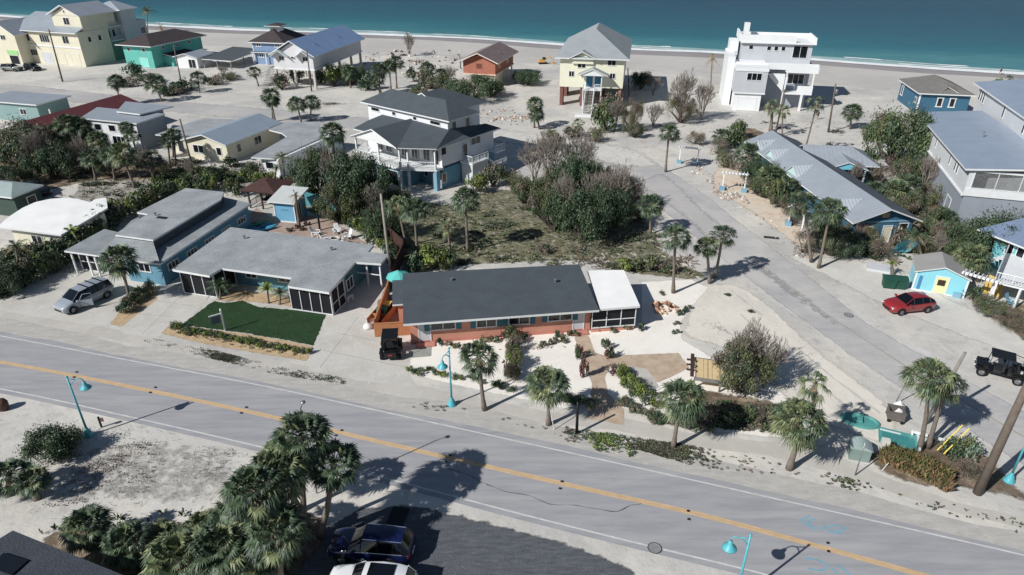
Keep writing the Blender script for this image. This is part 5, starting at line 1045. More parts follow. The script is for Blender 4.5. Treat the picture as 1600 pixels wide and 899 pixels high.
BL['round']=[lobes_mesh(57,24,620,.034,[LEAFG,LEAFD,LEAFG],lr=(.22,.36))]
bush((88,712),44,2.4,'dense round dark green shrub left of the turquoise lamp','round','round_shrub','shrub',big=True)
for i,(px,r,hh,lb) in enumerate([((70,272),30,8,'bare grey tree in the left tree mass before the burgundy roof'),((135,268),22,6,'bare tree among the palms left of the duplex'),((232,275),20,5,'leafless tree beside the duplex side wall'),((300,282),16,3.5,'leafless bush before the cream cottage yard'),((525,312),30,8,'bare branches among the trees left of the white and blue house'),((590,345),26,6,'bare twigs above the vacant lot fence corner'),((880,352),34,8,'bare twigs poking from the front of the lot thicket'),((930,345),34,7.6,'pale twigs at the right front of the lot thicket'),((1180,262),20,5,'leafless tree behind the roadside arbour'),((1330,300),18,5,'leafless tree behind the long cottage'),((1440,300),22,6,'leafless tree below the round green tree by the grey wall'),((1460,405),20,4,'leafless brush behind the small shed'),((1020,150),18,5,'bare tree right of the evergreen by the yellow house'),((700,135),20,5,'leafless tree left of the orange house'),((350,120),14,3,'leafless bush by the ruined shelter'),((960,205),22,6.5,'twiggy tree right of the yellow house stair')]): bare(px,r,hh,lb,i)
for x,y,w,hh,kd,lb in [(50,285,30,3.4,'mixed','scrub under the left tree mass'),(175,275,22,2.6,'mixed','scrub in the middle of the left yards'),(300,296,22,2.4,'olive','bush at the hedge below the debris yard'),(395,275,18,2.2,'green','bush between cream and white cottages'),(455,262,20,3.,'mixed','bush beside the white cottage wall'),(420,310,20,3.,'green','bush behind the brown gazebo'),(370,305,18,2.6,'olive','bush left of the brown gazebo'),(235,130,20,2.4,'mixed','scrub above the beach road near the broad palm'),(265,150,18,1.8,'green','low scrub right of the broad palm'),(465,128,16,3.,'mixed','bush under the stilt house left part'),(505,130,16,3.6,'green','bush beneath the stilt house side wall'),(655,155,20,3.,'mixed','bush in front of the trees left of the orange house'),(770,150,22,3.6,'green','bush right of the dark tree behind the tall roofs'),(990,215,20,3.,'mixed','bush at the foot of the brown twiggy tree'),(930,222,18,2.4,'grey','scrub below the yellow house landing'),(1085,225,16,2.,'grey','dry scrub beside the bend arbour'),(615,415,16,2.,'green','bush between wooden pole and turquoise parasol')]:
    bush((x,y),w,hh,lb,kd,big=w>=20)
# hedges: long planted rows, each row one hedge
def hedge(pts,w,hm,label,kind,n,name='hedge'):
    P=smoothline([G(x,y) for x,y in pts],.5); t=empty(name,P[0],0,label,'hedge'); rr=random.Random(len(label)); mb=MB(); src=[]
    for i in range(n):
        p=P[int(i*(len(P)-1)/(n-1))]; fo,st=rr.choice(BS[kind[i%len(kind)]]); s=w*rr.uniform(.8,1.25); a=rr.uniform(0,6.28); hh=hm*rr.uniform(.75,1.2)
        M=Matrix.Translation((p.x-P[0].x+rr.uniform(-.3,.3)*w,p.y-P[0].y+rr.uniform(-.3,.3)*w,0))@Matrix.Rotation(a,4,'Z')@Matrix.Diagonal((s,s,hh,1))
        src.append((fo,M))
    bm=bmesh.new(); mats=[]
    for fo,M in src:
        b0=len(bm.faces); k=len(bm.verts); bm.from_mesh(fo); bm.verts.ensure_lookup_table(); bm.faces.ensure_lookup_table()
        for v in bm.verts[k:]: v.co=M@v.co
        mp=[]
        for m in fo.materials:
            if m not in mats: mats.append(m)
            mp.append(mats.index(m))
        for f in bm.faces[b0:]: f.material_index=mp[f.material_index]
    me=bpy.data.meshes.new('hedge'); bm.to_mesh(me); bm.free()
    for m in mats: me.materials.append(m)
    put('foliage',me,t); return t
hedge([(10,455),(60,435),(110,405),(160,362),(205,335),(250,312),(330,300)],1.6,3.0,'long dark hedge between white vaulted house and two tier teal house',['green','olive','green','mixed'],42)
hedge([(0,432),(40,420),(80,408)],1.7,2.6,'bushy hedge in front of the white vaulted house',['green','mixed'],9)
hedge([(250,292),(300,276),(360,282),(420,286)],1.2,1.9,'leafy green hedge along the back yards below the cream cottage',['yellow','green','olive'],22)
hedge([(500,335),(545,352),(580,372),(612,398)],1.0,2.0,'bamboo like hedge along the patio and dark fence',['yellow','olive','green'],18)
hedge([(272,514),(330,526),(390,538),(450,548),(484,552)],.42,.7,'low clipped hedge along the street side of the lawn',['olive','green','yellow'],30)
hedge([(195,488),(215,470),(238,455)],.8,1.3,'shrub row in the strip between the two left driveways',['green','mixed'],9)
hedge([(972,585),(980,602),(1000,622),(1022,636)],.75,1.3,'yellow green shrub row beside the garden path',['yellow','olive'],11)
hedge([(975,632),(1010,652),(1050,664),(1100,672)],.6,.8,'low shrubs along the edge of the white gravel below the path',['green','mixed'],14)
hedge([(1090,660),(1130,655),(1180,655),(1225,650)],.9,1.2,'dark shrubs in the shade under the wooden platform',['mixed','grey','green'],18)
hedge([(800,600),(803,575),(800,545),(797,530)],.7,1.9,'narrow reddish brown hedge row dividing the white gravel yard',['grey','olive','red'],12)
hedge([(640,582),(700,590),(760,600),(800,612)],.45,.6,'small rounded shrubs along the front edge of the white gravel',['olive','green'],12)
hedge([(878,625),(900,628),(925,632)],.7,.9,'dark shrubs right of the round headed verge palm',['green'],5)
palm((344,468),(344,446),26,'feathery yard palm before the left screened porch of the ranch',FEATH_G,R0=1.9,trunk=.1)
palm((420,474),(418,452),20,'left feathery palm before the teal windows of the ranch',FEATH_G,R0=1.9,trunk=.1)
palm((437,476),(438,458),19,'right feathery palm before the teal windows of the ranch',FEATH_G,R0=1.9,trunk=.1)
palm((118,395),(112,362),20,'feathery palm rising out of the hedge by the white roofed house',FEATH_G,R0=1.9,trunk=.1)
palm((150,365),(148,338),20,'feathery palm in the hedge behind the white roofed house',FEATH_G,R0=1.9,trunk=.1)
palm((30,440),(25,385),24,'feathery palm at the left end of the hedge',FEATH,R0=1.9,trunk=.12)
bush((8,462),34,3.6,'dark leafy tree at the left edge below the white roofed house','green','broad_tree','tree',big=True,trunk='trunk',crown='crown')
bush((150,262),30,3.,'dark scrub under the palms before the duplex','mixed',big=True)
bush((215,262),24,2.6,'scrub below the grey duplex wall','mixed'); bush((255,272),20,2.2,'scrub between duplex and cream cottage','grey')
bush((120,240),34,6.,'dark tree crown among the palms before the burgundy roof','green','broad_tree','tree',big=True,trunk='trunk',crown='crown')
bush((360,262),14,1.8,'small bush at the cream cottage front wall','green')
# ornamental grass
def grassmesh(seed,n,hgt,r,mats,lean=.5):
    rr=random.Random(seed); mb=MB()
    for i in range(n):
        a=rr.uniform(0,6.28); q=r*.35*math.sqrt(rr.random()); p=Vector((q*math.cos(a),q*math.sin(a),0)); b=rr.uniform(0,6.28); l=rr.uniform(.4,1.)*lean; h_=hgt*rr.uniform(.6,1.1)
        m1=p+Vector((math.cos(b)*l*.35*r,math.sin(b)*l*.35*r,h_*.6)); e=p+Vector((math.cos(b)*l*r,math.sin(b)*l*r,h_*rr.uniform(.7,1.))); w=Vector((-math.sin(b),math.cos(b),0))*.022
        mb.idx([p-w,p+w,m1+w,e,m1-w],[(0,1,2,3,4)],rr.choice(mats))
    return mesh_of(mb,'blades')
GR=[grassmesh(71,150,1.1,1.,[GRASSB,LEAFO,PALMB]),grassmesh(72,150,1.,1.,[GRASSB,GRASSB,LEAFO])]; GRG=[grassmesh(73,110,.8,1.,[LEAFO,LEAFY,LEAFG],.8),grassmesh(74,110,.6,1.,[LEAFG,LEAFO],1.)]
def grass(px,s,label,lst=GR,group=None):
    P=G(*px); t=empty('grass_clump',P,0,label,'plant',group); put('blades',lst[px[0]%2],t,(0,0,0),(s,s,s),px[0]); return t
gl='brown ornamental grass clump in the row between the teal rectangle and the road'
for i,(x,y) in enumerate([(1382,722),(1398,728),(1414,735),(1430,742),(1446,748),(1462,756),(1475,764),(1392,714),(1420,722),(1450,735),(1474,748),(1404,720),(1436,730)]): grass((x,y),1.05,gl,GR,'brown grasses by the teal rectangle')
bush((1505,716),24,1.8,'silver green bush beside the yellow guy wire guards','silver')
bush((1480,712),20,1.6,'dark green bush under the yellow guy wire guards','green')
bush((1505,740),20,.9,'brownish low scrub left of the thick leaning utility pole','grey')
# small yard plants
sp=[(690,538),(708,540),(722,544),(742,552),(757,534),(772,532),(818,530),(845,540),(865,536),(868,526),(882,532),(894,524),(938,516),(958,516),(978,512),(1003,516)]
for i,(x,y) in enumerate(sp): bush((x,y+2),9,.75,'small shrub in the white gravel bed along the salmon house wall','small',group='foundation shrubs of the salmon house')
for x,y in [(1035,458),(1075,482),(1060,492),(1055,505),(1056,520),(1070,488)]: bush((x,y+2),7,.5,'small dark shrub on white gravel around the orange rock pile','small',group='shrubs by the rock pile')
for x,y in [(1137,462),(1173,488),(672,578),(735,590)]: grass((x,y),.4,'tiny grass tuft on open pale ground',GRG,'tiny tufts')
for px,hh,lb in (((903,560),1.7,'thin red leaved shrub left of the garden path'),((912,590),2.4,'tall red leaved shrub at the path edge'),((952,560),1.4,'red leaved shrub right of the path junction'),((955,585),1.2,'dark red shrub beside the yellow green shrub row'),((945,545),1.2,'dark green yucca at the upper bend of the path')): bush(px,9,hh,lb,'red' if 'red' in lb else 'small')
DM=[LEAFO,LEAFB,LEAFG,LEAFD]; TW=[mat('grey_twig',(96,86,78),.9,.2,2),mat('dark_twig',(60,54,50),.9,.2,2)]; ST=[mat('pale_rubble',(200,194,186),.9,.15,2),mat('grey_rubble',(140,134,128),.9,.15,2),mat('tan_rubble',(176,150,128),.9,.15,2)]
# scattered weeds and debris
def scatter(name,label,poly,n,size,mats,seed,z=.03,tall=.15,kindm='w'):
    rr=random.Random(seed); P=[G(x,y) for x,y in poly]; Q=[(p.x,p.y) for p in P]; x0=min(q[0] for q in Q); x1=max(q[0] for q in Q); y0=min(q[1] for q in Q); y1=max(q[1] for q in Q); mb=MB(); c=0; cl=[]
    while c<n:
        x=rr.uniform(x0,x1); y=rr.uniform(y0,y1)
        if rr.random()<.65 and cl: q=rr.choice(cl); x=q[0]+rr.gauss(0,.5); y=q[1]+rr.gauss(0,.35)
        if not inpoly(x,y,Q): continue
        if len(cl)<n/12: cl.append((x,y))
        c+=1; s=size*rr.uniform(.4,1.5); m=rr.choice(mats); a=rr.uniform(0,6.28)
        if kindm=='w':
            for k in range(4):
                b=a+k*1.57+rr.uniform(-.5,.5); w=Vector((-math.sin(b),math.cos(b),0))*s*.3; p=Vector((x,y,z)); e=p+Vector((math.cos(b)*s,math.sin(b)*s,tall*rr.uniform(.3,1))); md=(p+e)/2+Vector((0,0,tall*.3)); mb.idx([p,md-w,e,md+w],[(0,1,2,3)],m)
        elif kindm=='s':
            e=Vector((x+math.cos(a)*s*2,y+math.sin(a)*s*2,z+rr.uniform(.02,.2))); mb.tube([(x,y,z),tuple(e)],s*.09,m,3,False)
        else:
            pts=[(x+math.cos(a+k*1.26)*s*rr.uniform(.5,1),y+math.sin(a+k*1.26)*s*rr.uniform(.5,1),z) for k in range(5)]; mb.idx(pts+[(x,y,z+s*rr.uniform(.4,.9))],[(0,1,5),(1,2,5),(2,3,5),(3,4,5),(4,0,5)],m)
    o=mb.build(name); tag(o,label,name.replace('_',' '),kind='stuff'); return o
scatter('roadside_weeds','patchy weeds on the sandy verge along the main road',[(640,640),(760,650),(880,690),(1000,705),(1100,735),(1240,745),(1400,785),(1600,840),(1600,815),(1400,770),(1240,725),(1100,702),(960,680),(800,655),(660,628)],2000,.11,DM+TW,81)
scatter('roadside_weeds','small weeds on the verge below the lawn hedge',[(220,535),(330,562),(450,590),(540,602),(540,592),(450,578),(330,548),(230,528)],900,.08,DM+TW,82)
scatter('green_groundcover','green leafy ground cover clumps under the verge palms',[(900,675),(960,680),(1010,690),(990,715),(930,705)],200,.16,[LEAFG,LEAFY],83)
scatter('sand_debris','twigs and leaf litter on the sand of the lower left lot',[(120,690),(230,660),(400,710),(400,790),(260,820),(40,820),(60,760)],700,.1,TW+[LEAFB,ST[1]],84,kindm='s')
scatter('leaf_litter','sparse leaf litter around the lower left shrub',[(130,700),(250,690),(260,760),(60,800),(100,740)],300,.07,[LEAFB,TW[0]],85)
scatter('lot_weeds','weeds and low growth covering the vacant lot',[(600,330),(700,320),(790,335),(850,380),(900,410),(1080,420),(1090,432),(900,418),(760,412),(640,420),(600,380)],2600,.22,DM,86,tall=.25)
scatter('lot_weeds','thin weeds and litter around the foot of the lot thicket',[(720,310),(800,295),(1000,330),(1060,400),(1080,425),(900,412),(790,380)],1300,.2,DM+[LEAFB],105,tall=.22)
scatter('fallen_branches','tangled pale fallen branches below the lot tree',[(900,395),(1080,400),(1090,428),(960,425),(880,415)],420,.35,[LEAFB,TW[0],ST[0]],87,kindm='s')
scatter('storm_debris','broken branches and debris across the left back yards',[(120,270),(260,250),(420,255),(470,285),(440,300),(300,285),(160,330),(60,330)],900,.3,TW+[ST[0],LEAFB],88,kindm='s')
scatter('yard_weeds','weeds in the debris strewn back yards',[(120,270),(260,250),(420,255),(470,285),(440,300),(300,285),(160,330),(60,330)],900,.25,DM,89,tall=.3)
scatter('yard_debris','pale planks and rubble strewn over the left back yards',[(180,262),(260,256),(420,262),(465,285),(430,300),(300,290),(190,300)],380,.28,ST+TW,101,kindm='r')
scatter('sand_debris','fine debris and twigs on the sandy corner lot',[(1070,440),(1150,450),(1290,560),(1380,660),(1240,640),(1160,560),(1080,500)],260,.07,TW+ST,102,kindm='s')
scatter('sand_debris','fine debris on the sand between the beach road and the beach houses',[(0,115),(200,145),(420,158),(700,180),(760,165),(560,150),(300,120)],500,.14,TW+[LEAFB],103,kindm='s')
scatter('sand_debris','fine debris on the open sand before the yellow and white houses',[(780,180),(1000,215),(1100,200),(1400,180),(1330,230),(1120,230),(900,235)],500,.14,TW+[LEAFB],104,kindm='s')
scatter('beach_rubble','rubble and driftwood between beach houses',[(560,80),(720,80),(730,120),(700,135),(640,125),(600,110),(560,100)],500,.5,ST+TW,90,kindm='r')
scatter('roadside_rubble','pale rubble heap beside the beach road',[(735,175),(800,168),(830,185),(800,200),(750,190)],260,.35,ST,91,kindm='r')
scatter('roadside_rubble','orange tinted rubble along the side road bank',[(1080,250),(1130,285),(1200,335),(1270,400),(1250,405),(1180,350),(1100,290),(1060,262)],420,.25,ST,92,kindm='r')
scatter('seaweed_line','dark wrack and twigs on the sand before the modern house',[(1000,200),(1120,180),(1300,185),(1320,215),(1200,215),(1080,235)],300,.3,TW,93,kindm='s')
scatter('undergrowth','dry undergrowth behind the roadside brush',[(1130,225),(1180,250),(1290,380),(1400,420),(1500,400),(1480,350),(1380,300),(1330,310),(1420,390),(1300,370),(1200,240)],1200,.35,DM+[LEAFB],94,tall=.5)
scatter('undergrowth','shaded undergrowth beneath the foreground palms',[(60,835),(150,812),(330,795),(480,800),(505,850),(440,915),(250,915),(170,880)],700,.22,[LEAFD,LEAFG,LEAFB,LEAFO],95,tall=.4)
scatter('planting_bed','low bedding plants in the lawn mulch beds',[(290,512),(390,528),(480,545),(478,560),(380,545),(270,520)],260,.16,[LEAFG,LEAFY,LEAFR],96)
scatter('hedge_undergrowth','leafy undergrowth below the left hedges',[(0,400),(100,385),(150,350),(90,410),(40,450),(0,470)],900,.3,[LEAFG,LEAFD,LEAFO],97,tall=.4)
scatter('gravel_stones','row of small stones edging the gravel beds',[(690,552),(800,545),(890,540),(890,543),(800,549),(690,556)],90,.09,ST,98,kindm='r')
scatter('platform_undergrowth','low growth in the dark bed under the platform',[(1050,640),(1120,625),(1230,640),(1240,680),(1100,668)],600,.2,DM,99)
# ================= vehicles =================
CARG=mat('car_glass',(14,18,24),.06,.05,1,spec=.8); CHR=mat('chrome_trim',(190,192,196),.2,.05,1,metal=.9); RIM=mat('alloy_rim',(150,152,156),.3,.1,4,metal=.7)
HL=mat('headlamp_glass',(205,210,215),.15,.05,1,spec=.8); TL=mat('tail_lamp_red',(140,16,20),.2,.1,2,spec=.6)
def paint(n,c,rough=.22):
    m=mat(n,c,rough,.03,1,spec=.6); b=m.node_tree.nodes['Principled BSDF']; b.inputs['Coat Weight'].default_value=.6; b.inputs['Coat Roughness'].default_value=.08; return m
PROF={ # x, half width, zbottom, shoulder z, roof z, roof half width, kind (h hood/trunk, c cabin)
 'suv':[(2.38,.62,.35,.66,.74,.5,'h'),(2.25,.84,.28,.80,.90,.68,'h'),(1.75,.93,.26,.90,1.02,.76,'h'),(1.05,.95,.26,.98,1.10,.78,'h'),(.35,.95,.26,1.02,1.66,.60,'c'),(-.6,.95,.26,1.04,1.74,.64,'c'),(-1.5,.95,.26,1.06,1.70,.62,'c'),(-1.95,.94,.26,1.06,1.62,.58,'c'),(-2.3,.88,.30,1.02,1.12,.66,'h'),(-2.42,.70,.38,.80,.86,.6,'h')],
 'van':[(2.5,.60,.32,.62,.70,.5,'h'),(2.38,.84,.26,.76,.86,.68,'h'),(1.95,.94,.24,.90,1.00,.78,'h'),(1.45,.97,.24,1.0,1.14,.80,'h'),(.6,.98,.24,1.04,1.72,.66,'c'),(-.6,.98,.24,1.06,1.80,.70,'c'),(-1.8,.98,.24,1.08,1.78,.70,'c'),(-2.25,.96,.24,1.08,1.72,.66,'c'),(-2.48,.92,.28,1.04,1.14,.76,'h'),(-2.54,.8,.36,.8,.86,.7,'h')],
 'cross':[(2.25,.55,.34,.62,.70,.45,'h'),(2.12,.82,.28,.76,.86,.64,'h'),(1.6,.92,.25,.88,1.0,.74,'h'),(.95,.93,.25,.96,1.08,.76,'h'),(.15,.93,.25,1.0,1.54,.56,'c'),(-.7,.93,.25,1.04,1.60,.58,'c'),(-1.5,.93,.25,1.08,1.46,.54,'c'),(-2.05,.88,.28,1.06,1.16,.62,'h'),(-2.25,.70,.36,.84,.92,.55,'h')]}
def wheel(par,x,y,r=.34,w=.22):
    mb=MB(); s=1 if y>0 else -1
    prof=[(r*.62,-w/2),(r*.94,-w/2),(r,-w/2+.03),(r,w/2-.03),(r*.94,w/2),(r*.62,w/2)]
    def lat(pf,m,b,n=20):
        base=len(b.v); k=b.mi(m)
        for rr_,h_ in pf:
            for j in range(n): t=2*math.pi*j/n; b.v.append((rr_*math.cos(t),h_*s,rr_*math.sin(t)))
        for i in range(len(pf)-1):
            for j in range(n): b.f.append([base+i*n+j,base+i*n+(j+1)%n,base+(i+1)*n+(j+1)%n,base+(i+1)*n+j]); b.m.append(k)
    w0=bpy.data.objects.new('wheel',None); COL.objects.link(w0); w0.parent=par; w0.location=(x,y,r)
    lat(prof+[prof[0]],RUB,mb); mb.build('tyre',w0,True)
    mb=MB(); lat([(r*.62,w/2-.02),(r*.58,w/2-.05),(r*.2,w/2-.03),(0.01,w/2-.01)],RIM,mb,10)
    for k in range(5):
        a=k*1.2566; d=Vector((math.cos(a),0,math.sin(a))); mb.tube([d*.04+Vector((0,s*(w/2-.015),0)),d*r*.6+Vector((0,s*(w/2-.02),0))],.03,RIM,4)
    mb.build('rim',w0)
def car(px,head,style,m,label,name='car',cat='car',opts=()):
    P=G(*px); t=empty(name,P,R(head),label,cat); S_=PROF[style]; body=MB(); gl=MB(); secs=[]
    for x,w,zb,zs,zr,wr,k in S_:
        half=[(0,zb),(w*.86,zb),(w*.97,zb+.14),(w,(zb+zs)/2+.04),(w*.985,zs-.05),(w*.95,zs),(wr,zr-.045 if k=='c' else zr-.02),(wr*.82,zr),(0,zr+.015)]
        secs.append([(x,-p[0],p[1]) for p in reversed(half[1:])]+[(x,p[0],p[1]) for p in half])
    n=len(secs[0])
    for i in range(len(secs)-1):
        a,b=secs[i],secs[i+1]; ka,kb=S_[i][6],S_[i+1][6]
        for j in range(n-1):
            q=[a[j],b[j],b[j+1],a[j+1]]; hj=(n-1)//2; jj=j if j>=hj else n-2-j  # mirrored index in half list
            h=jj-hj; h=jj-(hj); seg=h
            side=seg==5; top=seg>=6
            glass=(side and ka=='c' and kb=='c') or (ka!=kb and seg>=5 and (top or side))
            mid=[tuple(Vector(v)) for v in q]
            if glass:
                c=sum((Vector(v) for v in mid),Vector())/4
                gl.face(mid,CARG)
            else: body.face(mid,m)
    for i in (0,len(secs)-1): body.face(secs[i] if i else list(reversed(secs[i])),m)
    def fin(mb,nm,par,bev=.03):
        o=mb.build(nm,par,True); bm=bmesh.new(); bm.from_mesh(o.data); bmesh.ops.remove_doubles(bm,verts=bm.verts,dist=.002); bmesh.ops.recalc_face_normals(bm,faces=bm.faces); bm.to_mesh(o.data); bm.free(); return o
    fin(body,'body',t); fin(gl,'windows',t)
    class PL:
        def tube(s,*a): q=MB(); q.tube(*a); q.build('window_pillar',t)
        def build(s,*a): pass
    pl=PL()
    C=[s for s in S_ if s[6]=='c']
    for x,w,zb,zs,zr,wr,k in C:
        for s in (-1,1): pl.tube([(x,s*w*.955,zs-.02),(x,s*(wr+.012),zr-.04)],.028,BLACK,4)
    f,b_=C[0],C[-1]; hf=[s for s in S_ if s[6]=='h' and s[0]>f[0]][-1]; hb=[s for s in S_ if s[6]=='h' and s[0]<b_[0]][0]
    for s in (-1,1): pl.tube([(hf[0],s*hf[5],hf[4]),(f[0],s*f[5],f[4])],.032,m,4); pl.tube([(hb[0],s*hb[5],hb[4]),(b_[0],s*b_[5],b_[4])],.032,m,4)
    pl.build('window_pillars',t)
    ra=.36 if style!='cross' else .35
    fx=S_[2][0]-.28; rx=S_[-3][0]+.62 if style!='cross' else -1.35
    for x in (fx,rx):
        for s in (-1,1): wheel(t,x,s*(S_[3][1]-.08),ra)
    arch=MB()
    for x in (fx,rx):
        for s in (-1,1):
            pts=[(x+math.cos(a)*(ra+.06),s*(S_[3][1]+.004),ra+math.sin(a)*(ra+.06)) for a in [math.pi*k/8 for k in range(9)]]; arch=MB(); arch.tube(pts,.035,BLACK,4); arch.build('wheel_arch',t)
    for s in (-1,1):
        q=MB(); x=S_[1][0]; q.box(x-.12,s*.58-.17,.62,x+.07,s*.58+.17,.78,HL); q.build('headlight',t)
        q=MB(); x=S_[-2][0]; q.box(x-.06,s*.72-.14,.78,x+.16,s*.72+.14,1.0,TL); q.build('tail_light',t)
        q=MB(); x=hf[0]-.28; q.box(x-.08,s*1.06-.1,1.0,x+.08,s*1.06+.1,1.14,m); q.tube([(x,s*.9,1.02),(x,s*1.0,1.05)],.03,BLACK,4); q.build('wing_mirror',t)
    q=MB(); q.box(S_[0][0]-.06,-.5,.42,S_[0][0]+.03,.5,.58,BLACK); q.build('grille',t)
    q=MB(); q.box(S_[-1][0]-.02,-.28,.5,S_[-1][0]+.05,.28,.62,WHITE); q.build('number_plate',t)
    if 'rails' in opts:
        for s in (-1,1): q=MB(); q.tube([(f[0]-.1,s*(f[5]-.03),f[4]+.05),(b_[0],s*(b_[5]-.03),b_[4]+.05)],.028,CHR,5); q.build('roof_rail',t)
    if 'bars' in opts:
        for x in (-.2,-.9,-1.6): q=MB(); q.box(x-.05,-.66,1.8,x+.05,.66,1.86,BLACK); q.build('roof_bar',t)
    if 'sunroof' in opts: q=MB(); q.box(-1.35,-.46,1.715,.05,.46,1.765,CARG); q.build('sunroof',t)
    if 'chrome' in opts:
        for s in (-1,1): q=MB(); q.tube([(f[0]+.4,s*(f[1]*.96),f[3]+.02),(b_[0]-.1,s*(b_[1]*.965),b_[3]+.02)],.02,CHR,4); q.build('window_trim',t)
    if 'door' in opts:
        q=MB(); c,s_=math.cos(R(42)),math.sin(R(42)); o0=(.95,.97)
        a=Vector((o0[0],o0[1],0)); d=Vector((-c,s_,0))*1.05; nn=Vector((s_,c,0))*.06
        for (k0,k1,z0,z1,mm) in ((0,1,.4,1.02,m),):
            p=[a+d*k0,a+d*k1]; vs=[p[0]+Vector((0,0,z0)),p[1]+Vector((0,0,z0)),p[1]+Vector((0,0,z1)),p[0]+Vector((0,0,z1))]; vs2=[v+nn for v in vs]
            q.idx(vs+vs2,[(0,1,2,3),(7,6,5,4),(0,4,5,1),(1,5,6,2),(2,6,7,3),(3,7,4,0)],mm)
        e=a+d; q.tube([tuple(a+Vector((0,0,1.02))),tuple(a+d*.35+Vector((0,0,1.6))),tuple(e+Vector((0,0,1.62))),tuple(e+Vector((0,0,1.02)))],.03,m,4); o=q.build('open_front_door',t)
    return t
car((134,474),-118+0,'van',paint('silver_paint',(150,160,172)),'silver minivan with black roof bars and its front door standing open','minivan','minivan',('bars','door'))
car((1417,484),-170,'cross',paint('red_paint',(150,14,26)),'glossy red hatchback parked beside the green bins','car','car',())
car((582,864),174,'suv',paint('dark_blue_paint',(14,26,74)),'dark blue estate car with chrome window line parked under the palms','car','car',('rails','chrome'))
car((582,925),174,'suv',paint('white_car_paint',(226,228,230)),'white car with black sunroof cut by the bottom edge','car','car',('sunroof',))
car((52,110),-28,'suv',paint('black_paint',(16,18,22)),'black car parked before the cream mansion garages','car')
car((60,303),-35,'suv',paint('black_paint',(16,18,22)),'black car beside the dark green house at the left edge','car')
car((20,111),-8,'suv',paint('grey_green_paint',(120,130,122)),'faded grey car left of the black car near the mansion','car')
# open buggies
def buggy(px,head,label,name,L=3.0,roofx=(-.5,.9),rows=1,cargo=False,W=.72,boxcol=None):
    P=G(*px); t=empty(name,P,R(head),label,name.replace('_',' ')); BM=mat('black_body_plastic',(20,21,24),.35,.15,2,spec=.5)
    h=L/2; fr=MB()
    fr.box(-h,-W*.8,.42,h-.1,W*.8,.55,BM); fr.build('chassis',t)
    b=MB(); b.idx([(h,-.5,.55),(h,.5,.55),(h-.1,-.62,.85),(h-.1,.62,.85),(h-.85,-.66,1.02),(h-.85,.66,1.02),(h-.85,-.66,.55),(h-.85,.66,.55)],[(0,1,3,2),(2,3,5,4),(4,5,7,6),(0,2,4,6),(1,7,5,3)],BM); b.build('hood',t)
    for x in (h-.55,-h+.55):
        for s in (-1,1): wheel(t,x,s*(W+.02),.36,.26); q=MB(); q.box(x-.42,s*W-.16,.76,x+.42,s*W+.16,.82,BM); q.build('fender',t)
    for r_ in range(rows):
        x=.25-r_*.95
        q=MB(); q.box(x-.28,-.62,.56,x+.25,.62,.78,mat('seat_vinyl',(44,46,50),.6,.1,2)); q.box(x-.42,-.62,.7,x-.28,.62,1.25,mat('seat_vinyl',(44,46,50))); q.build('seat',t)
    x0,x1=roofx; c=MB()
    for s in (-1,1):
        c.tube([(h-.85,s*.62,1.0),(x1,s*.58,1.86),(x0,s*.58,1.9),(x0-.25,s*.62,.6)],.035,BLACK,5); c.tube([(x0*.4,s*.6,.6),(x0*.4,s*.58,1.88)],.035,BLACK,5)
    c.tube([(x0,-.58,1.9),(x0,.58,1.9)],.035,BLACK,5); c.tube([(x1,-.58,1.86),(x1,.58,1.86)],.035,BLACK,5)
    if cargo: c.tube([(x0-.1,-.6,1.9),(x0-.75,-.6,1.75),(x0-.85,-.6,.9)],.035,BLACK,5); c.tube([(x0-.1,.6,1.9),(x0-.75,.6,1.75),(x0-.85,.6,.9)],.035,BLACK,5); c.tube([(x0-.75,-.6,1.75),(x0-.75,.6,1.75)],.035,BLACK,5)
    c.build('roll_cage',t)
    q=MB(); q.box(x0-.12,-.66,1.92,x1+.1,.66,1.98,BM); q.build('roof_panel',t)
    q=MB(); q.tube([(.62,.3,1.0),(.5,.3,1.15)],.03,BLACK,5); q.lathe([(.17,0),(.2,.02),(.17,.04)],(.47,.3,1.15),BLACK,12); q.build('steering_wheel',t)
    if cargo:
        q=MB(); q.box(-h-.05,-.68,.62,-h+1.05,.68,.68,BM); q.box(-h-.05,-.7,.68,-h+1.05,-.64,1.0,BM); q.box(-h-.05,.64,.68,-h+1.05,.7,1.0,BM); q.box(-h+.99,-.63,.68,-h+1.05,.63,1.0,BM); q.box(-h-.11,-.68,.6,-h-.05,.68,1.,BM); q.build('cargo_bed',t)
    else:
        q=MB(); q.box(-h-.08,-.5,.5,-h+.35,.5,.95,BM); q.build('rear_box',t); q=MB(); q.box(-h-.12,-.17,.66,-h-.085,.17,.82,TL); q.build('red_badge',t)
    for s in (-1,1): q=MB(); q.lathe([(.001,.06),(.09,.05),(.1,0)],(h-.02,s*.4,.68),HL,8); q.build('headlight',t)
    return t
buggy((612,553),95,'black golf cart with flat roof parked at the orange wooden gate','golf_cart',2.5,(-.65,.75),1)
ut=buggy((1559,587),148,'black four seat utility buggy with open cargo bed beside the side road','utility_buggy',3.5,(-.55,.85),2,True)
o=MB(); o.box(-1.6,-.4,.69,-1.1,.3,.95,mat('grey_sack',(190,184,180),.8,.15,3)); 
# cargo in the bed
P=G(1557,588); q=empty('sack',P+Vector((1.2,-.75,0)),R(148),'pale grey bags lying in the cargo bed of the black utility buggy','bag'); mb=MB(); mb.lathe([(.02,0),(.25,.02),(.3,.12),(.2,.24),(.02,.27)],(0,0,.69),mat('grey_sack',(190,184,180)),9); mb.build('bag',q,True)
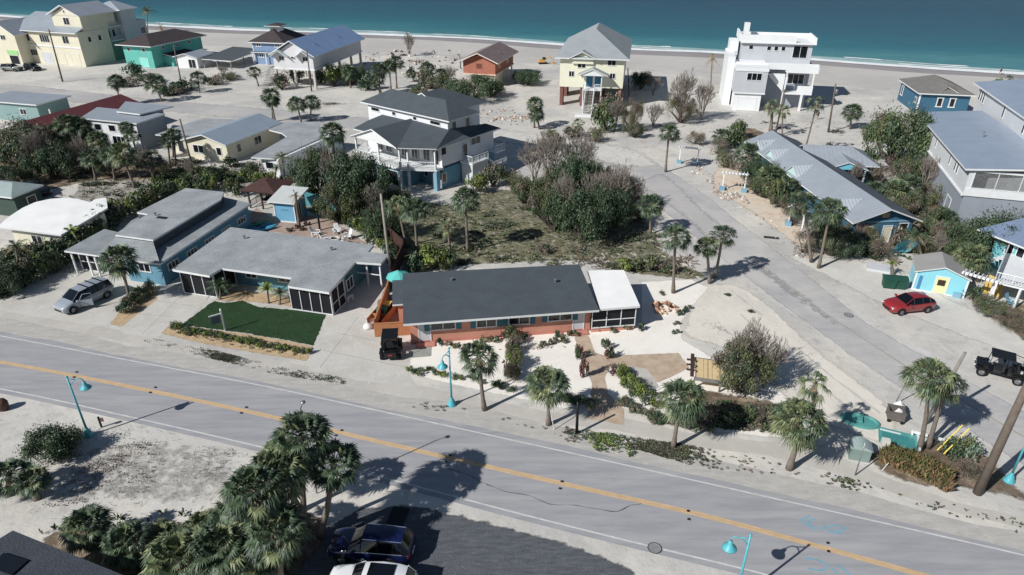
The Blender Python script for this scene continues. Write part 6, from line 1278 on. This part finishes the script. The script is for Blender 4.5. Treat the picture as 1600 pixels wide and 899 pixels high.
# ================= lamps, poles, signs =================
def lamp(base,armdir,label,H_=5.07):
    t=empty('street_lamp',(base.x,base.y,0),math.atan2(armdir[1],armdir[0]),label,'street lamp','turquoise street lamps')
    b=MB(); b.lathe([(.34,0),(.34,.12),(.26,.2),(.22,.42),(.12,.6),(.085,.75)],(0,0,0),LAMPC,14); b.build('base',t,True)
    b=MB(); b.tube([(0,0,.7),(0,0,H_-.05)],[.075,.055],LAMPC,10); b.lathe([(.06,0),(.09,.05),(.06,.12),(.01,.15)],(0,0,H_-.08),LAMPC,8); b.build('pole',t,True)
    b=MB(); pts=[(0,0,H_-.75),(.2,0,H_-.5),(.45,0,H_-.3),(.72,0,H_-.27),(.86,0,H_-.42),(.86,0,H_-.6)]; b.tube(pts,.035,LAMPC,6); b.tube([(0,0,H_-.2),(.45,0,H_-.3)],.03,LAMPC,6); b.build('arm',t,True)
    b=MB(); b.lathe([(.05,.32),(.1,.28),(.13,.12),(.2,0),(.36,-.16),(.38,-.2),(.34,-.18),(.16,0)],(.86,0,H_-.9),LAMPC,18); sh=b.build('lamp_shade',t,True)
    b=MB(); b.lathe([(.01,.05),(.1,0),(.12,-.08),(.01,-.16)],(.86,0,H_-.93),HL,10); b.build('bulb',sh,True)
lamp(G(139,681),(.85,.25),'turquoise street lamp with bell shade at the lower left lot')
lamp(G(706,633),(-.35,-.6),'turquoise street lamp in front of the salmon house')
p=G(1173,836,5.07); lamp(p,(-.55,.1),'turquoise street lamp cut by the bottom edge right of centre')
lamp(G(1576,752),(.8,.5),'turquoise street lamp at the right edge by the thick pole')
def pole(base,top,r,label,m=None,name='utility_pole',cat='utility pole',arm=False,box=False,group=None,lean=True):
    P=G(*base); T=onY(top[0],top[1],P.y); t=empty(name,P,0,label,cat,group); v=T-P; b=MB(); b.tube([(0,0,0),tuple(v*.5),tuple(v)],[r*1.15,r,r*.82],m or POLEM,10); b.build('pole',t,True)
    if arm: b=MB(); e=v*.96; b.box(e.x-.9,e.y-.05,e.z-.06,e.x+.9,e.y+.05,e.z+.06,GWOOD); b.build('crossarm',t)
    if box: b=MB(); e=v*box; b.lathe([(.01,0),(.22,.02),(.24,.1),(.24,.62),(.2,.7),(.01,.74)],(e.x+.3,e.y,e.z),STEEL,10); b.build('transformer',t,True)
    return t
pole((1527,771),(1622,566),.24,'thick leaning wooden utility pole at the lower right edge')
pole((612,441),(595,303),.13,'grey wooden pole at the corner of the dark fence left of the salmon house',mat('grey_pole',(150,142,132),.9,.15,2))
pole((530,322),(511,215),.14,'wooden pole with transformer beside the very tall palm',box=.78)
pole((305,277),(281,186),.12,'thin dark pole before the cream cottage')
pole((98,128),(76,46),.16,'dark utility pole with crossarm in front of the cream mansion',arm=True)
pole((286,142),(271,70),.12,'thin utility pole beside the white cabin')
pole((487,143),(479,76),.13,'utility pole in front of the tall stilt house')
pole((983,152),(981,106),.12,'pole with a white box beside the yellow house',box=.5)
pole((720,108),(718,84),.12,'short utility pole left of the orange house')
pole((1294,207),(1306,131),.14,'utility pole on the sand before the modern house shadow',box=.8)
pole((1211,213),(1226,140),.13,'thin leaning pole before the modern house terrace')
pole((1446,662),(1508,551),.13,'grey wooden post leaning behind the tall pale palm',GWOOD,'post','post')
pole((1398,632),(1419,592),.035,'thin metal rod standing beside the grey waste bin',STEEL,'rod','rod')
pole((1442,500),(1480,402),.05,'thin leaning mast in front of the small striped shed',mat('dark_mast',(70,68,66),.7,.1,2),'mast','mast') if False else None
pole((901,678),(903,628),.1,'short black post on the verge below the garden path',BLACK,'bollard','post')
pole((1336,743),(1352,692),.04,'slim grey sign post beside the curved green cabinet',STEEL,'sign_post','sign post')
pole((404,362),(403,345),.16,'dark stub post in the patio beside the fire pit',BLACK,'patio_post','post') if False else None
# slim mast with round head behind the foreground cluster
P=G(448,800); 
def solve():
    best=None
    for k in range(40,120):
        z=k*.1; a=G(469,629,z); s=Vector((a.x,a.y,0))+Vector((math.cos(SUN_AZ),math.sin(SUN_AZ),0))*(z/math.tan(SUN_EL)); g=G(693,687); d=(s-g).length
        if best is None or d<best[0]: best=(d,z,a)
    return best
_,z_,a_=solve(); t=empty('slim_mast',(a_.x,a_.y,0),0,'slim pale metal mast with small round head behind the foreground palms','mast'); b=MB(); b.tube([(0,0,0),(0,0,z_*.7),(-.05,0,z_-.5),(.1,0,z_-.1)],.045,STEEL,6); b.build('pole',t,True); b=MB(); b.lathe([(.01,-.04),(.15,-.02),(.16,.03),(.01,.08)],(.16,0,z_),STEEL,12); b.build('head',t,True)
# for-sale sign without any readable words
P=G(352,517); t=empty('yard_sign',P,R(35),'white T shaped yard sign with dark hanging panel at the lawn edge','sign'); b=MB(); b.box(-.06,-.06,0,.06,.06,2.1,WHITE); b.lathe([(.1,0),(.05,.1),(.01,.2)],(0,0,2.1),WHITE,6); b.build('post',t); b=MB(); b.box(-1.05,-.04,1.72,-.061,.04,1.82,WHITE); b.build('arm',t); b=MB(); b.box(-.95,-.02,.95,-.2,.02,1.62,mat('sign_blue_grey',(80,92,110),.5,.1,1)); b.build('panel',t)
for px,lb in (((159,668),'small dark post with a rusty plate beside the turquoise lamp'),):
    P=G(*px); t=empty('marker_post',P,0,lb,'post'); b=MB(); b.box(-.05,-.05,0,.05,.05,.95,BLACK); b.build('post',t); b=MB(); b.box(.051,-.03,.55,.3,.03,.85,mat('rusty_plate',(110,84,70),.8,.2,3)); b.build('plate',t)
for px,tp,lb in (((1330,697),(1330,697),'v'),): pass
# sign boards on tripods / thin posts at the verge
def thinsign(px,dx,dy,hh,label):
    P=G(*px); t=empty('leaning_stake',P,0,label,'stake'); b=MB(); b.tube([(0,0,0),(dx,dy,hh)],.03,WHITE,5); b.build('stake',t)
thinsign((866,672),-.35,.1,1.8,'thin white stake leaning beside the round headed palm')
thinsign((1441,596) if False else (1378,736),1.1,.9,.4,'grey bar lying across the pavement by the brown grasses')
P=G(1480,708); 
for k,lb in ((0,'upper yellow guy wire guard over the dark green bush'),(1,'lower yellow guy wire guard over the dark green bush')):
    t=empty('guy_wire_guard',P+Vector((.25*k-.3,-.35*k,0)),0,lb,'guy wire guard'); b=MB(); b.tube([(-.7,-.3,.5),(1.0,.5,2.0)],.045,mat('safety_yellow',(232,206,52),.5,.05,1),6); b.build('tube',t)
# ================= street furniture and yard things =================
def thing(px,rz,name,label,cat,group=None): return empty(name,G(*px),R(rz),label,cat,group)
def bx(t,name,*a):
    b=MB(); b.box(*a); return b.build(name,t)
# curved green cabinet and posts
t=thing((1340,713),-17,'utility_cabinet','grey green cabinet with curved top at the pavement edge','cabinet'); bx(t,'body',-.62,-.5,0,.62,.5,.95,mat('green_cabinet',(120,142,136),.6,.08,1)); b=MB(); 
pts=[(-.7+1.4*k/8,.56,.96+.28*math.sin(math.pi*k/8)) for k in range(9)]
for i in range(8): a,c=pts[i],pts[i+1]; b.face([(a[0],-.56,a[2]),(c[0],-.56,c[2]),c,a],mat('pale_green_metal',(150,170,166),.45,.06,.8)); 
b.face([(p[0],-.56,p[2]) for p in pts],mat('pale_green_metal',(150,170,166))); b.face([p for p in reversed(pts)],mat('pale_green_metal',(150,170,166))); b.face([(-.7,-.56,.96),(-.7,.56,.96),(.7,.56,.96),(.7,-.56,.96)],mat('pale_green_metal',(150,170,166))); b.build('curved_lid',t)
t=thing((1378,708),-17,'meter_box','small pale box on a post right of the green cabinet','box'); bx(t,'post',-.08,-.08,0,.08,.08,.7,GWOOD); bx(t,'box',-.25,-.18,.7,.25,.18,1.2,mat('pale_box',(206,206,196),.7,.06,1))
# grey waste cart
t=thing((1397,655),-20,'waste_cart','square grey brown waste cart beside the teal oval','cart'); GB=mat('grey_brown_plastic',(104,98,94),.7,.12,2)
for a in ((-.7,-.6,.25,.7,-.52,1.1),(-.7,.52,.25,.7,.6,1.1),(-.7,-.51,.25,-.62,.51,1.1),(.62,-.51,.25,.7,.51,1.1)): bx(t,'side',*a,GB)
bx(t,'floor',-.61,-.51,.25,.61,.51,.3,GB); bx(t,'rim',-.76,-.66,1.1,.76,-.5,1.17,GB); bx(t,'rim',-.76,.5,1.1,.76,.66,1.17,GB)
for x in (-.55,.55):
    for y in (-.62,.62): b=MB(); b.tube([(x,y-.05,.16),(x,y+.05,.16)],.16,RUB,10); b.build('wheel',t)
t.scale=(.78,.78,.78)
t=thing((1404,650),0,'white_bag','white plastic bag standing behind the grey waste cart','bag'); b=MB(); b.lathe([(.05,0),(.4,.05),(.5,.4),(.38,.8),(.12,1.0),(.02,1.15)],(0,.3,0),WHITE,9); b.build('bag',t,True)
# teal oval and rectangle
t=thing((1343,659),-22,'wading_pool','teal oval shell shaped pool lying on the pale ground','pool'); TP=mat('teal_fibreglass',(66,156,150),.45,.12,1.2,spec=.5); b=MB(); n=28
ring=[[(rx*math.cos(2*math.pi*k/n),ry*math.sin(2*math.pi*k/n),z) for k in range(n)] for rx,ry,z in ((1.3,.82,0.02),(1.3,.82,.18),(1.16,.7,.2),(1.0,.58,.1),(.01,.01,.08))]
for i in range(4):
    for k in range(n): b.face([ring[i][k],ring[i][(k+1)%n],ring[i+1][(k+1)%n],ring[i+1][k]],TP)
b.build('shell',t,True); bx(t,'step',-.55,-.3,.13,.15,.3,.3,TP)
t=empty('spa_tub',G(1402,687),R(-24),'teal rectangular pool shell with white edge boards','pool'); b=MB(); b.box(-1.2,-.85,.02,1.2,.85,.13,TP); b.build('shell',t); bx(t,'water_panel',-1.,-.68,.131,1.05,.36,.15,mat('deep_teal',(44,140,140),.3,.1,1)); bx(t,'white_stripe',-1.1,.48,.131,.2,.62,.15,WHITE); bx(t,'edge_board',1.22,-1.,.0,1.32,.95,.35,WHITE)
t=empty('low_fence',G(1462,692),R(-28),'short low white board fence behind the tall pale palm','fence'); bx(t,'board',-1.6,-.04,.3,1.1,.04,.5,WHITE); [bx(t,'post',x-.05,-.1,0,x+.05,-.041,.55,WHITE) for x in (-1.5,0,1.)]
# wooden platform
t=empty('wooden_platform',G(1123,600),R(-14),'raised yellow board platform with grey rails under the bush tree','platform'); 
for k in range(6): bx(t,'board',-1.9+k*.64,-1.,1.0,-1.29+k*.64,1.6,1.06,PINE)
bx(t,'beam',-2.,-1.15,.8,2.8,-1.01,1.05,GWOOD); bx(t,'beam',-2.,1.62,.8,2.8,1.74,1.05,GWOOD); bx(t,'rail',-2.3,-1.2,1.15,-2.02,1.9,1.25,DWOOD); 
for x in (-1.95,0,1.9,2.7):
    for y in (-1.08,1.68): bx(t,'leg',x-.07,y-.06,0,x+.07,y+.06,.79,GWOOD)
for k in range(3): bx(t,'side_slat',-2.6,-.6+k*.7,1.26,-1.95,-.4+k*.7,1.32,DWOOD)
for k in range(4): bx(t,'grey_slat',2.0+k*.22,-1.0,1.08,2.12+k*.22,.6,1.14,GWOOD)
bx(t,'stain_mat',.3,-.4,1.065,1.,.1,1.1,mat('brown_mat',(112,78,60),.9,.15,2))
# rock pile
t=empty('rock_pile',G(1037,484),0,'orange brown rock pile with small stones beside the white porch','rock pile'); rr=random.Random(5)
RK=[mat('orange_rock',(206,158,122),.9,.2,2),mat('brown_rock',(150,108,82),.9,.2,2),mat('pale_rock',(222,190,160),.9,.15,2)]
for k in range(34):
    a=rr.uniform(0,6.28); q=math.sqrt(rr.random())*1.25; r=rr.uniform(.14,.34); b=MB(); pf=[(.01,-r*.5),(r*.8,-r*.3),(r,0),(r*.7,r*.45),(.01,r*.6)]; b.lathe([(p*rr.uniform(.8,1.2),zz_) for p,zz_ in pf],(0,0,0),RK[k%3],6); o=b.build('rock',t); o.location=(q*math.cos(a),q*math.sin(a)*.8,.12+max(0,.75-q*.55)*rr.random()*1.3); o.rotation_euler=(rr.random(),rr.random(),rr.random()*3)
# timber fences & gates round the salmon house side yard
def fence(a,b_,hh,label,m=WOOD,name='board_fence',z0=0.,th=.05,posts=True):
    A,B=G(*a),G(*b_); t=empty(name,A,math.atan2((B-A).y,(B-A).x),label,'fence'); L=(B-A).length; bx(t,'boards',0,-th/2,z0+.03,L,th/2,hh,m)
    if posts:
        n=max(1,int(L/2.2))
        for k in range(n+1): bx(t,'post',L*k/n-.05,th/2+.001,0,L*k/n+.05,th/2+.1,hh+.06,m)
        bx(t,'cap_rail',0,-.07,hh+.001,L,.07,hh+.04,m)
    return t
fence((587,527),(654,523),1.35,'orange stained board gate behind the golf cart')
fence((588,524),(609,462),1.6,'orange brown side fence along the red deck')
fence((609,458),(632,402),1.8,'dark brown fence running back beside the grey pole',DWOOD)
fence((632,400),(598,368),1.8,'dark fence behind the bamboo hedge',DWOOD)
fence((470,318),(506,330),1.8,'teal board fence behind the blue shed left part',TEAL)
fence((506,330),(536,350),1.8,'teal board fence under the dark trees',TEAL)
t=empty('bin_enclosure',G(574,510),R(75),'low wooden enclosure open at the top around the bins','enclosure'); bx(t,'side_panel',0,-.05,0,3.4,0,.8,WOOD); bx(t,'side_panel',0,-1.45,0,3.4,-1.4,.8,WOOD); bx(t,'end_panel',3.35,-1.39,0,3.4,-.06,.8,WOOD); bx(t,'partition',1.0,-1.39,0,1.05,-.06,.8,WOOD)
for k,(x,c,lb) in enumerate(((2.6,(236,190,48),'yellow lidded bin inside the wooden enclosure'),(1.7,(34,120,96),'green lidded bin inside the wooden enclosure'))):
    t=empty('wheelie_bin',G(574,510)+Vector((math.cos(R(75))*x+math.sin(R(75))*.72,math.sin(R(75))*x-math.cos(R(75))*.72,0)),R(75),lb,'bin'); m=mat('bin_%d'%k,c,.5,.08,1); bx(t,'body',-.36,-.4,.05,.36,.4,1.0,m if k else mat('bin_body_dark',(50,60,56),.6,.1,1)); b=MB(); b.roof([[(-.4,-.45,1.1),(.42,-.45,1.1),(.42,.45,1.1),(-.4,.45,1.1)]],.08,m,m); b.tube([(-.4,-.4,1.1),(-.4,.4,1.1)],.05,m,6); b.build('lid',t)
for k,(x,y) in enumerate(((575,513),(580,505))):
    t=thing((x,y),k*40,'white_sack',('larger','smaller')[k]+' white bag in front of the wooden bin enclosure','bag'); b=MB(); b.lathe([(.03,0),(.4,.03),(.45,.2),(.3,.4),(.02,.5)],(0,0,0),WHITE,8); b.build('bag',t,True)
t=thing((668,550),0,'planter_bush','round brownish shrub beside the entry step of the salmon house','shrub') if False else None
bush((646,526),8,1.6,'round brown shrub beside the orange wooden gate','small')
# umbrella
def umb(px,r,hh,m,label,open_=True):
    t=thing(px,20,'parasol',label,'parasol'); b=MB(); b.tube([(0,0,0),(0,0,hh+.25)],.03,WHITE,6); b.build('pole',t); b=MB(); n=8
    for k in range(n): a0,a1=2*math.pi*k/n,2*math.pi*(k+1)/n; b.face([(0,0,hh+.2),(r*math.cos(a0),r*math.sin(a0),hh-.35),(r*math.cos(a1),r*math.sin(a1),hh-.35)],m); b.face([(r*math.cos(a0),r*math.sin(a0),hh-.35),(r*math.cos(a0),r*math.sin(a0),hh-.5),(r*math.cos(a1),r*math.sin(a1),hh-.5),(r*math.cos(a1),r*math.sin(a1),hh-.35)],m)
    b.build('canopy',t)
umb((625,462),1.15,2.5,mat('turquoise_canvas',(64,196,186),.7,.05,1),'turquoise parasol at the back left corner of the charcoal roof')
# adirondack chairs
def chair(px,rz,label,m=WHITE,group=None):
    t=thing(px,rz,'garden_chair',label,'chair',group); b=MB(); b.roof([[(-.32,-.35,.42),(.32,-.35,.42),(.32,.3,.3),(-.32,.3,.3)]],.04,m,m); b.build('seat',t)
    b=MB(); b.roof([[(-.3,.3,.3),(.3,.3,.3),(.26,.62,1.1),(-.26,.62,1.1)]],.05,m,m); b.build('backrest',t)
    for s in (-1,1):
        bx(t,'armrest',s*.4-.07,-.42,.6,s*.4+.07,.35,.64,m); bx(t,'leg',s*.4-.03,-.38,0,s*.4+.03,-.3,.599,m); bx(t,'leg',s*.4-.03,.25,0,s*.4+.03,.33,.599,m)
    return t
chair((543,470),150,'white garden chair standing alone on the shaded driveway')
for px,rz,lb in (((527,366),20,'white garden chair at the far side of the fire pit'),((543,374),-50,'tall white garden chair right of the fire pit'),((535,383),-120,'white garden chair low at the right of the fire pit'),((508,378),130,'white garden chair left of the fire pit'),((494,369),80,'white garden chair farthest left of the fire pit'),((418,303),0,'w')):
    if lb!='w': chair(px,rz,lb)
t=thing((523,376),0,'fire_pit','round fire pit with pale stone rim on the patio','fire pit'); b=MB(); b.lathe([(.62,0),(.62,.32),(.42,.34),(.4,.12),(.01,.1)],(0,0,0),mat('pale_stone',(214,208,200),.9,.1,2),18); b.build('rim',t); b=MB(); b.lathe([(.4,.2),(.01,.22)],(0,0,0),BLACK,16); b.build('ash_bed',t)
t=thing((500,360),0,'patio_heater','black column stove standing on the patio beside the fire pit','stove'); b=MB(); b.lathe([(.2,0),(.18,.1),(.12,.2),(.12,1.5),(.16,1.6),(.01,1.7)],(0,0,0),BLACK,10); b.build('column',t)
for x,y,s in ((452,362,.8),(462,358,.9),(472,360,.9),(480,352,.8)): bush((x,y),6,.6,'dark red low plant on the patio before the blue shed','red',group='patio plants before the blue shed')
# shed blue
h=House('garden_shed','small blue shed with white corners and pale sloping roof on the patio','shed',(432,346),0,-12)
h.box('wall',0,0,0,2.6,2.8,2.5,mat('shed_blue',(96,168,204),.7,.06,.6)); h.roof([[(-.5,-.5,2.7),(3.,-.5,2.7),(3.,3.4,3.3),(-.5,3.4,3.3)]],mat('pale_shed_roof',(190,196,194),.8,.06,.6),.16)
for x in (-.05,2.53): h.box('corner_trim',x,-.05,0,x+.12,-.005,2.5,WHITE)
h.win('R',2.6,u=1.,z=1.2,w=.9,h=2,n=2,name='door',glass=SCREEN); h.box('wall_emblem',.9,-.03,1.5,1.8,-.004,1.65,DARKTEAL); h.box('base_trim',.08,-.04,0,2.52,-.004,.14,WHITE)
# gazebo
h=House('gazebo','brown timber gazebo with dark hipped roof behind the two tier house','gazebo',(392,325),0,-15)
h.roof(gable(-.6,-.6,4.2,4.2,2.5,.9,'y',2,2),mat('brown_gazebo_roof',(78,52,48),.9,.15,1),.14,side=DWOOD); h.columns([(0,0),(3.6,0),(3.6,3.6),(0,3.6),(1.8,0)],0,2.35,.08,DWOOD); h.railing([(0,0),(0,3.6)],.1,.8,DWOOD); h.box('table',1,1,.7,2.6,2.4,.78,DWOOD)
# kayaks on the patio
for k,(c,px,lb) in enumerate((((52,150,110),(398,354),'green kayak behind the grey roofed ranch'),((30,130,170),(405,358),'long blue kayak beside the green kayak'),((40,160,196),(412,361),'light blue kayak nearest the grey roof'))):
    t=thing(px,38,'kayak',lb,'kayak'); m=mat('kayak_%d'%k,c,.4,.08,1,spec=.5); b=MB(); n=12; S2=[]
    for i in range(n+1):
        q=i/n*2-1; w=.36*(1-abs(q)**2.4)+.01; S2.append([(q*1.8,-w*.6,.08+.2*abs(q)**3),(q*1.8,-w,.3),(q*1.8,-w*.5,.42),(q*1.8,w*.5,.42),(q*1.8,w,.3),(q*1.8,w*.6,.08+.2*abs(q)**3)])
    for i in range(n):
        for j in range(6): b.face([S2[i][j],S2[i+1][j],S2[i+1][(j+1)%6],S2[i][(j+1)%6]],m)
    b.build('hull',t,True); bx(t,'cockpit',-.35,-.15,.421,.3,.15,.44,BLACK)
# pergolas on the right
def pergola(px,rz,w,label,planters=True,slats=8,hh=2.3):
    t=thing(px,rz,'arbour',label,'arbour')
    for s in (-1,1):
        bx(t,'post',s*w/2-.09,-.09,0,s*w/2+.09,.09,hh-.01,WHITE)
        if planters: bx(t,'planter',s*w/2-.35,-.5,0,s*w/2+.35,-.1,.5,SKYB)
    bx(t,'beam',-w/2-.3,-.16,hh,w/2+.3,-.11,hh+.16,WHITE); bx(t,'beam',-w/2-.3,.11,hh,w/2+.3,.16,hh+.16,WHITE)
    for k in range(slats): x=-w/2-.1+(w+.2)*k/(slats-1); bx(t,'slat',x-.04,-.6,hh+.161,x+.04,.6,hh+.26,WHITE)
pergola((1075,256),-20,2.6,'white arbour with blue planters at the road bend')
pergola((1145,298),-18,2.8,'white arbour standing in the roadside brush')
t=thing((1231,352),-20,'lantern_post','white lantern post on a blue plinth by the side road brush','post'); bx(t,'plinth',-.35,-.35,0,.35,.35,.5,SKYB); bx(t,'post',-.08,-.08,.5,.08,.08,2.2,WHITE); bx(t,'cap',-.35,-.06,2.2,.35,.06,2.35,WHITE); bx(t,'cap',-.06,-.35,2.36,.06,.35,2.46,WHITE)
t=thing((1251,365),-20,'sign_frame_post','plain white post right of the lantern post','post'); bx(t,'post',-.09,-.09,0,.09,.09,2.6,WHITE)
pergola((1520,470),-45,2.6,'white slatted arbour with pale blue plinths before the aqua cottage',True,9,2.4)
# small shed with yellow door
h=House('small_shed','small pale blue shed with yellow louvred door and grey roof','shed',(1424,452),0,-24)
SB=mat('pale_aqua_paint',(120,206,222),.7,.06,.6); h.box('wall',0,0,0,4.4,3.4,1.9,SB); h.roof([[(-.2,-.2,2.0),(2.2,-.2,2.9),(2.2,3.7,2.9),(-.2,3.7,2.0)],[(2.2,-.2,2.9),(4.6,-.2,2.0),(4.6,3.7,2.0),(2.2,3.7,2.9)]],mat('grey_felt_roof',(150,150,146),.9,.08,.5),.1); b=MB(); gwall(b,'F',0,0,4.4,1.9,.85,SB); h.part('gable_wall',b)
h.win('F',0,u=2.3,z=.95,w=1.1,h=1.75,name='door',glass=mat('butter_yellow_paint',(236,224,150),.6,.05,1)); h.box('door_louvre',1.95,-.06,.9,2.6,-.03,1.5,mat('brown_slot',(70,52,40),.8,.1,1,stripe=('X',.22,.8))); h.box('corner_trim',-.05,-.06,0,.12,-.005,1.9,WHITE); h.box('corner_trim',4.3,-.06,0,4.45,-.005,1.9,WHITE); h.box('blue_board',.35,-.08,.2,.6,-.03,1.6,mat('surfboard_blue',(52,130,180),.5,.1,1)); h.box('base_trim',.13,-.05,0,4.29,-.005,.12,WHITE); h.win('R',4.4,u=1.7,z=1.2,w=.8,h=.8)
for k,px in enumerate(((1387,449),(1403,450))):
    t=thing(px,-15,'rubbish_bin',('left','right')[k]+' of two dark green wheeled bins by the side road','bin'); m=mat('dark_green_plastic',(22,82,66),.55,.1,1); b=MB(); b.idx([(-.5,-.4,.08),(.5,-.4,.08),(.5,.4,.08),(-.5,.4,.08),(-.6,-.5,1.05),(.6,-.5,1.05),(.6,.5,1.05),(-.6,.5,1.05)],[(0,3,2,1),(0,1,5,4),(1,2,6,5),(2,3,7,6),(3,0,4,7)],m); b.build('body',t); b=MB(); b.roof([[(-.66,-.55,1.12),(.66,-.55,1.12),(.66,0,1.25),(-.66,0,1.25)],[(-.66,0,1.25),(.66,0,1.25),(.66,.55,1.12),(-.66,.55,1.12)]],.07,m,m); b.build('lid',t)
# turquoise tarp
t=thing((1413,400),0,'tarpaulin','crumpled turquoise tarpaulin hanging between bushes right of the cottage','tarpaulin'); b=MB(); m=mat('turquoise_tarp',(60,180,200),.5,.08,1); rr=random.Random(3); gx=[[(-1.3+i*.45*(1-.09*j),-.6+.25*j+rr.uniform(-.15,.15),max(.05,2.4-j*.42+rr.uniform(-.18,.18)-.15*abs(i-3))) for i in range(7)] for j in range(6)]
for j in range(5):
    for i in range(6):
        b.face([gx[j][i],gx[j][i+1],gx[j+1][i+1],gx[j+1][i]],m); b.face([tuple(Vector(p)-Vector((0,.02,.02))) for p in (gx[j+1][i],gx[j+1][i+1],gx[j][i+1],gx[j][i])],m)
b.build('sheet',t)
t=thing((1370,420),-25,'flat_board','white flat panel lying by the road before the green bins','panel'); bx(t,'panel',-1.,-.9,.02,1.2,.9,.25,LGREY)
t=thing((1548,460),-60,'yellow_board','ochre panel leaning under the aqua cottage porch','panel'); b=MB(); b.roof([[(-.8,-.3,.1),(.8,-.3,.1),(.8,.3,1.7),(-.8,.3,1.7)]],.06,mat('ochre_board',(196,160,52),.7,.08,1),mat('ochre_board',(196,160,52))); b.build('board',t)
chair((1578,478),30,'pale blue lounge chair under the aqua cottage porch rail',SKYB)
t=thing((1205,372),-15,'drain_grate','dark rectangular grate on the side road shoulder','grate'); bx(t,'grate',-.8,-.25,.02,.8,.25,.08,mat('dark_iron',(60,58,56),.7,.15,2,stripe=('X',.12,.5)))
for px,lb in (((1023,857),'round manhole cover on the near edge line of the main road'),((1326,493),'round manhole cover in the middle of the side road')):
    t=thing(px,0,'manhole_cover',lb,'manhole cover'); b=MB(); b.lathe([(.36,.03),(.36,.045),(.3,.047),(.29,.04),(.01,.042)],(0,0,0),mat('worn_iron',(136,136,136),.6,.15,4),24); b.lathe([(.42,.031),(.37,.036)],(0,0,0),TAR,24); b.build('cover',t)
# road reflectors
RF=mat('reflector_dark',(44,44,48),.5,.1,2)
for x,y in [(120,582),(116,590),(243,606),(235,614),(385,637),(377,646),(525,681),(534,673),(704,712),(697,722),(878,753),(875,764),(1075,799),(1076,812),(1293,849),(1294,862)]:
    t=thing((x,y),-17,'road_reflector','small dark raised reflector beside the yellow centre line','road reflector','centre line reflectors'); b=MB(); b.roof([[(-.09,-.07,.07),(.09,-.07,.07),(.06,.05,.085),(-.06,.05,.085)]],.05,RF,RF); b.build('reflector',t)
# black mat on the car park
t=empty('black_mat',G(621,808),R(-10),'black rectangular mat lying on the ground behind the blue car','mat'); b=MB(); b.roof([[(-.5,-.75,.06),(.55,-.75,.06),(.55,.75,.06),(-.5,.75,.06)]],.03,BLACK,BLACK); b.build('mat',t)
t=thing((6,640),20,'brown_barrel','brown rounded thing cut by the left edge on the near verge','barrel'); b=MB(); b.lathe([(.3,0),(.42,.3),(.42,.6),(.3,.85),(.01,.9)],(0,0,0),mat('brown_plastic',(96,66,54),.7,.12,2),12); b.build('body',t,True)
# beach people and digger
t=thing((848,100),10,'excavator','small yellow excavator working on the beach behind the orange house','excavator'); YM=mat('machine_yellow',(214,160,52),.5,.1,1); bx(t,'tracks',-1.6,-1,0,1.6,-.5,.7,BLACK); bx(t,'tracks',-1.6,.5,0,1.6,1,.7,BLACK); bx(t,'body',-1.7,-.9,.71,.9,.9,1.7,YM); bx(t,'cab',-.2,-.85,1.71,.9,.2,2.6,CARG); b=MB(); b.tube([(.8,0,1.6),(2.6,0,3.0),(4.2,0,1.6),(4.3,0,.6)],[.25,.2,.15,.12],YM,6); b.build('boom',t); bx(t,'bucket',3.9,-.5,.1,4.7,.5,.7,YM); t.scale=(.62,.62,.62)
def person(px,label,top,leg,rz=0,stride=.22):
    t=thing(px,rz,'person',label,'person'); SK=mat('skin',(176,128,104),.7,.08,3); me=bpy.data.meshes.new('body')
    V=[(0,0,.95),(0,0,1.15),(0,0,1.38),(0,0,1.5),(.02,0,1.64),(.1,0,.9),(.12,stride,.5),(.12,stride*1.1,.06),(.12,stride*1.1+.14,.03),(-.1,0,.9),(-.12,-stride,.5),(-.12,-stride*1.4,.08),(-.12,-stride*1.4+.14,.03),(.2,0,1.4),(.26,-.08,1.12),(.25,.06,.88),(-.2,0,1.4),(-.26,.08,1.12),(-.25,.0,.88)]
    E=[(0,1),(1,2),(2,3),(3,4),(0,5),(5,6),(6,7),(7,8),(0,9),(9,10),(10,11),(11,12),(2,13),(13,14),(14,15),(2,16),(16,17),(17,18)]
    Rr=[.15,.14,.16,.055,.1,.095,.065,.045,.04,.095,.065,.045,.04,.06,.045,.035,.06,.045,.035]
    me.from_pydata(V,E,[]); me.update(); o=bpy.data.objects.new('body',me); COL.objects.link(o); o.parent=t
    md=o.modifiers.new('s','SKIN')
    for i,r in enumerate(Rr): me.skin_vertices[0].data[i].radius=(r,r*.8)
    me.skin_vertices[0].data[0].use_root=True; sb=o.modifiers.new('u','SUBSURF'); sb.levels=1; sb.render_levels=1; me.materials.append(SK)
    b=MB(); b.lathe([(.17,0),(.19,.2),(.2,.42),(.09,.5)],(0,0,.93),top,10); b.build('shirt',t,True)
    b=MB(); b.lathe([(.2,.0),(.18,.12),(.16,.22)],(0,0,.74),leg,10); b.build('shorts',t,True)
    b=MB(); b.lathe([(.105,0),(.125,.06),(.09,.14),(.01,.16)],(0,-.01,1.66),mat('brown_hair',(60,44,36),.8,.1,3),9); b.build('hair',t,True)
person((1562,117),'person in dark clothes walking on the beach at the waterline on the right',mat('dark_shirt',(44,46,56),.8,.1,2),mat('dark_shorts',(30,32,40),.8,.1,2),30)
person((1277,187),'person in a dark top standing on the sand before the modern house',mat('dark_shirt',(44,46,56)),mat('dark_shorts',(30,32,40)),60,.08)
